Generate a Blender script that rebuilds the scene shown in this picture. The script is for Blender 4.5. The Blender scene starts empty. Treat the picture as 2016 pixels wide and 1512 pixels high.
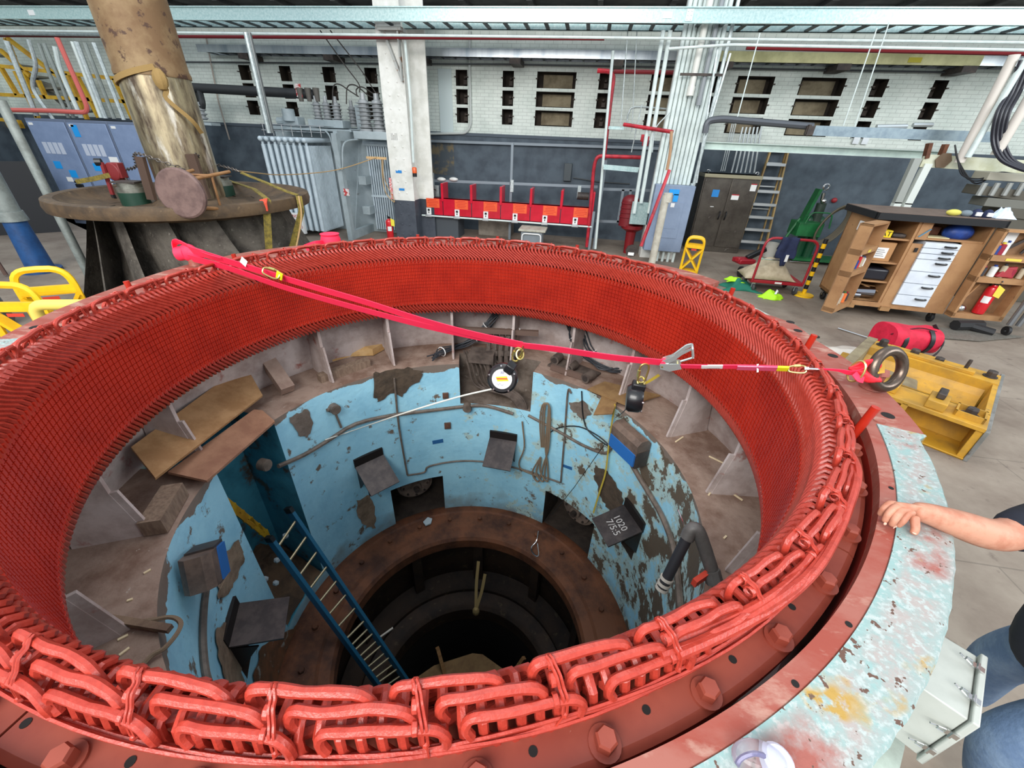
import bpy, math, random
import numpy as np
from mathutils import Vector, Matrix
random.seed(7); RNG = np.random.default_rng(7)
S = bpy.context.scene
COL = S.collection
PI = math.pi
# ---------------------------------------------------------------- camera
FPX, PITCH, ROLL, YAW = 796.26, 0.5457, 0.0432, math.radians(8.53)
_c, _s = math.cos(YAW), math.sin(YAW)
_Rz = np.array([[_c, -_s, 0], [_s, _c, 0], [0, 0, 1]])
_fw = np.array([0, math.cos(PITCH), -math.sin(PITCH)]); _u0 = np.array([0, math.sin(PITCH), math.cos(PITCH)]); _r0 = np.array([1., 0, 0])
FW = _Rz @ _fw
RT = _Rz @ (math.cos(ROLL) * _r0 + math.sin(ROLL) * _u0)
UP = _Rz @ (-math.sin(ROLL) * _r0 + math.cos(ROLL) * _u0)
CAM = _Rz @ np.array([0.4238, -2.3313, 2.35])
cd = bpy.data.cameras.new('camera'); cam = bpy.data.objects.new('camera', cd); COL.objects.link(cam)
cd.sensor_fit = 'HORIZONTAL'; cd.sensor_width = 36; cd.lens = FPX / 2016 * 36; cd.clip_start = .05; cd.clip_end = 200
cam.matrix_world = Matrix(((RT[0], UP[0], -FW[0], CAM[0]), (RT[1], UP[1], -FW[1], CAM[1]), (RT[2], UP[2], -FW[2], CAM[2]), (0, 0, 0, 1)))
S.camera = cam
# ---------------------------------------------------------------- light
W = bpy.data.worlds.new('world'); S.world = W; W.use_nodes = True
bg = W.node_tree.nodes['Background']; bg.inputs[0].default_value = (.80, .90, 1, 1); bg.inputs[1].default_value = .85
def area(name, loc, target, sx, sy, power, col):
    l = bpy.data.lights.new(name, 'AREA'); l.shape = 'RECTANGLE'; l.size = sx; l.size_y = sy; l.energy = power; l.color = col
    o = bpy.data.objects.new(name, l); COL.objects.link(o); o.location = loc
    o.rotation_euler = (Vector(target) - Vector(loc)).to_track_quat('-Z', 'Y').to_euler(); return o
area('rear_fill_light', (-2.0, -7.5, 7.0), (.3, 1.8, -.4), 8, 4, 1150, (1, .97, .93))  # added fill from behind and above the camera, no window modelled there
area('overhead_fill_light', (0.2, 2.2, 10.0), (0.1, 1.8, 0), 4, 4, 170, (1, .98, .95))  # added overhead fill above the pit, no roof fixture behind it
area('side_fill_light', (13, -2, 6.5), (4.5, 7, 1), 6, 4, 620, (.95, .98, 1))  # added fill from the right, aimed at the back of the hall
S.view_settings.view_transform = 'Standard'; S.view_settings.look = 'None'; S.view_settings.gamma = 1
S.view_settings.use_curve_mapping = False; S.view_settings.exposure = 0.36
# ---------------------------------------------------------------- pixel -> plane helpers (2016 x 1512 frame)
def ray(x, y): return FW * FPX + (x - 1008) * RT + (756 - y) * UP
def atz(x, y, z): d = ray(x, y); return CAM + d * (z - CAM[2]) / d[2]
def aty(x, y, Y): d = ray(x, y); return CAM + d * (Y - CAM[1]) / d[1]
def atx(x, y, X): d = ray(x, y); return CAM + d * (X - CAM[0]) / d[0]
def atr(x, y, R):
    d = ray(x, y); a = d[0]**2 + d[1]**2; b = CAM[0]*d[0] + CAM[1]*d[1]; c = CAM[0]**2 + CAM[1]**2 - R*R
    return CAM + d * (-b + math.sqrt(max(b*b - a*c, 0))) / a
def atd(x, y, t): d = ray(x, y); return CAM + d / FPX * t          # t = depth along the optical axis
def pol(r, a, z): a = math.radians(a); return np.array([r * math.cos(a), r * math.sin(a), z])
# ---------------------------------------------------------------- materials
def lin(c): return tuple(((v/255)/12.92 if v/255 <= .04045 else ((v/255+.055)/1.055)**2.4) for v in c) + (1,)
MATS = {}
def M(name, c, rough=.55, metal=0, c2=None, sc=6, amt=(.42, .62), c3=None, sc3=25, amt3=(.6, .66), bump=0, bsc=40, stretch=None, brick=None, emit=0, alpha=1, coat=0, gen=False):
    if name in MATS: return MATS[name]
    m = bpy.data.materials.new(name); m.use_nodes = True; nt = m.node_tree; N = nt.nodes; L = nt.links
    b = N['Principled BSDF']; b.inputs['Roughness'].default_value = rough; b.inputs['Metallic'].default_value = metal
    b.inputs['Base Color'].default_value = lin(c); b.inputs['Coat Weight'].default_value = coat
    if emit: b.inputs['Emission Color'].default_value = lin(c); b.inputs['Emission Strength'].default_value = emit
    if c2 or c3 or bump or brick:
        tc = N.new('ShaderNodeTexCoord'); src = tc.outputs['Object']
        if stretch:
            mp = N.new('ShaderNodeMapping'); mp.inputs['Scale'].default_value = stretch; L.new(src, mp.inputs[0]); src = mp.outputs[0]
        col = None
        def layer(prev, ca, cb, s, am, det=8):
            n = N.new('ShaderNodeTexNoise'); n.inputs['Scale'].default_value = s; n.inputs['Detail'].default_value = det; n.inputs['Roughness'].default_value = .65
            L.new(src, n.inputs['Vector']); mr = N.new('ShaderNodeMapRange'); mr.inputs[1].default_value = am[0]; mr.inputs[2].default_value = am[1]
            L.new(n.outputs[0], mr.inputs[0]); mx = N.new('ShaderNodeMix'); mx.data_type = 'RGBA'
            L.new(mr.outputs[0], mx.inputs[0])
            if prev is None: mx.inputs[6].default_value = lin(ca)
            else: L.new(prev, mx.inputs[6])
            mx.inputs[7].default_value = lin(cb); return mx.outputs[2]
        if c2: col = layer(None, c, c2, sc, amt)
        if c3: col = layer(col, c, c3, sc3, amt3)
        if brick:
            bw, bh, mort, axis = brick
            sep = N.new('ShaderNodeSeparateXYZ'); L.new(tc.outputs['Object'], sep.inputs[0]); cmb = N.new('ShaderNodeCombineXYZ')
            L.new(sep.outputs[axis[0]], cmb.inputs[0]); L.new(sep.outputs[axis[1]], cmb.inputs[1])
            bt = N.new('ShaderNodeTexBrick'); bt.inputs['Scale'].default_value = 1; bt.inputs['Brick Width'].default_value = bw; bt.inputs['Row Height'].default_value = bh
            bt.inputs['Mortar Size'].default_value = mort; bt.inputs['Color1'].default_value = (1, 1, 1, 1); bt.inputs['Color2'].default_value = (.93, .93, .93, 1); bt.inputs['Mortar'].default_value = (.72, .72, .72, 1)
            L.new(cmb.outputs[0], bt.inputs[0]); mx = N.new('ShaderNodeMix'); mx.data_type = 'RGBA'; mx.blend_type = 'MULTIPLY'; mx.inputs[0].default_value = 1
            if col: L.new(col, mx.inputs[6])
            else: mx.inputs[6].default_value = lin(c)
            L.new(bt.outputs[0], mx.inputs[7]); col = mx.outputs[2]
        if col: L.new(col, b.inputs['Base Color'])
        if bump:
            n = N.new('ShaderNodeTexNoise'); n.inputs['Scale'].default_value = bsc; n.inputs['Detail'].default_value = 6; L.new(src, n.inputs['Vector'])
            bp = N.new('ShaderNodeBump'); bp.inputs['Strength'].default_value = bump; bp.inputs['Distance'].default_value = .02
            L.new(n.outputs[0], bp.inputs['Height']); L.new(bp.outputs[0], b.inputs['Normal'])
    MATS[name] = m; return m
def zsplit(mat, z, c_low, c2_low, width=.01, noise=0, nsc=5):
    """paint boundary: below height z the surface carries another paint"""
    nt = mat.node_tree; N = nt.nodes; L = nt.links; b = N['Principled BSDF']; old = b.inputs['Base Color'].links[0].from_socket
    tc = N.new('ShaderNodeTexCoord'); sep = N.new('ShaderNodeSeparateXYZ'); L.new(tc.outputs['Object'], sep.inputs[0])
    n = N.new('ShaderNodeTexNoise'); n.inputs['Scale'].default_value = nsc; n.inputs['Detail'].default_value = 9; L.new(tc.outputs['Object'], n.inputs['Vector'])
    ad = N.new('ShaderNodeMath'); ad.operation = 'MULTIPLY_ADD'; L.new(n.outputs[0], ad.inputs[0]); ad.inputs[1].default_value = noise; L.new(sep.outputs[2], ad.inputs[2])
    mr = N.new('ShaderNodeMapRange'); mr.inputs[1].default_value = z + noise/2 - width; mr.inputs[2].default_value = z + noise/2 + width; L.new(ad.outputs[0], mr.inputs[0])
    n2 = N.new('ShaderNodeTexNoise'); n2.inputs['Scale'].default_value = 3; n2.inputs['Detail'].default_value = 9; L.new(tc.outputs['Object'], n2.inputs['Vector'])
    m2 = N.new('ShaderNodeMix'); m2.data_type = 'RGBA'; m2.inputs[6].default_value = lin(c_low); m2.inputs[7].default_value = lin(c2_low)
    r2 = N.new('ShaderNodeMapRange'); r2.inputs[1].default_value = .4; r2.inputs[2].default_value = .65; L.new(n2.outputs[0], r2.inputs[0]); L.new(r2.outputs[0], m2.inputs[0])
    mx = N.new('ShaderNodeMix'); mx.data_type = 'RGBA'; L.new(mr.outputs[0], mx.inputs[0]); L.new(m2.outputs[2], mx.inputs[6]); L.new(old, mx.inputs[7]); L.new(mx.outputs[2], b.inputs['Base Color'])
    return mat
# ---------------------------------------------------------------- mesh builder
def frame_of(d):
    d = np.asarray(d, float); d = d / (np.linalg.norm(d) + 1e-12)
    a = np.array([0, 0, 1.]) if abs(d[2]) < .9 else np.array([1., 0, 0])
    u = np.cross(a, d); u /= np.linalg.norm(u); return u, np.cross(d, u), d
class MB:
    def __init__(s): s.v = []; s.f = []; s.mi = []; s.cur = 0
    def mat(s, i): s.cur = i; return s
    def add(s, vs, fs):
        o = len(s.v); s.v += [(float(v[0]), float(v[1]), float(v[2])) for v in vs]; s.f += [tuple(o + i for i in f) for f in fs]; s.mi += [s.cur] * len(fs); return s
    def box(s, c, d, R=None):
        hx, hy, hz = d[0]/2, d[1]/2, d[2]/2
        P = np.array([(-hx,-hy,-hz),(hx,-hy,-hz),(hx,hy,-hz),(-hx,hy,-hz),(-hx,-hy,hz),(hx,-hy,hz),(hx,hy,hz),(-hx,hy,hz)])
        if R is not None:
            if np.isscalar(R): q, w = math.cos(R), math.sin(R); R = np.array([[q,-w,0],[w,q,0],[0,0,1]])
            P = P @ np.asarray(R).T
        return s.add(P + np.asarray(c), [(0,3,2,1),(4,5,6,7),(0,1,5,4),(1,2,6,5),(2,3,7,6),(3,0,4,7)])
    def b2(s, a, b): a = np.asarray(a, float); b = np.asarray(b, float); return s.box((a+b)/2, abs(b-a))   # from two corners
    def beam(s, p0, p1, w, h, up=(0,0,1)):
        p0 = np.asarray(p0, float); p1 = np.asarray(p1, float); d = p1 - p0; L = np.linalg.norm(d); d /= L
        u = np.cross(d, np.asarray(up, float))
        if np.linalg.norm(u) < 1e-4: u = np.cross(d, (0, 1., 0))
        u /= np.linalg.norm(u); v = np.cross(u, d)
        return s.box((p0+p1)/2, (L, w, h), np.stack([d, u, v], 1))
    def hexa(s, P):   # eight corners: bottom ring 4, top ring 4
        return s.add(P, [(0,3,2,1),(4,5,6,7),(0,1,5,4),(1,2,6,5),(2,3,7,6),(3,0,4,7)])
    def cyl(s, p0, p1, r, r2=None, n=12, rot=0):
        p0 = np.asarray(p0, float); p1 = np.asarray(p1, float); r2 = r if r2 is None else r2; u, v, d = frame_of(p1 - p0)
        A = [rot + 2*PI*k/n for k in range(n)]
        ring = lambda p, q: [p + q*(math.cos(a)*u + math.sin(a)*v) for a in A]
        return s.add(ring(p0, r) + ring(p1, r2), [(k, (k+1) % n, n+(k+1) % n, n+k) for k in range(n)] + [tuple(range(n))[::-1], tuple(range(n, 2*n))])
    def tube(s, pts, r, n=6, closed=False, fl=1.0, side=None):
        P = np.asarray(pts, float); m = len(P); rr = np.full(m, r) if np.isscalar(r) else np.asarray(r)
        T = np.roll(P, -1, 0) - np.roll(P, 1, 0)
        if not closed: T[0] = P[1]-P[0]; T[-1] = P[-1]-P[-2]
        T /= (np.linalg.norm(T, axis=1)[:, None] + 1e-12)
        u = frame_of(T[0])[0] if side is None else np.asarray(side, float); vs = []
        for k in range(m):
            u = u - T[k] * (u @ T[k]); u /= (np.linalg.norm(u) + 1e-12); v = np.cross(T[k], u)
            for q in range(n):
                a = 2*PI*q/n; vs.append(P[k] + rr[k]*(math.cos(a)*u + fl*math.sin(a)*v))
        fs = [(k*n+q, k*n+(q+1) % n, ((k+1) % m)*n+(q+1) % n, ((k+1) % m)*n+q) for k in range(m if closed else m-1) for q in range(n)]
        if not closed: fs += [tuple(range(n))[::-1], tuple(range((m-1)*n, m*n))]
        return s.add(vs, fs)
    def strap(s, pts, w, side, th=.003):     # flat band along pts; side = width direction (one vector or one per point)
        P = np.asarray(pts, float); m = len(P); sd = np.asarray(side, float)
        if sd.ndim == 1: sd = np.tile(sd, (m, 1))
        T = np.gradient(P, axis=0); vs = []
        for k in range(m):
            t = T[k]/(np.linalg.norm(T[k])+1e-12); a = sd[k] - t*(sd[k] @ t); a /= (np.linalg.norm(a)+1e-12); b = np.cross(t, a)
            ww = w if np.isscalar(w) else w[k]
            vs += [P[k]-a*ww/2-b*th/2, P[k]+a*ww/2-b*th/2, P[k]+a*ww/2+b*th/2, P[k]-a*ww/2+b*th/2]
        fs = [(k*4+q, k*4+(q+1) % 4, k*4+4+(q+1) % 4, k*4+4+q) for k in range(m-1) for q in range(4)]
        fs += [(3,2,1,0), tuple(range(4*m-4, 4*m))]
        return s.add(vs, fs)
    def lathe(s, prof, c=(0,0,0), n=48, a0=0, a1=360, axis=None, closed_prof=False):
        c = np.asarray(c, float); full = abs(a1-a0) >= 359.9; m = len(prof); cols = n if full else n+1; vs = []
        if axis is None: u, v, d = np.array([1.,0,0]), np.array([0,1.,0]), np.array([0,0,1.])
        else: u, v, d = frame_of(axis)
        for k in range(cols):
            a = math.radians(a0 + (a1-a0)*k/n); e = math.cos(a)*u + math.sin(a)*v
            for r, z in prof: vs.append(c + e*r + d*z)
        fs = []
        mm = m if closed_prof else m-1
        for k in range(n):
            k2 = (k+1) % cols
            for q in range(mm): q2 = (q+1) % m; fs.append((k*m+q, k2*m+q, k2*m+q2, k*m+q2))
        if closed_prof and not full: fs += [tuple(range(m)), tuple(range(n*m, n*m+m))[::-1]]
        return s.add(vs, fs)
    def prism(s, poly, z0, z1, R=None, c=(0,0,0)):
        n = len(poly); P = np.array([(x, y, z0) for x, y in poly] + [(x, y, z1) for x, y in poly])
        if R is not None: P = P @ np.asarray(R).T
        return s.add(P + np.asarray(c), [tuple(range(n))[::-1], tuple(range(n, 2*n))] + [(k, (k+1) % n, n+(k+1) % n, n+k) for k in range(n)])
    def slab(s, P, th):   # thick plate on a 3D polygon, thickened along its normal
        P = np.asarray(P, float); nv = np.cross(P[1]-P[0], P[2]-P[0]); nv /= np.linalg.norm(nv); n = len(P)
        return s.add(list(P) + list(P - nv*th), [tuple(range(n)), tuple(range(n, 2*n))[::-1]] + [(k, n+k, n+(k+1) % n, (k+1) % n) for k in range(n)])
    def ball(s, c, r, n=12, m=8, R=None):
        r = np.asarray([r]*3 if np.isscalar(r) else r, float); vs = []
        for i in range(m+1):
            t = PI*i/m
            for k in range(n): a = 2*PI*k/n; vs.append(np.array([math.sin(t)*math.cos(a), math.sin(t)*math.sin(a), math.cos(t)])*r)
        vs = np.array(vs)
        if R is not None: vs = vs @ np.asarray(R).T
        return s.add(vs + np.asarray(c), [(i*n+k, (i+1)*n+k, (i+1)*n+(k+1) % n, i*n+(k+1) % n) for i in range(m) for k in range(n)])
    def hexbolt(s, p, d, r, h, washer=None, wt=.006):
        p = np.asarray(p, float); d = np.asarray(d, float)
        if washer: s.cyl(p, p+d*wt, washer, n=20); p = p+d*wt
        s.cyl(p, p+d*h*.8, r, n=6, rot=.3); return s.cyl(p+d*h*.8, p+d*h, r, r*.82, n=6, rot=.3)
    def sheet(s, fn, nu, nv):   # fn(u,v) -> point
        return s.add([fn(i/nu, j/nv) for i in range(nu+1) for j in range(nv+1)], [(i*(nv+1)+j, (i+1)*(nv+1)+j, (i+1)*(nv+1)+j+1, i*(nv+1)+j+1) for i in range(nu) for j in range(nv)])
    def build(s, name, mats, parent=None, local=False, smooth=.6, bevel=0, label=None, cat=None, group=None, kind=None, loc=None):
        if not isinstance(mats, (list, tuple)): mats = [mats]
        V = np.array(s.v); me = bpy.data.meshes.new(name)
        o = bpy.data.objects.new(name, me); COL.objects.link(o)
        off = np.zeros(3)
        if parent is not None:
            o.parent = parent
            if not local: off = np.array(parent.get('_w', (0, 0, 0)))
        elif not local:
            off = np.array(loc if loc is not None else ((V.min(0)[0]+V.max(0)[0])/2, (V.min(0)[1]+V.max(0)[1])/2, V.min(0)[2])); o.location = off
        o['_w'] = list(map(float, off if parent is None else parent.get('_w', (0, 0, 0))))
        me.from_pydata((V - off).tolist(), [], s.f)
        for m in mats: me.materials.append(m)
        if len(mats) > 1: me.polygons.foreach_set('material_index', s.mi)
        if smooth:
            me.polygons.foreach_set('use_smooth', [True]*len(s.f)); me.set_sharp_from_angle(angle=smooth)
        if bevel:
            bm = o.modifiers.new('bevel', 'BEVEL'); bm.width = bevel; bm.segments = 2; bm.limit_method = 'ANGLE'; bm.angle_limit = .7
        tag(o, label, cat, group, kind); return o
def tag(o, label=None, cat=None, group=None, kind=None):
    if label: o['label'] = label
    if cat: o['category'] = cat
    if group: o['group'] = group
    if kind: o['kind'] = kind
    return o
def thing(name, label, cat, loc=(0,0,0), group=None, rz=0):
    o = bpy.data.objects.new(name, None); COL.objects.link(o); o.location = tuple(map(float, loc)); o.rotation_euler = (0, 0, rz); o.empty_display_size = .1
    o['_w'] = list(map(float, loc)); return tag(o, label, cat, group)
def dup(o, loc=None, rz=None, label=None, parent=None):
    c = o.copy(); COL.objects.link(c)
    if parent is not None: c.parent = parent
    if loc is not None: c.location = tuple(map(float, loc)); c['_w'] = list(map(float, loc))
    if rz is not None: c.rotation_euler = (0, 0, rz)
    if label: c['label'] = label
    for ch in list(o.children): dup(ch, parent=c)
    return c
def bez(P, n=24):    # Catmull-Rom through points
    P = [np.asarray(p, float) for p in P]; P = [2*P[0]-P[1]] + P + [2*P[-1]-P[-2]]; out = []
    seg = len(P) - 3; per = max(2, n // seg)
    for k in range(seg):
        a, b, c, d = P[k:k+4]
        for q in range(per):
            t = q/per; out.append(.5*((2*b) + (c-a)*t + (2*a-5*b+4*c-d)*t*t + (-a+3*b-3*c+d)*t**3))
    out.append(P[-2]); return out
def text(txt, size, name, mat, parent, M4, ext=.0006, align='CENTER', width=1.0):
    """lettering as a real mesh: a font curve converted to a mesh and laid on its surface by the 4x4 frame M4"""
    cu = bpy.data.curves.new(name, 'FONT'); cu.body = txt; cu.size = size; cu.extrude = ext; cu.align_x = align; cu.align_y = 'CENTER'; cu.resolution_u = 2; cu.space_line = .9
    t = bpy.data.objects.new(name, cu); COL.objects.link(t); dg = bpy.context.evaluated_depsgraph_get()
    me = bpy.data.meshes.new_from_object(t.evaluated_get(dg)); bpy.data.objects.remove(t); o = bpy.data.objects.new(name, me); COL.objects.link(o)
    me.materials.clear(); me.materials.append(mat); M4 = np.asarray(M4, float).copy(); M4[:3, 0] *= width
    if parent is not None: o.parent = parent; M4[:3, 3] -= np.array(parent.get('_w', (0,0,0)))
    me.transform(Matrix(M4.tolist())); return o
def frame4(c, x, y):   # frame from centre, x direction, y direction
    x = np.asarray(x, float); x /= np.linalg.norm(x); y = np.asarray(y, float); y = y - x*(x@y); y /= np.linalg.norm(y); z = np.cross(x, y)
    m = np.eye(4); m[:3,0] = x; m[:3,1] = y; m[:3,2] = z; m[:3,3] = c; return m
def quadpl(c, x, y, w, h): c = np.asarray(c, float); x = np.asarray(x, float); y = np.asarray(y, float); return [c-x*w/2-y*h/2, c+x*w/2-y*h/2, c+x*w/2+y*h/2, c-x*w/2+y*h/2]
Zv = np.array([0, 0, 1.]); Xv = np.array([1., 0, 0]); Yv = np.array([0, 1., 0])
# common materials
red_core = M('red_core_paint', (178, 42, 24), .32, c2=(160, 34, 20), sc=3)
red_coil = M('red_coil_varnish', (174, 60, 46), .34, c2=(160, 50, 37), sc=30, bump=.12, bsc=120)
red_plate = M('red_plate_paint', (168, 84, 68), .6, c2=(150, 62, 46), sc=4, c3=(188, 140, 122), sc3=9, amt3=(.58, .72))
red_ring = M('red_ring_paint', (136, 62, 46), .55, c2=(126, 52, 38), sc=5, c3=(170, 120, 104), sc3=60, amt3=(.72, .74))
steel = M('galvanized_steel', (176, 186, 186), .42, .55, c2=(205, 214, 214), sc=18)
dark_steel = M('dark_steel', (58, 52, 50), .55, .3, c2=(78, 68, 62), sc=9)
chrome = M('bright_steel', (200, 200, 200), .22, 1)
goldz = M('zinc_gold', (206, 190, 120), .28, .85)
black = M('black_plastic', (24, 25, 28), .42)
rubber = M('black_rubber', (26, 26, 28), .6)
white = M('white_label', (232, 232, 230), .5)
pinkstrap = M('red_webbing', (252, 44, 84), .65, bump=.15, bsc=300)
wood = M('bare_wood', (168, 128, 84), .7, c2=(140, 102, 64), sc=4, stretch=(1, 1, 8))
concrete = M('bare_concrete', (128, 116, 104), .85, c2=(96, 82, 72), sc=5, bump=.3, bsc=30)
# ================================================================ floor and pit opening
floor_m = M('floor_concrete', (150, 138, 124), .75, c2=(118, 104, 92), sc=1.2, amt=(.35, .65), c3=(96, 82, 74), sc3=7, amt3=(.6, .75), bump=.15, bsc=15, brick=(1.9, 1.3, .006, (0, 1)))
fl = MB()
n = 96
inner = [(2.52*math.cos(2*PI*k/n), 2.52*math.sin(2*PI*k/n), 0) for k in range(n)]
outer = []
for k in range(n):
    a = 2*PI*k/n; ca, sa = math.cos(a), math.sin(a)
    t = min(17/abs(ca) if abs(ca) > 1e-6 else 1e9, (10.0 if sa > 0 else 11)/abs(sa) if abs(sa) > 1e-6 else 1e9); outer.append((t*ca, t*sa, 0))
fl.add(inner + outer, [(k, n+k, n+(k+1) % n, (k+1) % n) for k in range(n)])
for x, y in ((17, 10), (-17, 10), (-17, -11), (17, -11)):
    ks = sorted(range(n), key=lambda k: (outer[k][0]-x)**2 + (outer[k][1]-y)**2)[:2]
    fl.add([outer[ks[0]], outer[ks[1]], (x, y, 0)], [(0, 1, 2)])
o = fl.build('floor', floor_m, local=True, kind='structure')
bm_ = o.data
import bmesh
b_ = bmesh.new(); b_.from_mesh(bm_); bmesh.ops.remove_doubles(b_, verts=b_.verts, dist=1e-4); bmesh.ops.recalc_face_normals(b_, faces=b_.faces); b_.to_mesh(bm_); b_.free()
# ================================================================ generator stator
st = thing('generator_stator', 'huge round red generator stator with exposed copper coils around the open pit', 'generator stator', (0, 0, 0))
# core: laminated bore with a raised wedge between every pair of vents
RB = 1.94; ZB, ZT = .785, 1.235; NS = 336; ROWS = 13
c = MB(); c.lathe([(2.10, ZB), (2.10, ZT), (RB+.006, ZT), (RB+.006, ZB)], n=168, closed_prof=True)
hr = (ZT-ZB)/ROWS
for k in range(NS):
    for f0, f1, dr in ((.03, .53, 0), (.60, .97, -.0025)):
        a0 = 360*(k+f0)/NS; a1 = 360*(k+f1)/NS; am = (a0+a1)/2
        for q in range(ROWS):
            z0 = ZB + q*hr + .0022; z1 = ZB + (q+1)*hr - .0022; r0 = RB+dr
            P = [pol(r, a, z) for z in (z0, z1) for r, a in ((r0+.001, a0), (r0-.0015, am), (r0+.001, a1), (RB+.008, a1), (RB+.008, a0))]
            c.add(P, [(5, 6, 1, 0), (6, 7, 2, 1), (7, 8, 3, 2), (9, 5, 0, 4), (0, 1, 2, 3, 4), (9, 8, 7, 6, 5)])
    am = 360*(k+.5)/NS
    c.hexa([pol(r, am+s, z) for z in (ZT-.006, ZT+.012) for r, s in ((RB-.006, -.22), (RB-.006, .22), (RB+.012, .22), (RB+.012, -.22))])
    c.hexa([pol(r, am+s, z) for z in (ZB-.012, ZB+.004) for r, s in ((RB-.004, -.22), (RB-.004, .22), (RB+.012, .22), (RB+.012, -.22))])
c.build('core', red_core, st, smooth=.4)
# coil ends
LEAN = 4.6
def coil_path(a):
    P = [(1.946, 0, ZT-.02), (1.946, 0, ZT+.018), (1.951, LEAN*.16, ZT+.048), (1.957, LEAN*.55, ZT+.088), (1.958, LEAN*.86, ZT+.122), (1.966, LEAN, ZT+.145), (1.98, LEAN*1.02, ZT+.160), (2.02, LEAN*1.02, ZT+.160), (2.040, LEAN*1.02, ZT+.148), (2.047, LEAN*1.03, ZT+.115), (2.048, LEAN*1.2, ZT+.055), (2.046, LEAN*1.5, ZT-.02)]
    return [pol(r, a+d, z) for r, d, z in P]
cent = np.array([pol(2.0, 360*k/NS+LEAN, 1.39) for k in range(NS)])
order = np.argsort(np.linalg.norm(cent - CAM, axis=1)); near = set(order[:100].tolist())
rest = MB()
for k in range(NS):
    a = 360*(k+.0)/NS
    if k in near: MB().tube(coil_path(a), .0118, n=7, fl=.8).build('coil_end', red_coil, st)
    else: rest.tube(coil_path(a), .0118, n=6, fl=.8)
# second, inner layer leaning under the first, seen as the fine band over the core edge
for k in range(NS):
    a = 360*(k+.5)/NS
    rest.tube([pol(r, a+d, z) for r, d, z in ((1.962, 0, ZT-.01), (1.964, -.3, ZT+.03), (1.985, -LEAN*.4, ZT+.07), (2.01, -LEAN*.8, ZT+.11), (2.03, -LEAN, ZT+.13))], .011, n=5)
rest.build('coil_end', red_coil, st, kind='stuff')
low = MB()
for k in range(NS):
    a = 360*k/NS
    low.tube([pol(r, a-d, z) for r, d, z in ((1.946, 0, ZB+.01), (1.947, 0, ZB-.025), (1.956, .9, ZB-.06), (1.968, 2.0, ZB-.1), (1.985, 2.5, ZB-.125), (2.02, 2.6, ZB-.13), (2.06, 2.8, ZB-.09))], .0118, n=6, fl=.8)
    low.tube([pol(r, a+.5-d, z) for r, d, z in ((1.965, 0, ZB+.01), (1.968, .2, ZB-.02), (1.972, 1.1, ZB-.07), (1.99, 1.9, ZB-.105))], .0105, n=5)
low.build('lower_coil_end', red_coil, st, kind='stuff')
# connector bars: three rows around the crown, each with bent ends, lashed together
NG = 48; bars = []
for g in range(NG):
    for row in range(3):
        r = (1.994, 2.02, 2.045)[row]; zz = (1.456, 1.442, 1.416)[row]; a0 = 360*g/NG + (0, 2.2, 4.2)[row]*1.0 + random.uniform(-.5, .5); ln = random.uniform(5.6, 6.5)
        j = lambda: random.uniform(-.0022, .0022)
        P = [pol(r+.008, a0+.25, zz-.055), pol(r+.004, a0-.05, zz-.030), pol(r, a0+.08, zz-.008), pol(r-.002, a0+.45, zz)]
        P += [pol(r+j(), a0+ln*t, zz+j()) for t in (.25, .45, .65)]
        P += [pol(r+.004, a0+ln*.86, zz-.002), pol(r+.008, a0+ln*.95, zz-.010), pol(r+.012, a0+ln, zz-.03), pol(r+.012, a0+ln-.05, zz-.06)]
        bars.append((np.linalg.norm(P[4]-CAM), bez(P, 20), random.uniform(.0096, .0114)))
bars.sort(key=lambda t: t[0]); rest = MB()
for q, (d, P, rr) in enumerate(bars):
    rr = [rr*random.uniform(.93, 1.07) for _ in P]
    if q < 100: MB().tube(P, rr, n=8).build('connector_bar', red_coil, st)
    else: rest.tube(P, rr, n=7)
rest.build('connector_bar', red_coil, st, kind='stuff')
# lashing cords across the bars, and the cord bundle along the outside
for g in range(NG):
    t = MB(); a = 360*g/NG + 1.2
    for dd in (-.12, .1):
        t.tube(bez([pol(1.978, a+dd, 1.42), pol(1.99, a+dd, 1.470), pol(2.008, a+dd+.2, 1.460), pol(2.024, a+dd+.3, 1.457), pol(2.038, a+dd+.4, 1.438), pol(2.052, a+dd+.5, 1.425), pol(2.06, a+dd+.5, 1.385)], 18), .0035, n=5)
    for r, z in ((1.994, 1.456), (2.02, 1.442), (2.045, 1.416)):
        t.lathe([(.0125, -.006), (.0145, -.004), (.0145, .004), (.0125, .006)], c=pol(r, a, z), n=10, axis=(-math.sin(math.radians(a)), math.cos(math.radians(a)), 0))
    kn = pol(2.06, a+.5, 1.38); t.ball(kn, .008, 6, 4); t.tube([kn, kn+np.array([random.uniform(-.02, .02), random.uniform(-.02, .02), -.03])], .0025, n=4)
    t.build('lashing', red_coil, st)
cb = MB()
for q in range(5):
    P = [pol(2.056+.006*math.sin(q*1.7+k*.33)+.002*q, 360*k/180, 1.34+.006*math.cos(q*2+k*.5)+.004*q) for k in range(180)]
    cb.tube(P, .0042, n=5, closed=True)
cb.build('cord_bundle', red_coil, st)
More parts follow.
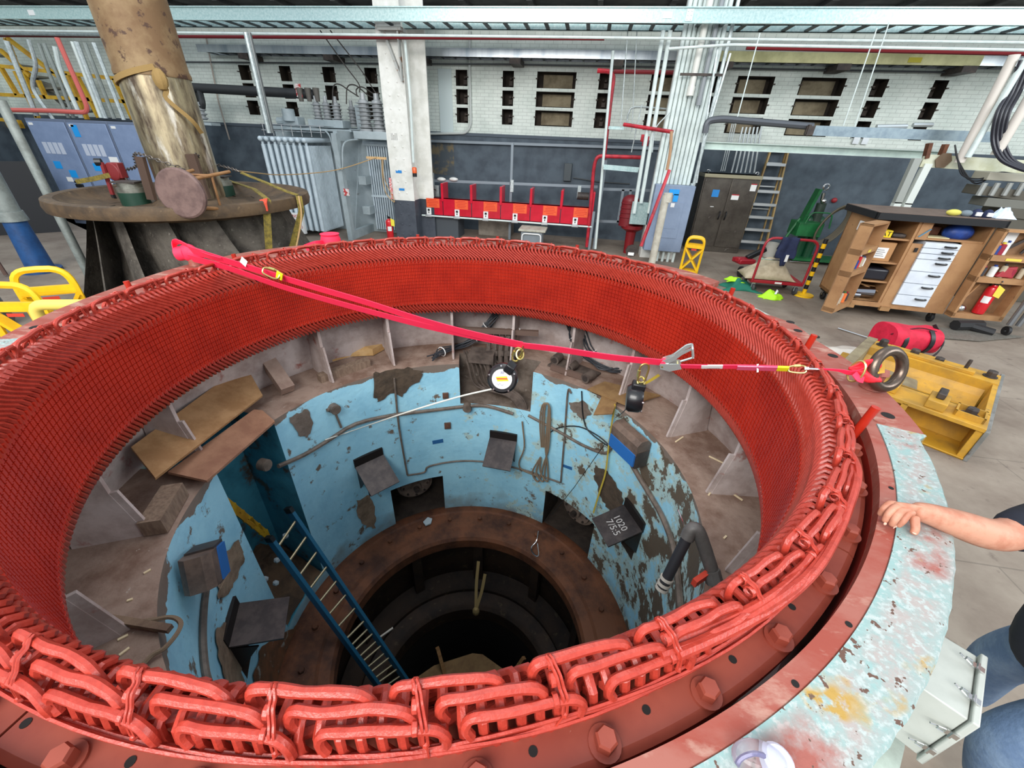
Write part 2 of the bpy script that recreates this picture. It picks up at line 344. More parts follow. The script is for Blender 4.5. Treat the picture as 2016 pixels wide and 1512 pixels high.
# thick lead bundle along the outer right edge
ld = [[(1672, 890), (1684, 925), (1683, 960), (1655, 1040), (1620, 1095), (1560, 1160), (1470, 1212), (1380, 1262), (1300, 1290)],
      [(1668, 880), (1690, 930), (1672, 1000), (1640, 1070), (1600, 1130), (1525, 1195), (1420, 1252), (1335, 1290)],
      [(1650, 985), (1645, 1050), (1610, 1110), (1540, 1172), (1440, 1232), (1345, 1276)],
      [(1600, 1080), (1570, 1130), (1500, 1185), (1400, 1235), (1316, 1268)]]
for q, pts in enumerate(ld):
    P = [atz(x, y, 1.405 + .018*((q*7+k) % 3)/2) for k, (x, y) in enumerate(pts)]
    MB().tube(bez(P, 40), .0115, n=8).build('lead_cable', red_coil, st)
# clamp ring in segments with bolts
NB = 50; segA = [(-97+60*k, -97+60*(k+1)) for k in range(6)]
for a0, a1 in segA:
    MB().lathe([(1.99, 1.25), (1.99, 1.296), (2.118, 1.296), (2.134, 1.286), (2.134, 1.25)], n=40, a0=a0+.09, a1=a1-.09, closed_prof=True).build('clamp_ring_segment', red_ring, st, smooth=.4)
for k in range(NB):
    a = -34.8 - 7.2*k
    if abs(((a+97+30) % 60) - 30) < 1.6: a += 2.0
    MB().hexbolt(pol(2.102, a, 1.296), Zv, .0235, .03, .034).build('bolt', red_ring, st, smooth=.5)
    h = MB(); h.cyl(pol(2.078, a+3.2, 1.292), pol(2.078, a+3.2, 1.2972), .0095, n=12)
    h.build('bolt_hole', M('hole_black', (14, 10, 9), .9), st)
# frame: top plate with an uneven, stepped outline, and the shell below it
def edge_r(a):
    a = (a+180) % 360 - 180
    K = [(-180, 2.425), (-170, 2.385), (-160, 2.335), (-150, 2.335), (-15.4, 2.335), (-15.3, 2.37), (0, 2.345), (8, 2.30), (15, 2.33), (19, 2.26), (20, 2.235), (36, 2.235), (36.2, 2.50), (45, 2.52), (60, 2.42), (90, 2.36), (120, 2.42), (145, 2.56), (154, 2.58), (165, 2.54), (180, 2.425)]
    for (p, r0), (q, r1) in zip(K, K[1:]):
        if p <= a <= q: return r0 + (r1-r0)*(a-p)/(q-p)
plate_m = M('frame_plate_paint', (148, 88, 76), .6, c2=(140, 62, 48), sc=4, c3=(168, 130, 116), sc3=7, amt3=(.54, .68), stretch=(1, 2.2, 1))
teal_m = bpy.data.materials.new('frame_teal_paint'); teal_m.use_nodes = True
def teal_nodes(m):
    nt = m.node_tree; N = nt.nodes; L = nt.links; b = N['Principled BSDF']; b.inputs['Roughness'].default_value = .5; tc = N.new('ShaderNodeTexCoord'); co = tc.outputs['Object']
    def noise(s, d=8, st=None, off=0):
        n = N.new('ShaderNodeTexNoise'); n.inputs['Scale'].default_value = s; n.inputs['Detail'].default_value = d; n.inputs['Roughness'].default_value = .65
        mp = N.new('ShaderNodeMapping'); mp.inputs['Location'].default_value = (off, off, off); L.new(co, mp.inputs[0]); L.new(mp.outputs[0], n.inputs['Vector']); return n.outputs[0]
    def mrange(v, a, c): r = N.new('ShaderNodeMapRange'); r.inputs[1].default_value = a; r.inputs[2].default_value = c; L.new(v, r.inputs[0]); return r.outputs[0]
    def mix(f, a, c): x = N.new('ShaderNodeMix'); x.data_type = 'RGBA'; L.new(f, x.inputs[0]); (L.new(a, x.inputs[6]) if not isinstance(a, tuple) else setattr(x.inputs[6], 'default_value', lin(a))); x.inputs[7].default_value = lin(c); return x.outputs[2]
    def math2(op, a, c): x = N.new('ShaderNodeMath'); x.operation = op; L.new(a, x.inputs[0]); (setattr(x.inputs[1], 'default_value', c) if isinstance(c, float) else L.new(c, x.inputs[1])); return x.outputs[0]
    flat = N.new('ShaderNodeVectorMath'); flat.operation = 'MULTIPLY'; flat.inputs[1].default_value = (1, 1, 0); L.new(co, flat.inputs[0]); ln = N.new('ShaderNodeVectorMath'); ln.operation = 'LENGTH'; L.new(flat.outputs[0], ln.inputs[0])
    mid = math2('MULTIPLY', mrange(ln.outputs['Value'], 2.20, 2.235), mrange(ln.outputs['Value'], 2.345, 2.30))     # the walked-on middle of the rim is rubbed pale
    w = math2('MULTIPLY', mid, mrange(noise(16), .36, .56)); c = mix(w, (132, 162, 160), (156, 148, 144)); c = mix(mrange(noise(60, 4, None, 3), .5, .62), c, (166, 176, 174))
    c = mix(math2('MULTIPLY', mid, mrange(noise(2.3, 8, None, 5), .54, .64)), c, (146, 82, 72))        # red paint rubbed on
    c = mix(math2('MULTIPLY', mrange(noise(3.1, 4, None, 17), .60, .66), mrange(noise(30), .4, .5)), c, (164, 132, 62))   # yellow spill
    c = mix(mrange(noise(30, 3, None, 9), .635, .655), c, (92, 66, 54))         # chips
    c = mix(mrange(noise(9, 5, None, 31), .655, .67), c, (96, 74, 58)); L.new(c, b.inputs['Base Color'])
    bp = N.new('ShaderNodeBump'); bp.inputs['Strength'].default_value = .25; bp.inputs['Distance'].default_value = .01; L.new(noise(50), bp.inputs['Height']); L.new(bp.outputs[0], b.inputs['Normal'])
teal_nodes(teal_m)
def plate(mb, a0, a1, rin, zt, zb, rout=None, step=1.0, jag=0):
    n = max(2, int((a1-a0)/step)); vs = []
    for k in range(n+1):
        a = a0 + (a1-a0)*k/n; ro = edge_r(a) if rout is None else rout; ro += random.uniform(-jag, jag); ri = rin(a) if callable(rin) else rin
        vs += [pol(ri, a, zb), pol(ri, a, zt), pol(ro-.006, a, zt), pol(ro, a, zt-.006), pol(ro, a, zb)]
    fs = [(k*5+q, k*5+5+q, k*5+5+(q+1) % 5, k*5+(q+1) % 5) for k in range(n) for q in range(5)] + [(0, 1, 2, 3, 4), tuple(n*5+q for q in (4, 3, 2, 1, 0))]
    mb.add(vs, fs)
p = MB(); plate(p, -15.3, 19.5, 2.15, 1.35, 1.30); plate(p, 19.5, 36.1, 2.15, 1.35, 1.30); plate(p, 36.1, 200, 2.15, 1.35, 1.30); p.build('frame_plate', plate_m, st, smooth=.4)
p = MB(); plate(p, 200, 344.7, 2.15, 1.35, 1.30, rout=2.2); p.build('frame_plate', plate_m, st, smooth=.4)
p = MB(); plate(p, 200, 344.7, 2.197, 1.353, .70, jag=.002); p.build('teal_casing', teal_m, st, smooth=.4, label='pale teal painted outer casing with worn red and brown patches')
p = MB(); p.lathe([(2.15, 1.30), (2.15, .66), (2.2, .66), (2.2, 1.30)], n=120, closed_prof=True); p.build('inner_shell', M('shell_red', (150, 34, 20), .5, c2=(128, 28, 18), sc=4), st)
p = MB(); p.lathe([(2.2, 1.30), (2.23, 1.25), (2.23, .70), (2.2, .70)], n=96, a0=-16, a1=200); p.lathe([(2.2, .72), (2.5, .72), (2.5, .01), (2.45, .01), (2.45, .69)], n=96); p.lathe([(2.235, 1.315), (2.34, 1.315), (2.34, 1.26), (2.235, 1.26)], n=12, a0=19.5, a1=36.1, closed_prof=True); p.build('outer_shell', M('shell_teal', (176, 190, 180), .6, c2=(150, 160, 152), sc=6), st)
for a in (-66, -52, -45.4, -27.3, -74, -84, 3, 12, 58, 76, 166, 176, 196):
    h = MB(); r = 2.182 if -90 < a < -20 else 2.27; q = .008 if r < 2.2 else .026
    h.cyl(pol(r, a, 1.345), pol(r, a, 1.3512), q, n=14); h.build('bolt_hole', MATS['hole_black'], st)
for x, y in ((1748, 818), (1730, 828), (1556, 634), (1605, 662)):
    h = MB(); q = atz(x, y, 1.35); h.cyl(q-Zv*.003, q+Zv*(.0012 if x != 1730 else .006), .026 if x != 1730 else .024, n=16); h.build('bolt_hole' if x != 1730 else 'plug', MATS['hole_black'] if x != 1730 else plate_m, st)
# red dowel pins standing up behind the winding
for x, y, x2, y2 in ((1676, 856, 1697, 818), (1583, 684, 1592, 660), (1433, 584, 1437, 566), (262, 570, 254, 550), (466, 512, 462, 500), (979, 470, 978, 460), (1134, 492, 1133, 480), (823, 468, 822, 458)):
    a = math.degrees(math.atan2(*atr(x, y, 2.11)[1::-1])); q = pol(2.115, a, 1.29); MB().cyl(q, q+Zv*.17+pol(.02, a, 0), .017, n=12).build('dowel_pin', red_core, st)
# ================================================================ turbine pit below the stator
RP = 1.85; ZL = .06; ZR = -2.34
blue = M('pit_blue_paint', (164, 220, 240), .62, c2=(146, 204, 228), sc=2.2, c3=(112, 100, 88), sc3=7, amt3=(.60, .66), bump=.25, bsc=18)
zsplit(blue, -2.3, (120, 108, 94), (92, 80, 70), width=.25, noise=1.0, nsc=3)
def worn(mat, amount=.55, a_dir=(1, -.15, 0)):   # more flaking towards one side of the pit and along the broken top edge
    nt = mat.node_tree; N = nt.nodes; L = nt.links; b = N['Principled BSDF']; old = b.inputs['Base Color'].links[0].from_socket
    tc = N.new('ShaderNodeTexCoord'); n = N.new('ShaderNodeTexNoise'); n.inputs['Scale'].default_value = 3.4; n.inputs['Detail'].default_value = 10; n.inputs['Roughness'].default_value = .7; L.new(tc.outputs['Object'], n.inputs['Vector'])
    dt = N.new('ShaderNodeVectorMath'); dt.operation = 'DOT_PRODUCT'; L.new(tc.outputs['Object'], dt.inputs[0]); dt.inputs[1].default_value = a_dir
    ma = N.new('ShaderNodeMath'); ma.operation = 'MULTIPLY_ADD'; ma.inputs[1].default_value = .07; L.new(dt.outputs['Value'], ma.inputs[0]); L.new(n.outputs[0], ma.inputs[2])
    mr = N.new('ShaderNodeMapRange'); mr.inputs[1].default_value = amount; mr.inputs[2].default_value = amount+.03; L.new(ma.outputs[0], mr.inputs[0])
    mx = N.new('ShaderNodeMix'); mx.data_type = 'RGBA'; L.new(mr.outputs[0], mx.inputs[0]); L.new(old, mx.inputs[6]); mx.inputs[7].default_value = lin((172, 200, 198))
    mr2 = N.new('ShaderNodeMapRange'); mr2.inputs[1].default_value = amount+.075; mr2.inputs[2].default_value = amount+.095; L.new(ma.outputs[0], mr2.inputs[0])
    mx2 = N.new('ShaderNodeMix'); mx2.data_type = 'RGBA'; L.new(mr2.outputs[0], mx2.inputs[0]); L.new(mx.outputs[2], mx2.inputs[6]); mx2.inputs[7].default_value = lin((98, 86, 72))
    # broken top edge
    sep = N.new('ShaderNodeSeparateXYZ'); L.new(tc.outputs['Object'], sep.inputs[0]); n3 = N.new('ShaderNodeTexNoise'); n3.inputs['Scale'].default_value = 2.1; n3.inputs['Detail'].default_value = 6; L.new(tc.outputs['Object'], n3.inputs['Vector'])
    m3 = N.new('ShaderNodeMath'); m3.operation = 'MULTIPLY_ADD'; m3.inputs[1].default_value = .5; L.new(n3.outputs[0], m3.inputs[0]); L.new(sep.outputs[2], m3.inputs[2])
    mr3 = N.new('ShaderNodeMapRange'); mr3.inputs[1].default_value = .27; mr3.inputs[2].default_value = .275; L.new(m3.outputs[0], mr3.inputs[0])
    mx3 = N.new('ShaderNodeMix'); mx3.data_type = 'RGBA'; L.new(mr3.outputs[0], mx3.inputs[0]); L.new(mx2.outputs[2], mx3.inputs[6]); mx3.inputs[7].default_value = lin((122, 110, 100)); L.new(mx3.outputs[2], b.inputs['Base Color'])
worn(blue)
conc = M('pit_concrete', (118, 106, 96), .85, c2=(84, 72, 62), sc=4, c3=(150, 140, 130), sc3=13, amt3=(.62, .7), bump=.4, bsc=22)
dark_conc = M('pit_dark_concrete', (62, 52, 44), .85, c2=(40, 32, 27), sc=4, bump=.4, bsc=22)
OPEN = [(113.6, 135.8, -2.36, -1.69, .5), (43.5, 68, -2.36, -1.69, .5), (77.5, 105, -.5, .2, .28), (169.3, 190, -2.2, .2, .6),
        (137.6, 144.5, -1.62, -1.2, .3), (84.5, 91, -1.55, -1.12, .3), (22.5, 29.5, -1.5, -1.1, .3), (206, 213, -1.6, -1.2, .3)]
TH = sorted(set([k*2.0 for k in range(181)] + [a for o in OPEN for a in o[:2]])); ZS = sorted(set([ZR, -2.0, -1.85, -1.4, -.9, -.25, ZL] + [min(z, ZL) for o in OPEN for z in o[2:4]]))
w = MB(); wd = MB()
for t0, t1 in zip(TH, TH[1:]):
    for z0, z1 in zip(ZS, ZS[1:]):
        tm, zm = (t0+t1)/2, (z0+z1)/2
        if any(o[0] < tm < o[1] and o[2] < zm < o[3] for o in OPEN): continue
        w.add([pol(RP, t0, z0), pol(RP, t1, z0), pol(RP, t1, z1), pol(RP, t0, z1)], [(3, 2, 1, 0)])
w.build('wall_pit', blue, local=True, kind='structure', smooth=.3)
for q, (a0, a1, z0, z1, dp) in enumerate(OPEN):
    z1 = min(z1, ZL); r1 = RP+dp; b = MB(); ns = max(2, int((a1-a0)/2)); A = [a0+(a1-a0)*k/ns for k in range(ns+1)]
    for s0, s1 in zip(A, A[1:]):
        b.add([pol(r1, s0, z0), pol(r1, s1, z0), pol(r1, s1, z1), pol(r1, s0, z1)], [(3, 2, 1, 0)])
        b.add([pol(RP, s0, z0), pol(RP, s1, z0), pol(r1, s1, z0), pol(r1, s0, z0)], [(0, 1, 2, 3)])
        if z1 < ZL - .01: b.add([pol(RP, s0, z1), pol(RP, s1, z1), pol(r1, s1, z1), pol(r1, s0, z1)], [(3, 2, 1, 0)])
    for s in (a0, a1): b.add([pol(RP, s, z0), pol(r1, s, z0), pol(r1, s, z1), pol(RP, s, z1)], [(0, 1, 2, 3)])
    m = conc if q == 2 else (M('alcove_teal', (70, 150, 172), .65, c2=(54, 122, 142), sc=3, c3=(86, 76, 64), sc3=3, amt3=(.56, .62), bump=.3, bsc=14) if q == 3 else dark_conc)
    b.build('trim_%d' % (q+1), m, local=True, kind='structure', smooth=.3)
# ledge (sole plate level), split where the openings cut into it
lm = M('ledge_concrete', (154, 132, 118), .85, c2=(116, 90, 76), sc=3, c3=(176, 164, 154), sc3=17, amt3=(.66, .7), bump=.35, bsc=25)
l = MB()
for t0, t1 in zip(TH, TH[1:]):
    tm = (t0+t1)/2; ri = RP
    for o in OPEN:
        if o[3] > 0 and o[0] < tm < o[1]: ri = RP+o[4]
    if ri < 2.46: l.add([pol(ri, t0, ZL), pol(ri, t1, ZL), pol(2.46, t1, ZL), pol(2.46, t0, ZL)], [(3, 2, 1, 0)])
l.build('floor_pit_ledge', lm, local=True, kind='structure', smooth=0)
# stator foot: grey back panels with gussets between core and sole plate
gm = M('foot_paint', (196, 184, 180), .7, c2=(160, 144, 138), sc=3, c3=(150, 78, 66), sc3=5, amt3=(.6, .72), bump=.1, bsc=20)
ft = MB(); ft.lathe([(2.42, ZL), (2.40, .12), (2.34, .56), (2.30, .66), (2.2, .66), (2.2, .68), (2.44, .68), (2.44, ZL)], n=120)
ft.build('foot_ring', gm, st)
for k in range(18):
    a = 7 + 20*k
    if k == 8: continue
    e = pol(1, a, 0); t_ = np.array([-e[1], e[0], 0]); b = MB()
    P = [e*2.02+Zv*ZL, e*2.36+Zv*ZL, e*2.32+Zv*.66, e*2.1+Zv*.66, e*2.1+Zv*.5]; P = [e*2.0+Zv*ZL, e*2.40+Zv*ZL, e*2.30+Zv*.66, e*2.06+Zv*.66, e*2.06+Zv*.45]
    b.add([p-t_*.014 for p in P]+[p+t_*.014 for p in P], [(4, 3, 2, 1, 0), (5, 6, 7, 8, 9)]+[(q, (q+1) % 5, 5+(q+1) % 5, 5+q) for q in range(5)])
    b.beam(e*1.99+Zv*ZL, e*2.05+Zv*.45, .06, .02, t_)
    b.build('gusset', gm, st)
# brown discharge ring, stay vanes and the throat
rust = M('rusty_iron', (116, 70, 44), .7, .1, c2=(72, 42, 28), sc=3, c3=(120, 104, 84), sc3=30, amt3=(.7, .74), bump=.25, bsc=30)
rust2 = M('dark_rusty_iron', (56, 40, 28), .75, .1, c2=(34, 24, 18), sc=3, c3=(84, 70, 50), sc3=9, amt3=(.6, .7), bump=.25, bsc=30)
tr = thing('turbine_cover_ring', 'rust brown bolted iron ring around the dark hole at the pit bottom', 'iron ring', (0, 0, -2.6))
b = MB(); b.lathe([(1.90, -2.36), (1.845, -2.335), (1.76, -2.33), (1.74, -2.35), (1.50, -2.36), (1.47, -2.39), (1.36, -2.40), (1.33, -2.44), (1.33, -2.58), (1.90, -2.58), (1.90, -2.36)], n=96); b.build('flange', rust, tr)
for k in range(24):
    MB().hexbolt(pol(1.63, 7+15*k, -2.357), Zv, .032, .035, .045).build('bolt', rust, tr)
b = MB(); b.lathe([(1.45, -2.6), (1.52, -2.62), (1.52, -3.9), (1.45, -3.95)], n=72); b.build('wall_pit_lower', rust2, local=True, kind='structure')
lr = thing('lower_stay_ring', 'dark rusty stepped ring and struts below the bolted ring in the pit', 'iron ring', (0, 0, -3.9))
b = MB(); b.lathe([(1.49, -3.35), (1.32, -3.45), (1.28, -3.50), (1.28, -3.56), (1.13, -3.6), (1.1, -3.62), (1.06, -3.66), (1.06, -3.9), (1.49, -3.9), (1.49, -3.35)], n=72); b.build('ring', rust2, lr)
for k in range(10):
    e = pol(1, 97+36*k, 0); b = MB(); b.beam(e*1.42+Zv*-2.62, e*1.42+Zv*-3.5, .13, .07, e); b.build('strut', rust2, lr)
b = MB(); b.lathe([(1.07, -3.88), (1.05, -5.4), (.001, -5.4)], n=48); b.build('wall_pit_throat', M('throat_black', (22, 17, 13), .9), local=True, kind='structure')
def tri(nm, label, cat, P, th, mat, group=None, **k): m = MB(); m.slab(P, th); return m.build(nm, mat, label=label, cat=cat, group=group, **k)
# plywood lid and timbers deep in the hole
osb = M('plywood', (142, 112, 72), .75, c2=(122, 92, 58), sc=6, bump=.1, bsc=40)
P = [atz(x, y, -4.3) for x, y in ((930, 1288), (855, 1312), (800, 1350), (830, 1392), (1000, 1395), (1020, 1340), (950, 1290))]
tri('plywood_sheet', 'plywood sheet covering the black hole at the bottom of the pit', 'plywood sheet', P[::-1], .03, osb)
for q, (x0, y0, x1, y1, lb) in enumerate(((861, 1275, 876, 1330, 'short timber standing left on the plywood lid deep in the pit'), (1032, 1295, 1006, 1332, 'short timber leaning right beside the plywood lid deep in the pit'))):
    b = MB(); b.beam(atz(x1, y1, -4.28), atz(x0, y0, -3.95), .05, .05); b.build('timber', wood, label=lb, cat='timber', group='timbers by the plywood lid')
for q, (pp, z, lb) in enumerate((([(1090, 1238), (1094, 1237), (1124, 1283), (1120, 1287)], -3.5, 'white wooden batten lying on the dark ring at right in the pit'), ([(1128, 1287), (1141, 1274), (1143, 1277), (1133, 1288)], -3.5, 'small white offcut beside the white batten deep in the pit'), ([(748, 1252), (773, 1234), (774, 1237), (750, 1254)], -3.2, 'thin white strip by the ladder deep in the pit'))):
    tri('batten', lb, 'batten', [atz(x, y, z) for x, y in pp][::-1], .02, M('white_wood', (214, 208, 196), .7))
b = MB(); q = atz(842, 1027, -2.33); b.prism([(-.055, -.03), (-.02, .06), (.05, .05), (.06, -.03), (.0, -.08)], 0, .02, c=q); b.build('concrete_chip', M('pale_chip', (176, 190, 196), .8), label='pale concrete chip lying on the brown bolted ring', cat='chip')
# valve wheels inside the two lower niches
for nm_a, lb in ((124.5, 'grimy round cover disc inside the left square niche of the pit wall'), (56, 'grimy round cover disc inside the right square niche of the pit wall')):
    e = pol(1, nm_a, 0); th_ = thing('cover_disc', lb, 'cover disc', e*2.1+Zv*-1.95, group='discs in the pit niches')
    b = MB(); b.lathe([(.0, .09), (.07, .09), (.08, .04), (.2, .04), (.21, .0), (.25, .0), (.26, -.05), (0, -.05)], c=e*2.08+Zv*-1.95, n=28, axis=-e); b.build('disc', M('grimy_disc', (126, 110, 98), .7, c2=(90, 78, 70), sc=6), th_)
    for k in range(8):
        u, v, d = frame_of(-e); a = PI*k/4; MB().cyl(e*2.07+Zv*-1.95+(u*math.cos(a)+v*math.sin(a))*.17, e*2.02+Zv*-1.95+(u*math.cos(a)+v*math.sin(a))*.17, .016, n=6).build('bolt', dark_steel, th_)
    MB().cyl(e*2.08+Zv*-1.95, e*1.93+Zv*-1.95, .04, n=12).build('hub', dark_steel, th_)
PM = {'grey': conc, 'tan': M('bare_tan', (150, 128, 106), .85, c2=(112, 92, 74), sc=6, bump=.4, bsc=20), 'rust': M('rust_streak', (124, 78, 48), .85, c2=(88, 62, 42), sc=5, c3=(150, 150, 140), sc3=7, amt3=(.6, .66), bump=.3, bsc=20), 'brown': M('bare_brown', (86, 72, 58), .9, c2=(62, 52, 42), sc=7, bump=.5, bsc=20)}
def patch(lb, pts, mat):
    P = []; m = len(pts); random.seed(len(lb))
    for k in range(m):
        a, c_ = np.array(pts[k], float), np.array(pts[(k+1) % m], float)
        for t in np.arange(0, 1, .2): P.append(a+(c_-a)*t+np.array([random.uniform(-3, 3), random.uniform(-3, 3)])*(t > 0))
    cen = np.mean(P, 0); b = MB(); Q = [atr(x, y, RP-.012) for x, y in P]; n = len(Q); b.add(Q+[atr(*cen, RP-.012)]+[atr(x, y, RP+.01) for x, y in P], [((k+1) % n, k, n) for k in range(n)]+[(k, (k+1) % n, n+1+(k+1) % n, n+1+k) for k in range(n)])
    b.build('bare_patch', PM[mat], label=lb, cat='patch', group='bare patches on the pit wall', smooth=.3)
patch('dark bare concrete patch with ragged edges at the top of the back pit wall', [(735, 735), (770, 728), (803, 722), (833, 730), (826, 752), (806, 762), (792, 782), (768, 775), (748, 790), (735, 783)], 'brown')
patch('square grey worn patch on the upper left pit wall', [(570, 822), (606, 806), (617, 833), (606, 862), (588, 858)], 'grey')
patch('brown ragged patch below the yellow strap at right on the pit wall', [(1172, 915), (1190, 925), (1212, 950), (1228, 985), (1222, 1010), (1200, 1005), (1184, 980), (1170, 945)], 'brown')
patch('pale broken concrete patch above the right heater box', [(1120, 792), (1150, 790), (1165, 815), (1150, 826), (1128, 812)], 'grey')
patch('tan bare streak beside the left niche', [(702, 985), (728, 975), (738, 1005), (740, 1040), (722, 1040), (706, 1020)], 'tan')
patch('tan scraped area beside the left heater box', [(440, 1092), (470, 1062), (482, 1100), (470, 1130), (450, 1170), (430, 1180), (428, 1130)], 'tan')
patch('long rust brown streak below the left steel bracket', [(516, 1272), (560, 1245), (590, 1230), (582, 1300), (566, 1360), (505, 1380), (498, 1330)], 'rust')
patch('pale scraped area low on the left pit wall', [(425, 1240), (445, 1225), (470, 1290), (482, 1350), (455, 1365), (432, 1300)], 'tan')
# hinged steel brake brackets: plate sloping out from the wall above a dark slot
def bracket(a, z, lb, tilt=0, w=.36, ln=.36, drop=.12):
    e = pol(1, a, 0); t_ = np.array([-e[1], e[0], 0]); r = thing('steel_bracket', lb, 'bracket', e*RP+Zv*z, group='steel plate brackets on the pit wall')
    A = e*(RP-.03)+Zv*(z+.06); B = e*(RP-.03-ln)+Zv*(z-drop); b = MB()
    b.slab([A-t_*w/2, A+t_*w/2, B+t_*w/2+t_*tilt, B-t_*w/2+t_*tilt], .018); b.build('plate', M('black_plate', (52, 46, 46), .42, .4, c2=(72, 64, 62), sc=8), r)
    b = MB(); b.box(e*(RP-.015)+Zv*(z+.1), (.03, w, .13), math.radians(a)); b.build('hinge', M('hinge_dark', (42, 36, 34), .5, .4), r)
    for s in (-1, 1):
        b = MB(); q = t_*s*(w/2-.02); P = [e*RP+Zv*(z+.02)+q, e*RP+Zv*(z-.32)+q, e*(RP-.2)+Zv*(z-.06)+q]
        b.add([p-t_*.006 for p in P]+[p+t_*.006 for p in P], [(2, 1, 0), (3, 4, 5), (0, 1, 4, 3), (1, 2, 5, 4), (2, 0, 3, 5)]); b.build('rib', MATS['hinge_dark'], r)
    return r
bracket(142, -1.1, 'dark steel plate bracket above the left niche in the pit wall')
bracket(87.8, -1.06, 'dark steel plate bracket at the back of the blue pit wall')
rb = bracket(26.5, -1.02, 'dark steel plate bracket with chalk marks at right in the pit', drop=.05)
bracket(208, -1.12, 'dark steel plate bracket at left beside the brown rust streak', drop=.02)
ck = M('chalk', (190, 186, 184), .9)
e = pol(1, 26.5, 0); t_ = np.array([-e[1], e[0], 0]); xx = -t_; yy = e*.36+Zv*.11
text('1020\n 7/5:5', .1, 'chalk_writing', ck, rb, frame4(e*(RP-.21)+Zv*(-1.02+.007), xx, yy))
# motor heaters (blue sided housings) on the wall
def heater(P0, P1, lb, w=.14, h=.15):
    P0 = np.array(P0); P1 = np.array(P1); r = thing('space_heater', lb, 'heater', (P0+P1)/2); d = (P1-P0)/np.linalg.norm(P1-P0)
    cen = (P0+P1)/2; inw = -np.array([cen[0], cen[1], 0])/np.hypot(cen[0], cen[1]); L = np.linalg.norm(P1-P0); R = np.stack([d, inw, np.cross(d, inw)], 1)
    if R[2, 2] < 0: R[:, 2] *= -1; R[:, 0] *= -1
    hm = M('heater_brown', (112, 94, 82), .6, c2=(84, 70, 62), sc=8)
    b = MB(); b.prism([(-w/2, 0), (w/2, 0), (w/2, h*.7), (w*.25, h), (-w*.25, h), (-w/2, h*.7)], -L/2, L/2, R=np.stack([R[:, 1], R[:, 2], R[:, 0]], 1), c=cen); b.build('hood', hm, r)
    b = MB(); b.box(cen-R[:, 2]*.06+R[:, 1]*(w/2), (L*.96, .02, .14), R); b.build('blue_panel', M('heater_blue', (40, 104, 176), .5), r)
    for s in (-1, 1): b = MB(); b.box(cen+R[:, 0]*s*L*.45-R[:, 2]*.06, (.05, w*.9, .18), R); b.build('end_bracket', dark_steel, r)
heater(atr(1215, 850, 1.76), atr(1265, 895, 1.76), 'blue and brown heater box hanging at right on the pit wall', w=.16)
heater(atr(395, 1085, 1.72), atr(408, 1150, 1.72), 'brown heater box with blue side at left on the pit wall', w=.18)
# conduits on the pit wall
cm = M('grey_conduit', (112, 100, 90), .6, c2=(86, 76, 68), sc=10)
def wall_pipe(nm, lb, cat, pts, r, mat=cm, R=RP-.025, n=30, group=None):
    b = MB(); b.tube(bez([atr(x, y, R) for x, y in pts], n), r, n=7); return b.build(nm, mat, label=lb, cat=cat, group=group)
wall_pipe('conduit', 'long grimy conduit curving along the upper pit wall', 'conduit', [(548, 918), (600, 895), (650, 865), (700, 835), (770, 818), (850, 808), (920, 800), (960, 800), (1010, 815)], .022)
wall_pipe('conduit', 'vertical grey conduit left of centre on the pit wall', 'conduit', [(776, 745), (784, 830), (792, 880), (802, 935)], .012)
wall_pipe('conduit', 'thin conduit sweeping across the lower pit wall above the niches', 'conduit', [(802, 936), (835, 930), (845, 918), (900, 908), (960, 910), (1030, 925), (1060, 935), (1102, 950)], .012)
wall_pipe('conduit', 'thin angled conduit right of the coiled rope on the pit wall', 'conduit', [(1125, 774), (1118, 772), (1112, 850), (1104, 950)], .011, n=60)
wall_pipe('conduit', 'slanting grey conduit right of the coiled rope', 'conduit', [(1040, 818), (1100, 850), (1150, 878), (1190, 892), (1205, 880)], .018)
wall_pipe('conduit', 'double conduit running down the right pit wall', 'conduit', [(1228, 880), (1250, 925), (1280, 975), (1305, 1020), (1325, 1075), (1335, 1140), (1340, 1200)], .026)
wall_pipe('conduit', 'rusty conduit below the left heater box', 'conduit', [(408, 1150), (402, 1200), (400, 1260), (405, 1320), (415, 1355)], .022)
wall_pipe('black_cable', 'black cable looping along the right pit wall', 'cable', [(1078, 855), (1100, 842), (1140, 840), (1180, 860), (1200, 880), (1160, 850), (1148, 820), (1145, 770)], .007, black)
for x, y, lb in ((656, 803, 'round grey junction box on the upper left pit wall'), (920, 800, 'round rusty junction box under the cable niche'), (515, 914, 'round junction box at the end of the long conduit')):
    q = atr(x, y, RP-.01); e = q*np.array([1, 1, 0])/np.hypot(q[0], q[1]); r = thing('junction_box', lb, 'junction box', q, group='round boxes on the pit wall')
    b = MB(); b.cyl(q+e*.01, q-e*.06, .055, n=16); b.build('body', cm, r); b = MB(); b.cyl(q-e*.06, q-e*.068, .05, n=16); b.build('lid', cm, r)
    if y == 803: b = MB(); b.cyl(q, atr(672, 842, RP-.02), .012, n=8); b.cyl(q, atr(644, 808, RP-.02), .02, n=8); b.build('stub', cm, r)
for x, y, s, lb in ((877, 778, .07, 'small rusty outlet box on the back pit wall under the broken edge'), (881, 837, .08, 'small rusty outlet box in the middle of the back pit wall')):
    q = atr(x, y, RP); b = MB(); b.box(q, (.05, s, s*1.1), math.atan2(q[1], q[0])); b.build('outlet_box', M('rusty_box', (104, 70, 54), .8, c2=(64, 48, 40), sc=20), label=lb, cat='outlet box', group='outlet boxes on the pit wall')
tape = M('blue_tape', (34, 132, 206), .6)
